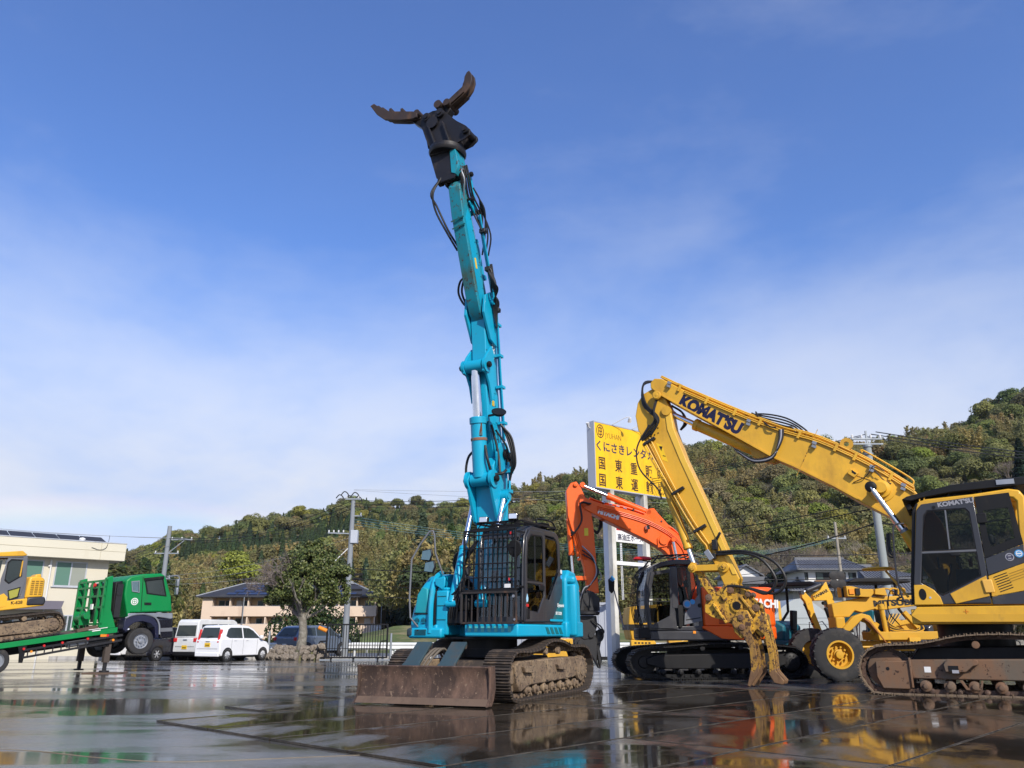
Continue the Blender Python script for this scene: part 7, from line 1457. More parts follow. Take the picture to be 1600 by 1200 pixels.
# ---- sliding gate, guard rails, posts
def gate():
    t = thing('sliding_gate', 'black metal sliding gate with vertical bars beside the stone planter', 'gate', (-9.15, 41.3, 0), -2)
    W_, H_ = 3.05, 1.66; f = B()
    for z in (.12, H_): f.box(0, W_, -.03, .03, z - .035, z + .035)
    for x in (0.03, W_ - .03): f.box(x - .04, x + .04, -.035, .035, .1, H_ + .03)
    f.box(0, W_, -.02, .02, .52, .55); f.out('gate_frame', M_blk, t)
    for i in range(21): B().box(.175 + i * .132, .205 + i * .132, -.015, .015, .14, H_ - .02).out('gate_bar', M_blk, t)
    q = B(); q.tube([(-.42, 0, .1), (-.34, 0, .78), (-.30, 0, .86), (0, 0, .88)], .035, 6, smooth=False); q.bar((-.42, 0, .1), (0, 0, .12), .06); q.out('gate_brace', M_blk, t)
    q = B(); q.tube([(W_ - .42, -.05, .2), (W_ - .36, -.05, .8), (W_ - .30, -.05, .88), (W_, -.05, .9)], .03, 6, smooth=False); q.out('gate_brace', M_blk, t)
    for x in (.3, 1.4, 2.6): B().cyl((x, -.04, .05), (x, .04, .05), .05, n=10).out('gate_wheel', M_blk, t)
    B().box(-.3, W_ + .2, -.03, .03, .0, .04).out('gate_rail', M_galv, t)
    B().cyl((-.36, -.05, 1.44), (.05, -.05, 1.28), .095, n=12).out('float', M_amb, thing('orange_float', 'orange cylindrical float tied to the left end of the black gate', 'float', (-9.15, 41.15, .08), -2))
gate()
def guardrail(label, x0, x1, y, z=.42):
    t = thing('guard_rail', label, 'guard rail', (x0, y, 0), 0, 'guard rails along the road'); L_ = x1 - x0
    pr = [(-.0, z), (-.06, z + .05), (-.06, z + .10), (-.01, z + .15), (-.01, z + .20), (-.06, z + .25), (-.06, z + .30), (0, z + .35), (.012, z + .35), (.012, z)]
    B().prism(pr, 0, L_, ax='x').out('rail_beam', paint('rail_white', (.62, .63, .63), .5, amt=.3, dirt=(.4, .4, .38)), t)
    for i in range(int(L_ / 2) + 1): B().cyl((i * 2 + .3, .1, -.05), (i * 2 + .3, .1, z + .3), .06, n=10).out('rail_post', MATS['rail_white'], t)
guardrail('pale guard rail along the near side of the road behind the gate and teal excavator', -8.6, 11.4, 44.3)
guardrail('guard rail on the far side of the road below the grass bank', -14.5, 9.5, 59.0, .3)
guardrail('short guard rail between the white car and the stone planter', -15.5, -12.5, 44.6)
for i, (x, y, h_) in enumerate(((-6.0, 41.6, 1.25), (-12.45, 43, 1.35), (-3.9, 44.0, 1.2))):
    tag(B().cyl((0, 0, 0), (0, 0, h_), .055, n=12).out('steel_post', M_galv, loc=(x, y, 0)), ['slim galvanised post just right of the black gate', 'slim galvanised post left of the tree trunk in front of the silver-blue car', 'slim galvanised post seen over the teal excavator blade'][i], 'post')
for i in range(2): tag(B().box(-.02, .02, -.02, .02, 0, .6).box(-.12, .12, -.03, .03, .5, .7).out('reflector_post', M_lblue, loc=(-2.9 + i * .5, 43.6, 0)), ['left of two small blue-topped road markers behind the blade', 'right of two small blue-topped road markers behind the blade'][i], 'marker')
# ================================================================ vehicles
def wheel(par, c, r_, w, out=-1, rim=M_bare, spokes=5, name='wheel', hub=.62, tyre=None, dish=.03):
    """wheel with its axle along local y; out = side that shows"""
    c = Vector(c); d = (0, out, 0)
    b = B(); b.lathe([(-w / 2, r_ * hub), (-w / 2, r_ * .93), (-w / 2 + .03, r_), (w / 2 - .03, r_), (w / 2, r_ * .93), (w / 2 + .005, r_ * .8), (w / 2, r_ * hub), (w / 2 - .04, r_ * hub * .98)], c, d, 28, cap=False); o = b.out(name, tyre or M_rub, par)
    q = B(); q.lathe([(-.02, r_ * hub), (w / 2 - .02, r_ * hub), (w / 2 - .01, r_ * hub * .97), (w / 2 - .03, r_ * hub * .88), (w / 2 - .03 - dish, r_ * hub * .82), (w / 2 - .03 - dish, .01)], c, d, 28, cap=False)
    rm = q.out('rim', M_blk if spokes else rim, o)
    for i in range(spokes):
        a = 2 * PI * i / spokes; v = Vector((math.cos(a), 0, math.sin(a))); B().obox(c + v * r_ * hub * .5 + Vector(d) * (w / 2 - .02), v, d, r_ * hub * .92, r_ * (.9 / spokes), .025).out('spoke', rim, rm)
    B().lathe([(w / 2 - .05, r_ * .16), (w / 2, r_ * .15), (w / 2 + .01, .01)], c, d, 12).out('hub_cap', rim, rm)
    return o
def car(name, label, cat, loc, yaw, Wd, low, top, belt, wins, rearwin, wheels, r_, body, taper=.28, group=None, rim=None, plate='yellow', lights='tall', seams=(), handles=(), wind=None, near=-1, spokes=7):
    t = thing(name, label, cat, loc, yaw, group); h = Wd / 2
    b = B(); b.prism(low, -h, h); b.out('body', body, t, bev=.045, seg=3)
    def yy(z): return h - .02 - max(0, z - belt) * taper
    b = B(); n = len(top); b.add([(x, -yy(z), z) for x, z in top] + [(x, yy(z), z) for x, z in top], [tuple(range(n)), tuple(range(2 * n - 1, n - 1, -1))] + [((i + 1) % n, i, n + i, n + (i + 1) % n) for i in range(n)])
    bm = bmesh.new(); me = b.mesh('roof', body); bm.from_mesh(me); bmesh.ops.recalc_face_normals(bm, faces=bm.faces); bm.to_mesh(me); bm.free()
    o = place(me, 'roof', t, Matrix()); m_ = o.modifiers.new('bevel', 'BEVEL'); m_.width = .035; m_.segments = 3; m_.limit_method = 'ANGLE'
    for s_ in (-1, 1):
        for w in wins:
            q = B(); k = len(w); q.add([(x, s_ * (yy(z) + .006), z) for x, z in w], [tuple(range(k))]); q.out('side_window', M_cgl, t, smooth=False)
        for x, z0, z1 in seams: B().box(x - .005, x + .005, s_ * (h + .001), s_ * (h + .003), z0, z1).out('door_seam', M_blk, t)
        for x, z in handles: B().box(x - .08, x + .08, s_ * (h + .002), s_ * (h + .03), z - .018, z + .018).out('door_handle', body, t, bev=.008)
        for x in wheels:
            B().ring([(x + r_ * 1.17 * math.cos(a * PI / 13), r_ + r_ * 1.17 * math.sin(a * PI / 13)) for a in range(26)], [(x + r_ * .99 * math.cos(a * PI / 13), r_ + r_ * .99 * math.sin(a * PI / 13)) for a in range(26)], s_ * (h - .2), s_ * (h + .004)).out('wheel_arch', M_blk, t); wheel(t, (x, s_ * (h - .075), r_), r_, .19, s_, rim or M_chromed, spokes)
        fx = max(p[0] for p in wins[-1]) if wins else 1; B().box(fx - .12, fx + .04, s_ * (h + .02), s_ * (h + .17), belt + .03, belt + .17).out('wing_mirror', body, t, bev=.03)
    q = B(); q.add([(x, y, z) for (x, z, y) in rearwin], [tuple(range(len(rearwin)))]); q.out('rear_window', M_cgl, t, smooth=False)
    if wind: q = B(); q.add([(x, y, z) for (x, z, y) in wind], [tuple(range(len(wind)))]); q.out('windscreen', M_cgl, t, smooth=False)
    xr = min(p[0] for p in low)
    for s_ in (-1, 1):
        if lights == 'tall': B().obox((xr + .10, s_ * (h - .15), belt + .14), (.22, 0, 1), (-1, 0, 0), .60, .11, .10).out('tail_light', M_red, t, bev=.015)
        else: B().box(xr - .015, xr + .14, s_ * (h - .22), s_ * (h - .012), belt - .20, belt - .02).out('tail_light', M_red, t, bev=.015)
    if plate: 
        pm = paint('plate_yellow', (.80, .50, .02), .5, amt=0) if plate == 'yellow' else M_lwhite
        z = belt - .33 if lights == 'tall' else .52; o = B().box(xr - .02, xr - .005, -.16, .16, z, z + .17).out('number_plate', pm, t)
        for i in range(4): B().box(xr - .023, xr - .0205, -.11 + i * .06, -.075 + i * .06, z + .03, z + .10).out('plate_mark', M_blet, o)
    B().box(xr - .012, xr - .002, -h + .14, h - .14, belt - .42, belt - .412).out('tailgate_gap', M_blk, t); B().bar((xr + .02, .1, belt + .10), (xr + .02, -.25, belt + .14), .018).out('rear_wiper', M_blk, t); B().box(xr - .02, xr + .0, -.12, .12, belt - .12, belt - .08).out('tailgate_handle', M_bare, t)
    B().box(xr - .03, xr + .1, -h + .05, h - .05, .22, .40).out('bumper', body if body is not M_vanw else M_blk, t, bev=.03)
    B().box(xr + .2, -xr - .2, -h + .15, h - .15, .16, .3).out('underbody', M_blk, t)
    return t
M_chromed = paint('wheel_silver', (.55, .56, .58), .3, metal=.5, amt=.1)
M_cgl = paint('car_window_glass', (.035, .045, .045), .05, amt=0)
M_wc = paint('white_car_paint', (.78, .79, .81), .22, amt=.12, dirt=(.66, .67, .68), coat=.6); M_vanw = paint('van_white_paint', (.66, .67, .66), .35, amt=.3, dirt=(.52, .52, .5), coat=.3)
M_bc = paint('black_car_paint', (.008, .008, .014), .15, amt=.1, coat=.8); M_sv = paint('silver_blue_car_paint', (.15, .185, .24), .25, metal=.4, amt=.15, dirt=(.18, .2, .25), coat=.6)
lowh = [(-1.70, .35), (-1.70, .95), (-1.62, 1.02), (.85, .98), (1.45, .86), (1.68, .68), (1.70, .34), (1.55, .24), (-1.6, .24)]
toph = [(-1.64, .98), (-1.52, 1.50), (-1.38, 1.60), (-.4, 1.635), (.3, 1.58), (.62, 1.44), (1.18, .96)]
car('hatchback', 'small white hatchback with yellow plate parked nearest to the tree planter', 'car', (-13.35, 40.3, 0), 66, 1.5, lowh, toph, .98,
    [[(-1.30, 1.12), (-1.12, 1.42), (-.95, 1.50), (-.22, 1.50), (-.22, 1.03), (-1.1, 1.03)], [(-.14, 1.03), (-.14, 1.50), (.28, 1.48), (.56, 1.36), (.98, 1.02)]],
    [(-1.645, 1.05, -.55), (-1.53, 1.50, -.50), (-1.53, 1.50, .50), (-1.645, 1.05, .55)], (-1.18, 1.22), .285, M_wc, wind=[(1.14, 1.0, -.62), (.66, 1.42, -.52), (.66, 1.42, .52), (1.14, 1.0, .62)], seams=((-.18, .3, 1.0), (.78, .3, .98), (-.95, .55, 1.0)), handles=((-.75, .93), (.05, .93)), spokes=9)
lowv = [(-1.70, .45), (-1.68, 1.05), (1.35, 1.05), (1.66, .9), (1.70, .40), (1.6, .28), (-1.65, .28)]
topv = [(-1.68, 1.05), (-1.60, 1.78), (-1.48, 1.90), (.8, 1.90), (1.02, 1.80), (1.40, 1.04)]
car('kei_van', 'boxy white van with dark rear glass parked behind the small white hatchback', 'van', (-15.15, 42.2, 0), 66, 1.5, lowv, topv, 1.05,
    [[(-1.42, 1.16), (-1.38, 1.66), (-.35, 1.68), (-.35, 1.14)], [(-.25, 1.14), (-.25, 1.68), (.35, 1.68), (.35, 1.14)], [(.45, 1.14), (.45, 1.68), (.92, 1.66), (1.22, 1.12)]],
    [(-1.69, 1.12, -.62), (-1.63, 1.62, -.58), (-1.63, 1.62, .58), (-1.69, 1.12, .62)], (-1.15, 1.2), .28, M_vanw, taper=.10, lights='low', wind=[(1.38, 1.1, -.62), (1.06, 1.74, -.56), (1.06, 1.74, .56), (1.38, 1.1, .62)], seams=((-.3, .35, 1.7), (.4, .35, 1.1)))
car('compact_car', 'black compact car seen past the front bumper of the green truck', 'car', (-17.1, 41.6, 0), 64, 1.5, lowh, [(x, .98 + (z - .98) * .86) for x, z in toph], .98,
    [[(-1.30, 1.10), (-1.0, 1.40), (-.22, 1.42), (-.22, 1.03), (-1.1, 1.03)], [(-.14, 1.03), (-.14, 1.42), (.5, 1.32), (.98, 1.02)]], [(-1.65, 1.03, -.55), (-1.55, 1.40, -.50), (-1.55, 1.40, .50), (-1.65, 1.03, .55)], (-1.18, 1.22), .30, M_bc, lights='low', spokes=6)
car('low_white_car', 'white car mostly hidden behind the raised front wheel of the green truck', 'car', (-19.0, 43.4, 0), 62, 1.65, [(x * 1.15, z) for x, z in lowh], [(x * 1.1, .98 + (z - .98) * .8) for x, z in toph], .98,
    [[(-1.30, 1.10), (-1.0, 1.36), (-.22, 1.38), (-.22, 1.03), (-1.1, 1.03)], [(-.14, 1.03), (-.14, 1.38), (.5, 1.30), (.98, 1.02)]], [(-1.88, 1.03, -.6), (-1.75, 1.36, -.5), (-1.75, 1.36, .5), (-1.88, 1.03, .6)], (-1.3, 1.35), .31, M_wc, lights='low', plate='white')
lows = [(-2.28, .45), (-2.26, 1.0), (-2.15, 1.10), (1.1, 1.05), (1.95, .95), (2.26, .72), (2.3, .42), (2.1, .28), (-2.2, .28)]
tops = [(-2.22, 1.06), (-1.78, 1.56), (-1.5, 1.66), (-.3, 1.70), (.45, 1.62), (1.25, 1.04)]
car('suv', 'silver-blue suv behind the tree trunk and the black gate', 'car', (-11.6, 49.2, 0), 58, 1.85, lows, tops, 1.06,
    [[(-1.75, 1.25), (-1.5, 1.50), (-1.15, 1.56), (-.75, 1.58), (-.75, 1.12), (-1.7, 1.14)], [(-.67, 1.12), (-.67, 1.58), (.25, 1.56), (.25, 1.12)], [(.33, 1.12), (.33, 1.55), (.55, 1.50), (1.02, 1.12)]],
    [(-2.20, 1.12, -.70), (-1.82, 1.54, -.58), (-1.82, 1.54, .58), (-2.20, 1.12, .70)], (-1.42, 1.38), .36, M_sv, lights='low', plate='white', seams=((-.71, .35, 1.1), (.3, .35, 1.1)), handles=((-.85, .98), (.12, .98)), spokes=5, wind=[(1.2, 1.1, -.75), (.5, 1.56, -.6), (.5, 1.56, .6), (1.2, 1.1, .75)])

# ---- green self-loading truck, tilted up on its jacks
def fx(x, z): return (.41 + .985 * x + .018 * x * x, 1.2 + (z - 1.2) * (.98 + .02 * x))
def fit_truck(x, y, z): a, b_ = fx(x, z); return (a, y, b_)
def truck():
    t = thing('self_loader_truck', 'green self-loading truck, front lifted on jacks and bed sloping down', 'truck', (-13.9, 28.17, 0), 48)
    B.W = fit_truck
    n_, f_ = -1.15, 1.15
    cabp = [(-.02, 1.72), (-.24, 2.50), (-.24, 2.98), (-.10, 3.10), (.32, 3.19), (.92, 3.22), (1.08, 3.13), (1.22, 2.78), (1.36, 2.45), (1.46, 1.94), (.8, 1.93), (.05, 1.90)]
    B().prism(cabp, n_, f_).out('cab', M_grn, t, bev=.05, seg=3)
    B().prism([(-.04, 1.88), (1.47, 1.90), (1.50, 1.72), (1.42, 1.70), (1.0, 1.76), (.0, 1.66)], n_ - .02, f_ + .02).out('cab_trim', M_bare, t, bev=.02)
    B().prism([(.98, 1.72), (1.50, 1.74), (1.58, 1.10), (1.16, 1.06), (1.06, 1.38)], n_ - .015, f_ + .015).out('front_bumper', M_bc, t, bev=.04)
    B().prism([(1.10, 1.40), (1.52, 1.42), (1.54, 1.30), (1.12, 1.28)], n_ - .022, f_ + .022).out('bumper_band', M_cab2, t)
    fend = [(-.14, 1.36), (-.12, 1.70), (.12, 1.80), (.5, 1.84), (.85, 1.74), (1.02, 1.52), (1.10, 1.08), (.98, 1.08), (.92, 1.42), (.74, 1.56), (.48, 1.62), (.22, 1.58), (.06, 1.46), (-.02, 1.26)]
    B().prism(fend, n_ - .03, n_ + .5).out('wheel_fender', paint('navy_black', (.012, .014, .04), .25, amt=.2, coat=.5), t, bev=.02)
    B().tube([(x, n_ - .035, z) for x, z in [(-.12, 1.72), (.12, 1.82), (.5, 1.86), (.86, 1.76), (1.04, 1.54), (1.10, 1.2)]], .03, 6).out('fender_strip', M_bare, t)
    w1 = [(.38, 2.98), (1.00, 3.06), (1.19, 2.45), (.50, 2.53)]
    o = window(t, w1, n_ - .004, M_cgl); B().ring(w1, inset(w1, .04), n_ - .02, n_ + .0).out('window_seal', M_blk, o)
    B().prism([(.34, 3.05), (1.0, 3.13), (1.02, 3.05), (.36, 2.96)], n_ - .05, n_ - .005).out('window_visor', M_blk, t)
    w2 = [(-.08, 2.94), (.20, 2.97), (.25, 2.56), (-.01, 2.60)]
    o = window(t, w2, n_ - .004, M_mirr); B().ring(w2, inset(w2, .03), n_ - .03, n_).out('window_frame', M_bare, o)
    B().prism([(.30, 3.08), (.32, 3.08), (.40, 1.96), (.38, 1.96)], n_ - .004, n_ + .01).out('door_seam', M_blk, t)
    B().prism([(.46, 2.24), (.70, 2.24), (.70, 2.16), (.48, 2.16)], n_ - .02, n_).out('door_handle', M_blk, t)
    o = B().cyl((.13, n_ - .006, 2.27), (.13, n_ + .0, 2.27), .12, n=24).out('round_logo', M_lwhite, t)
    q = B(); q.ring([(.13 + .09 * math.cos(a * PI / 10), 2.27 + .09 * math.sin(a * PI / 10)) for a in range(20)], [(.13 + .07 * math.cos(a * PI / 10), 2.27 + .07 * math.sin(a * PI / 10)) for a in range(20)], n_ - .010, n_ - .0065); q.box(.08, .18, n_ - .010, n_ - .0065, 2.262, 2.278); q.box(.122, .138, n_ - .012, n_ - .0105, 2.21, 2.33); q.out('logo_mark', M_grn, o)
    B().prism([(-.28, 1.70), (-.30, 2.96), (-.55, 2.92), (-.52, 1.70)], n_ + .1, f_ - .1).out('air_duct', M_blk, t, bev=.03)
    q = B(); q.box(-.5, -.3, n_ + .02, n_ + .14, 1.75, 2.85); q.cyl((-.42, n_ - .0, 2.55), (-.42, n_ + .1, 2.55), .09, n=12); q.out('exhaust_stack', M_steelp, t)
    q = B(); q.tube([(1.12, n_, 3.1), (1.42, n_ - .12, 3.14), (1.50, n_ - .14, 3.0), (1.48, n_ - .14, 2.5)], .018, 6); q.out('mirror_arm', M_bare, t)
    for z in (2.62, 2.9): B().box(1.40, 1.48, n_ - .24, n_ - .08, z - .12, z + .12).out('mirror_housing', M_bare, t, bev=.02)
    wheel(t, (.53, n_ + .16, .98), .43, .28, -1, M_bare, 0, hub=.58); q = B()
    for i in range(10): q.cyl((.53 + .15 * math.cos(i * PI / 5), n_ - .0, .98 + .15 * math.sin(i * PI / 5)), (.53 + .15 * math.cos(i * PI / 5), n_ + .05, .98 + .15 * math.sin(i * PI / 5)), .022, n=6)
    q.out('wheel_nuts', M_chrome, t)['kind'] = 'stuff'
    wheel(t, (.53, f_ - .16, .98), .43, .28, 1, M_bare, 0, hub=.58); wheel(t, (.05, f_ - .2, .86), .43, .28, 1, M_bare, 0, hub=.58)
    # chassis and sloping bed
    def zb(x): return 1.43 + (x + .31) * .142          # top of the deck edge
    B().prism([(-9.0, zb(-9)), (-.31, 1.43), (-.30, 1.26), (-3.62, .79), (-9.0, .79 - 5.4 * .142)], n_, n_ + .06).out('deck_side', M_grn, t, bev=.01)
    B().prism([(-9.0, zb(-9)), (-.31, 1.43), (-.30, 1.26), (-3.62, .79), (-9.0, .02)], f_ - .06, f_).out('deck_side', M_grn, t)
    B().prism([(-9.0, zb(-9) - .01), (-.31, 1.42), (-.31, 1.34), (-9, zb(-9) - .09)], n_ + .06, f_ - .06).out('deck', paint('rusty_deck', (.10, .075, .06), .8, amt=.5, dirt=(.16, .11, .08)), t)
    B().prism([(-9.0, zb(-9) - .25), (.9, 1.38), (.9, 1.15), (-9, zb(-9) - .5)], -.45, .45).out('chassis', M_blk, t)
    for x0, x1, m_ in ((-3.25, -.1, .0),):
        for dz in (.62 - .02, .86 - .02): pass
        q = B(); 
        for k in (0, 1): q.bar((-3.25, n_ - .01, .70 - k * .24), (-.12, n_ - .01, 1.18 - k * .16), .04, .07)
        q.out('side_guard_rail', M_steelp, t)
        for i in range(8): x = -3.1 + i * .26; B().bar((x, n_ - .01, .46 + (x + 3.25) * .153), (x, n_ - .01, .70 + (x + 3.25) * .153), .03).out('side_guard_bar', M_steelp, t)
    q = B(); q.cyl((-1.85, n_ + .12, .86), (-1.2, n_ + .12, .96), .1, n=12); q.out('air_tank', M_bare, t); q = B(); q.box(-1.2, -.5, n_ + .03, n_ + .4, .80, 1.10); q.out('tool_box', M_blk, t)
    for x in (-3.25, -2.62, -2.05, -1.25, -.62): B().cyl((x, n_ - .04, .74 + (x + 3.25) * .16), (x, n_ + .0, .74 + (x + 3.25) * .16), .04, n=10).out('marker_lamp', M_red, t)
    for x in (-3.0, -.42): B().cyl((x, n_ - .05, .62 + (x + 3.25) * .14), (x, n_ - .02, .62 + (x + 3.25) * .14), .04, n=10).out('marker_lamp', M_amb, t)
    B().box(-.85, -.64, n_ - .03, n_, 1.12, 1.20).out('marker_lamp', M_amb, t)
    B().prism([(-3.45, .86), (-3.15, .90), (-3.2, .30), (-3.32, .30), (-3.35, .6)], n_ + .02, n_ + .06).out('mudguard', M_blk, t)
    for s_, y in ((-1, n_ + .2), (1, f_ - .2)):
        wheel(t, (-4.0, y, .36), .40, .28, s_, M_bare, 0, hub=.6); wheel(t, (-5.0, y, .36), .40, .28, s_, M_bare, 0, hub=.6)
    # headboard with its lattice
    G = [(-.86, 1.36), (-.90, 3.06), (-.70, 3.12), (-.62, 2.0), (-.38, 1.42)]
    B().prism(G, n_, n_ + .18).out('headboard_post', M_grn, t, bev=.012); B().prism(G, f_ - .18, f_).out('headboard_post', M_grn, t)
    hb = B(); xb = -.88
    for y0 in (n_ + .0, -.72, -.12, .40, f_ - .12): hb.box(xb - .05, xb + .03, y0, y0 + .12, 1.42, 3.0)
    for z in (1.5, 2.05, 2.42, 2.72, 2.93): hb.box(xb - .04, xb + .02, n_, f_, z, z + .07)
    hb.out('headboard_frame', M_grn, t)
    for y0, y1_, z0, z1 in ((-.55, -.15, 2.46, 2.70), (-1.0, -.75, 1.6, 2.0), (.5, .95, 1.6, 2.0), (-.55, -.15, 1.6, 2.0)): B().box(xb + .03, xb + .05, y0, y1_, z0, z1).out('headboard_plate', M_blk, t)
    q = B(); q.cyl((xb - .35, -.5, 1.72), (xb - .35, -.1, 1.72), .16, n=16); q.box(xb - .5, xb - .2, -.6, -.52, 1.5, 1.95); q.box(xb - .5, xb - .2, -.08, 0, 1.5, 1.95); q.cyl((xb - .4, -.9, 1.8), (xb - .4, -.66, 1.8), .11, n=12); q.out('winch', M_grn, t)
    q = B(); q.tube([(xb - .4, -.8, 1.8), (xb - .3, -.4, 2.0), (xb - .25, 0, 1.8), (xb - .4, .2, 1.6)], .02, 5); q.out('winch_hose', M_hose, t)
    B().box(xb - .1, xb - .05, -.45, -.3, 2.02, 2.2).out('paper_tag', M_lwhite, t); B().cyl((xb - .1, -.35, 2.83), (xb - .04, -.35, 2.83), .07, n=12).out('red_lamp', M_red, t)
    B().obox((-.95, n_ - .003, 1.38), (1, 0, .14), (0, -1, 0), .62, .02, .004).out('white_stripe', M_lwhite, t); B().obox((-1.0, n_ - .003, 1.32), (1, 0, .14), (0, -1, 0), .28, .035, .004).out('white_lettering', M_lwhite, t)
    for i in range(3): B().bar((-1.6 + i * .22, -1.0 + i * .25, zb(-1.6) + .06), (-.95, -1.0 + i * .25, zb(-.95) + .10), .2, .1).out('timber', paint('old_timber', (.11, .075, .055), .9, amt=.4), t)
    # jacks
    for y in (n_ + .12, f_ - .12):
        q = B(); q.box(-.60, -.42, y - .09, y + .09, .30, 1.30); o = q.out('jack_sleeve', paint('rust_brown_jack', (.07, .055, .045), .7, amt=.4), t); B().box(-.56, -.46, y - .05, y + .05, .05, .30).out('jack_leg', M_steelp, o); B().cyl((-.51, y, .0), (-.51, y, .05), .16, n=14).out('jack_foot', M_steelp, o)
        q = B(); q.box(-.66, -.40, y - .06, y + .06, 1.0, 1.22); q.out('jack_bracket', M_grn, t)
    B.W = None
truck()
tag(quad('jack_board', [(-13.75, 27.1), (-12.5, 27.1), (-12.5, 27.65), (-13.75, 27.65)], .03, MATS['old_timber'], None, .03), 'thin dark board under the near jack of the green truck', 'board')
def small_excavator():
    t = thing('loaded_excavator', 'yellow and grey excavator standing on the sloping bed of the green truck', 'excavator', (-13.9, 28.17, 0), 48)
    n_ = -.95; B.W = None; F = lambda P_: [fx(*p) for p in P_]
    path = [(-2.10, 1.28), (-1.97, 1.45), (-2.00, 1.66), (-2.30, 1.90), (-3.2, 1.82), (-4.2, 1.72), (-5.2, 1.56), (-5.5, 1.30), (-5.45, 1.02), (-5.1, .86), (-3.6, 1.04), (-2.5, 1.19)]
    fp = [(-4.9, 1.40), (-2.75, 1.67), (-2.32, 1.70), (-2.24, 1.42), (-2.45, 1.29), (-4.9, 1.06)]
    for yc, o_ in ((-.72, -1), (.72, 1)): crawler(t, F(path), yc, .45, .14, M_mud, M_mudd, M_mud, F(fp), F([(-2.9 - i * .35, 1.17 - i * .05) for i in range(6)]), F([(-3.3, 1.70)]), fx(-5.1, 1.22) + (.24,), fx(-2.32, 1.50) + (.25,), o_, rr=.07)
    B.W = fit_truck
    B().prism([(-4.9, 1.86), (-3.4, 2.04), (-2.76, 2.13), (-2.82, 2.38), (-3.4, 2.36), (-5.2, 2.12)], n_ - .05, 1.0).out('house_frame', M_kyel, t, bev=.03)
    B().prism([(-3.36, 2.12), (-2.78, 2.14), (-2.74, 2.30), (-2.80, 2.42), (-3.36, 2.40)], n_ - .08, 1.02).out('counterweight', M_cab, t, bev=.05)
    B().prism([(-3.44, 2.36), (-2.84, 2.40), (-2.86, 2.98), (-3.00, 3.08), (-3.38, 3.08)], n_ - .03, .95).out('engine_hood', M_kyel, t, bev=.05); B().prism([(-3.2, 3.06), (-3.14, 3.16), (-2.98, 3.18), (-2.94, 3.06)], n_ + .1, n_ + .5).out('hood_bump', M_kyel, t, bev=.03)
    for i in range(3):
        for j in range(7): B().box(-3.30 + i * .14, -3.20 + i * .14, n_ - .04, n_ - .031, 2.48 + j * .07, 2.52 + j * .07).out('grille_slot', paint('grille_dark', (.25, .14, .02), .6, amt=0), t)
    y0, y1 = n_ - .02, n_ + .95
    prof = [(-4.9, 2.10), (-4.75, 3.62), (-4.55, 3.80), (-3.70, 3.84), (-3.56, 3.74), (-3.48, 3.0), (-3.44, 2.35)]; inn = [(-4.78, 2.25), (-4.66, 3.58), (-4.5, 3.70), (-3.72, 3.72), (-3.66, 3.66), (-3.60, 3.0), (-3.56, 2.45)]
    for ya, yb in ((y0, y0 + .04), (y1 - .04, y1)): B().ring(prof, inn, ya, yb).out('cab_frame', M_cab2, t, bev=.01)
    B().prism([(-4.8, 3.78), (-4.6, 3.88), (-3.76, 3.94), (-3.58, 3.80), (-3.7, 3.76), (-4.6, 3.74)], y0 - .02, y1 + .02).out('cab_roof', M_kyel, t, bev=.02)
    B().prism([(-4.30, 2.30), (-3.60, 2.42), (-3.52, 2.9), (-3.58, 3.70), (-4.20, 3.70), (-4.32, 3.0)], y0 - .02, y0 - .005).out('door_panel', M_cab2, t, bev=.004)
    for w in ([(-4.20, 3.55), (-4.10, 3.66), (-3.72, 3.64), (-3.66, 3.1), (-4.05, 2.84), (-4.20, 2.95)], [(-4.04, 2.62), (-3.64, 2.74), (-3.66, 2.40), (-3.95, 2.30)]): o = window(t, w, y0 - .026, M_cgl if w[0][1] > 3 else paint('yellowish_glass', (.35, .33, .06), .2, amt=.2)); B().ring(w, inset(w, .03), y0 - .045, y0 - .03).out('window_seal', M_blk, o)
    window(t, [(-4.72, 2.5), (-4.64, 3.6), (-4.36, 3.62), (-4.40, 2.5)], y0 + .02, M_cgl)
    B().box(-3.74, -3.70, y0 - .05, y0 - .03, 3.08, 3.60).out('door_grab', M_kyel, t)
    text('fleet_number', 'K-628', .13, frame((fx(-3.86, 2.16)[0], n_ - .053, fx(-3.86, 2.16)[1]), (1, 0, .10), (0, -1, 0)), M_blet, t, .003)
    B().prism([(-4.2, 2.05), (-4.0, 2.10), (-4.0, 2.4), (-4.14, 2.52), (-4.3, 2.45)], n_ - .058, n_ - .05).out('side_cover', M_kyel, t, bev=.004)
    B().prism([(-5.6, 2.3), (-5.0, 2.2), (-5.4, 4.2), (-6.6, 5.0), (-6.8, 4.8), (-5.8, 4.0)], -.05, .25).out('boom', M_kyel, t, bev=.02)
    B.W = None
small_excavator()

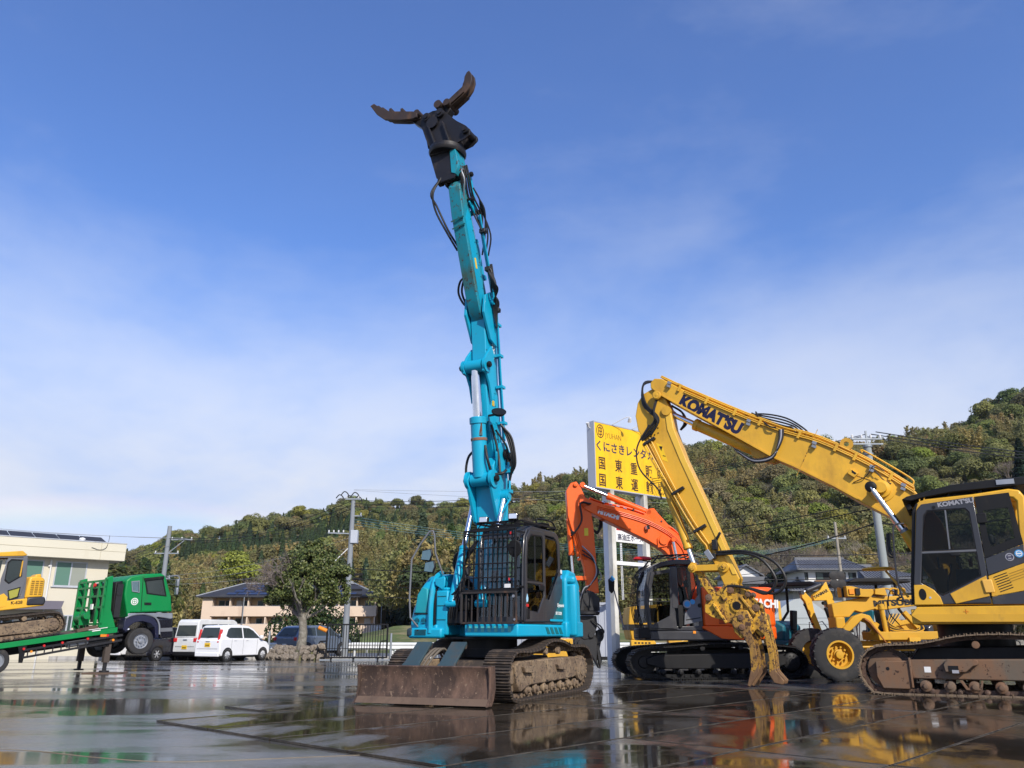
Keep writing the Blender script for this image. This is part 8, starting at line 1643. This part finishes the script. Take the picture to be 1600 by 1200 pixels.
# ---- motor grader with the big front wheel
def grader():
    t = thing('motor_grader', 'mustard yellow motor grader standing behind the yellow excavator track', 'grader', (10.3, 23.6, 0), 180)
    bm = [(1.24, 1.66), (1.26, 2.02), (.24, 2.22), (-.1, 2.22), (-3.4, 2.36), (-3.4, 2.0), (-1.15, 1.97), (-.26, 1.86), (.14, 1.86), (.42, 1.78), (.62, 1.84), (.80, 1.66)]
    B().prism(bm, -.16, .18).out('main_beam', M_gyel, t, bev=.02)
    B().prism([(1.18, 1.28), (.76, 1.68), (.52, 1.76), (.30, 1.70), (.10, 1.33), (-.22, .97), (.02, .97), (.24, 1.28), (.40, 1.50), (.57, 1.56), (.84, 1.33), (1.0, 1.22)], .20, .38).out('front_arch', M_gyel, t, bev=.02)
    B().prism([(.55, 1.6), (.42, 1.50), (.24, 1.26), (.04, .98), (.0, .98), (.2, 1.28), (.38, 1.54), (.52, 1.64)], .39, .56).out('arch_flange', paint('brown_orange', (.30, .11, .02), .5, amt=.3), t, bev=.01)
    B().prism([(1.24, 1.66), (1.24, 1.0), (1.08, .96), (.98, 1.3), (.98, 1.66)], -.3, .3).out('nose', M_gyel, t, bev=.03)
    for k, (x, z) in enumerate(((.98, 1.45), (.86, 1.40))): B().box(x - .12, x + .02, .2, .22, z - .15, z + .05).out('nose_recess', M_blk, t)
    B().prism([(.22, 1.27), (-3.2, 1.29), (-3.2, 1.08), (.2, 1.04)], -.55, .55).out('draw_frame', M_gyel, t, bev=.02)
    for y in (-.9, .9):
        wheel_y = y * 1.02; w = wheel(t, (1.55, wheel_y, .68), .68, .40, 1 if y > 0 else -1, M_gyel, 0, hub=.54, dish=.12)
        q = B()
        for i in range(22):
            a = i * PI / 11; s_ = 1 if y > 0 else -1
            for sd in (-1, 1): q.obox((1.55 + math.cos(a + sd * .07) * .675, wheel_y + sd * .09, .68 + math.sin(a + sd * .07) * .675), (math.cos(a) * .0 - math.sin(a) * .5, sd, math.cos(a) * .5), (math.cos(a), 0, math.sin(a)), .20, .06, .04)
        q.out('tyre_lugs', M_rub, w)['kind'] = 'stuff'
        r_ = B(); s_ = 1 if y > 0 else -1; yy_ = wheel_y + s_ * .2
        r_.ring([(1.55 + .365 * math.cos(a * PI / 16), .68 + .365 * math.sin(a * PI / 16)) for a in range(32)], [(1.55 + .32 * math.cos(a * PI / 16), .68 + .32 * math.sin(a * PI / 16)) for a in range(32)], yy_ - .02, yy_ + .015); r_.out('rim_ring', M_gyel, w)
        for i in range(10): a = i * PI / 5; B().cyl((1.55 + math.cos(a) * .2, yy_ - s_ * .12, .68 + math.sin(a) * .2), (1.55 + math.cos(a) * .2, yy_ - s_ * .06, .68 + math.sin(a) * .2), .028, n=6).out('wheel_nut', M_gyel, w)
        B().lathe([(0, .14), (.1, .13), (.12, .06)], (1.55, yy_ - s_ * .18, .68), (0, s_, 0), 16).out('hub', M_gyel, w)
    B().bar((1.5, -.8, .66), (1.5, .8, .66), .16, .16).out('front_axle', M_gyel, t)
    B().cyl((1.1, .5, .86), (-.6, .5, .88), .03, n=8).out('tie_rod', M_gyel, t)
    ram(t, (-.02, .42, 1.96), (-.10, .42, .90), .065, M_gyel, .97, .03); B().lathe([(0, .09), (.14, .09)], (-.02, .42, 1.86), (0, 0, 1), 12).out('cylinder_head', M_gyel, t)
    for (a, b_) in (((-.5, .2, 1.6), (-.9, .2, 1.15)), ((-.7, .3, 1.8), (-1.1, .3, 1.3)), ((-.3, .25, 1.45), (-1.2, .25, 1.62)), ((.1, .3, 1.5), (.3, .3, 1.2)), ((-.9, 0, 1.7), (-1.3, 0, 1.2))): B().bar(a, b_, .10, .12).out('linkage_bar', M_gyel, t, bev=.01)
    for i in range(7): hose(t, [(-.3 - i * .05, .3, 1.75), (-.2, .42, 1.5 - i * .04), (-.6 - i * .08, .42, 1.3), (-1.1, .3, 1.25 + i * .05)], .016, M_hose if i % 2 else M_gyel)
    q = B(); q.prism([(.85, 2.22), (.86, 2.5), (.7, 2.5), (.4, 2.42), (.1, 2.42), (.1, 2.3), (.2, 2.2)], -.35, .35); q.out('front_bracket', M_gyel, t, bev=.01); B().box(.66, .8, .351, .39, 2.28, 2.42).out('marker_lamp', M_amb, t); B().box(.50, .62, .351, .40, 2.26, 2.44).out('head_lamp', M_blk, t)
    q = B(); q.prism([(.05, 2.28), (.02, 2.42), (-.25, 2.46), (-.3, 2.24)], -.3, .3); q.out('top_block', M_gyel, t, bev=.01)
    q = B()
    for i in range(3): q.tube([(-.35 - i * .15, .1 * i, 2.28), (-.3 - i * .2, .1 * i, 2.44), (-.5 - i * .2, .1, 2.42), (-.6 - i * .15, 0, 2.3)], .025, 6)
    q.out('top_pipe', M_gyel, t)
    q = B()
    for x in (.78, .98): q.lathe([(-.04, .05), (-.03, .13), (.03, .13), (.04, .05)], (x + .1, .1, 2.58), (0, 1, 0), 12); q.lathe([(-.04, .05), (-.03, .13), (.03, .13), (.04, .05)], (x + .1, .1, 2.80), (0, 1, 0), 12); q.bar((x + .1, .1, 2.2), (x + .1, .1, 2.8), .05)
    q.out('pulley_stack', M_steelp, t)
    text('maker_lettering', 'MITSUBISHI', .215, side(.08, .183, 1.955, -1, .04), M_blet, t, .012, sx=1.45)
    B().prism([(-1.9, 2.3), (-3.3, 2.4), (-3.4, 1.2), (-2.0, 1.2)], -.8, .5).out('rear_body', M_gyel, t, bev=.04); B().box(-.9, -.6, .56, .62, 1.0, 1.12).out('frame_pad', M_kyel, t); q = B(); q.prism([(-2.6, .95), (-2.0, 1.55), (-1.8, 1.5), (-2.3, .9)], .3, .5); q.out('blade_lift_arm', M_gyel, t, bev=.01)
grader()

# ---- small excavators and other machines at the back
def mini(label, loc, yaw, body, canopy, boom_pts, stick_pts, hh=2.7, name='mini_excavator', track=True, seat=True, w=.36, letter=None, bucket=None, cb=M_blk):
    t = thing(name, label, 'excavator', loc, yaw, 'small excavators behind the big ones')
    if track:
        path = [(.85, .03), (1.05, .12), (1.1, .36), (.95, .60), (.5, .66), (-.5, .66), (-.95, .60), (-1.1, .36), (-1.05, .12), (-.85, .03), (0, .02)]
        for yc, o_ in ((-.62, -1), (.62, 1)): crawler(t, path, yc, w, .125, M_blk, M_blk, M_blk, [(.7, .2), (.7, .48), (-.7, .48), (-.7, .2)], [(x, .13) for x in (-.5, -.15, .2, .55)], [(0, .52)], (.8, .34, .24), (-.8, .34, .24), o_, rr=.07)
    B().prism([(.75, -.7), (.95, -.3), (.95, .6), (.6, .8), (-.8, .8), (-1.05, .4), (-1.05, -.4), (-.8, -.8), (.4, -.8)], .74, 1.02, ax='z').out('house_frame', body, t, bev=.03)
    B().prism([(-.35, 1.0), (-.30, 1.45), (-.6, 1.62), (-.95, 1.55), (-1.06, 1.0)], -.75, .75).out('engine_cover', body, t, bev=.06)
    s = B(); s.box(-.25, .2, -.2, .3, 1.2, 1.32); s.obox((-.28, .05, 1.62), (.1, 0, 1), (1, 0, 0), .6, .44, .1); s.out('operator_seat', M_blk, t, bev=.03)
    q = B()
    for y in (-.3, .4): q.tube([(.3, y, 1.0), (.32, y, 1.55), (.5, y, 1.58), (.62, y, 1.4), (.62, y, 1.02)], .018, 6, smooth=False)
    for y in (-.1, .05, .2): q.cyl((.5, y, 1.0), (.42, y, 1.55), .015, n=6)
    q.out('control_rail', M_bare, t)
    if canopy:
        B().prism([(-1.0, hh), (-1.05, hh + .06), (-.6, hh + .13), (.6, hh + .13), (.85, hh + .04), (.85, hh - .02), (.5, hh)], -.75, .75).out('canopy', cb, t, bev=.03)
        q = B()
        for y in (-.6, .6): q.tube([(-.6, y, hh), (-.62, y, 1.9), (-.85, y, 1.6), (-.85, y, 1.3)], .045, 8, smooth=False)
        q.out('canopy_post', M_blk, t)
    if boom_pts: B().prism(boom_pts, -.09, .09).out('boom', body if body is not M_tealdk else M_tealdk, t, bev=.012)
    if stick_pts: B().prism(stick_pts, -.08, .08).out('stick', body, t, bev=.012)
    return t
M_tealdk = paint('dark_teal_paint', (.01, .12, .17), .4, amt=.4, dirt=(.03, .08, .09), scale=3)
a = mini('teal mini excavator with black canopy between the grapple and the grader wheel', (9.05, 26.0, 0), -38, M_tealdk, True, [(.9, .95), (1.0, 1.15), (1.5, 1.9), (2.0, 2.0), (2.1, 1.85), (1.6, 1.7), (1.15, .9)], [(1.95, 2.0), (2.15, 1.85), (2.0, .8), (1.85, .8)], 2.62)
def yanmar():
    t = mini('bright yellow mini excavator with folded boom behind the grader nose', (10.75, 25.0, 0), 182, M_kyel, True, None, None, 2.66)
    B().prism([(1.31, 2.69), (1.24, 2.72), (1.20, 2.56), (1.10, 2.34), (1.03, 1.94), (1.0, 1.2), (1.18, 1.2), (1.24, 1.86), (1.30, 2.17), (1.68, 2.16), (1.70, 2.32), (1.44, 2.49)], -.1, .1).out('boom', M_kyel, t, bev=.015)
    B().prism([(2.03, 2.40), (1.93, 2.42), (1.74, 2.21), (1.70, 1.86), (1.50, 1.2), (1.66, 1.2), (1.86, 1.77), (1.95, 2.14), (2.03, 2.25)], -.09, .09).out('stick', M_kyel, t, bev=.012)
    ram(t, (1.32, .0, 2.66), (2.0, 0, 2.40), .075, M_cab, .8, .03); ram(t, (1.92, 0, 2.05), (1.74, 0, 1.5), .05, M_blk, .8, .03); ram(t, (1.10, .0, 1.2), (1.34, 0, 2.1), .065, M_blk, .85, .03)
    q = B(); q.prism([(1.68, 1.26), (1.62, .98), (1.76, .96), (1.82, 1.24)], -.08, .08); q.out('bucket_link', M_kyel, t); q = B(); q.prism([(2.15, 1.05), (2.0, 1.1), (1.85, .95), (1.9, .5), (2.05, .28), (2.1, .3), (2.02, .6), (2.2, .85)], -.28, .28); q.out('bucket', M_rust, t, bev=.015)
    text('maker_lettering', 'YANMAR', .12, frame((1.66, .102, 2.22), (-.90, 0, .44), (0, 1, 0)), M_blet, t, .005)
yanmar()
mini('distant small yellow excavator in the field beyond the teal canopy excavator', (19.4, 60, .0), 250, M_kyel, False, [(.6, 1.0), (.9, 1.0), (1.2, 2.4), (1.6, 3.3), (1.4, 3.45), (1.0, 2.6)], [(1.4, 3.45), (1.65, 3.3), (1.9, 2.2), (1.75, 2.2)], track=False)
mini('small dark excavator seen under the skirt of the big yellow excavator', (14.6, 31, .0), 200, M_cab, False, [(.6, 1.0), (.9, 1.0), (1.2, 2.0), (1.0, 2.0)], None)
def loader():
    t = thing('crawler_carrier', 'yellow crawler carrier half hidden behind the cab of the orange excavator', 'construction machine', (5.9, 32.4, 0), 180)
    B().prism([(1.4, 1.0), (1.5, 1.55), (1.42, 2.2), (.2, 2.3), (.1, 1.0)], -.9, .9).out('cab', M_gyel, t, bev=.04); window(t, [(1.3, 1.62), (1.25, 2.1), (.4, 2.16), (.4, 1.62)], .905, M_blk); B().box(.1, 1.5, -.95, .95, 1.36, 1.56).out('cab_band', M_blk, t)
    q = B(); q.prism([(1.45, .70), (1.45, 1.0), (.62, 1.02), (.5, .9), (.55, .70)], .6, 1.0); q.out('front_cover', M_kyel, t, bev=.03); q = B(); q.prism([(.0, .68), (.05, .98), (-.75, 1.0), (-.75, .7)], .6, 1.0); q.out('side_cover', M_kyel, t, bev=.03)
    for i in range(5): B().box(1.32 - i * .13, 1.24 - i * .13, 1.001, 1.004, .86, .92).out('cover_mark', M_blet, t)
    path = [(1.2, .03), (1.45, .2), (1.4, .55), (1.1, .66), (-1.3, .66), (-1.6, .5), (-1.6, .2), (-1.3, .03)]
    for yc, o_ in ((.8, 1), (-.8, -1)): crawler(t, path, yc, .35, .16, M_blk, M_blk, M_blk, [(1.0, .2), (1.0, .5), (-1.2, .5), (-1.2, .2)], [(x, .14) for x in (-.8, -.2, .4)], [], (1.1, .33, .25), (-1.25, .33, .25), o_)
    B().prism([(-.8, .95), (-2.2, 1.0), (-2.3, 1.6), (-.7, 1.5)], -.9, .9).out('dump_body', M_gyel, t, bev=.03)
loader()
def barrier():
    t = thing('yellow_counterweight_block', 'yellow block machine with black slashes seen between the body and track of the teal excavator', 'construction machine', (1.35, 31.5, 0), 0)
    B().prism([(-.9, .3), (.9, .3), (.9, 1.05), (-.4, 1.05), (-.55, .9), (-.8, .85)], -.5, .5).out('body', M_kyel, t, bev=.03)
    for x in (-.05, .1, .6, .75): B().prism([(x, .95), (x + .03, .95), (x + .14, .6), (x + .11, .6)], -.508, -.501).out('black_slash', M_blk, t)
    path = [(.8, .02), (1.0, .2), (.8, .36), (-.8, .36), (-1.0, .2), (-.8, .02)]
    B().prism(path, -.6, -.2).out('crawler', M_blk, t, bev=.05); B().prism(path, .2, .6).out('crawler', M_blk, t, bev=.05)
barrier()
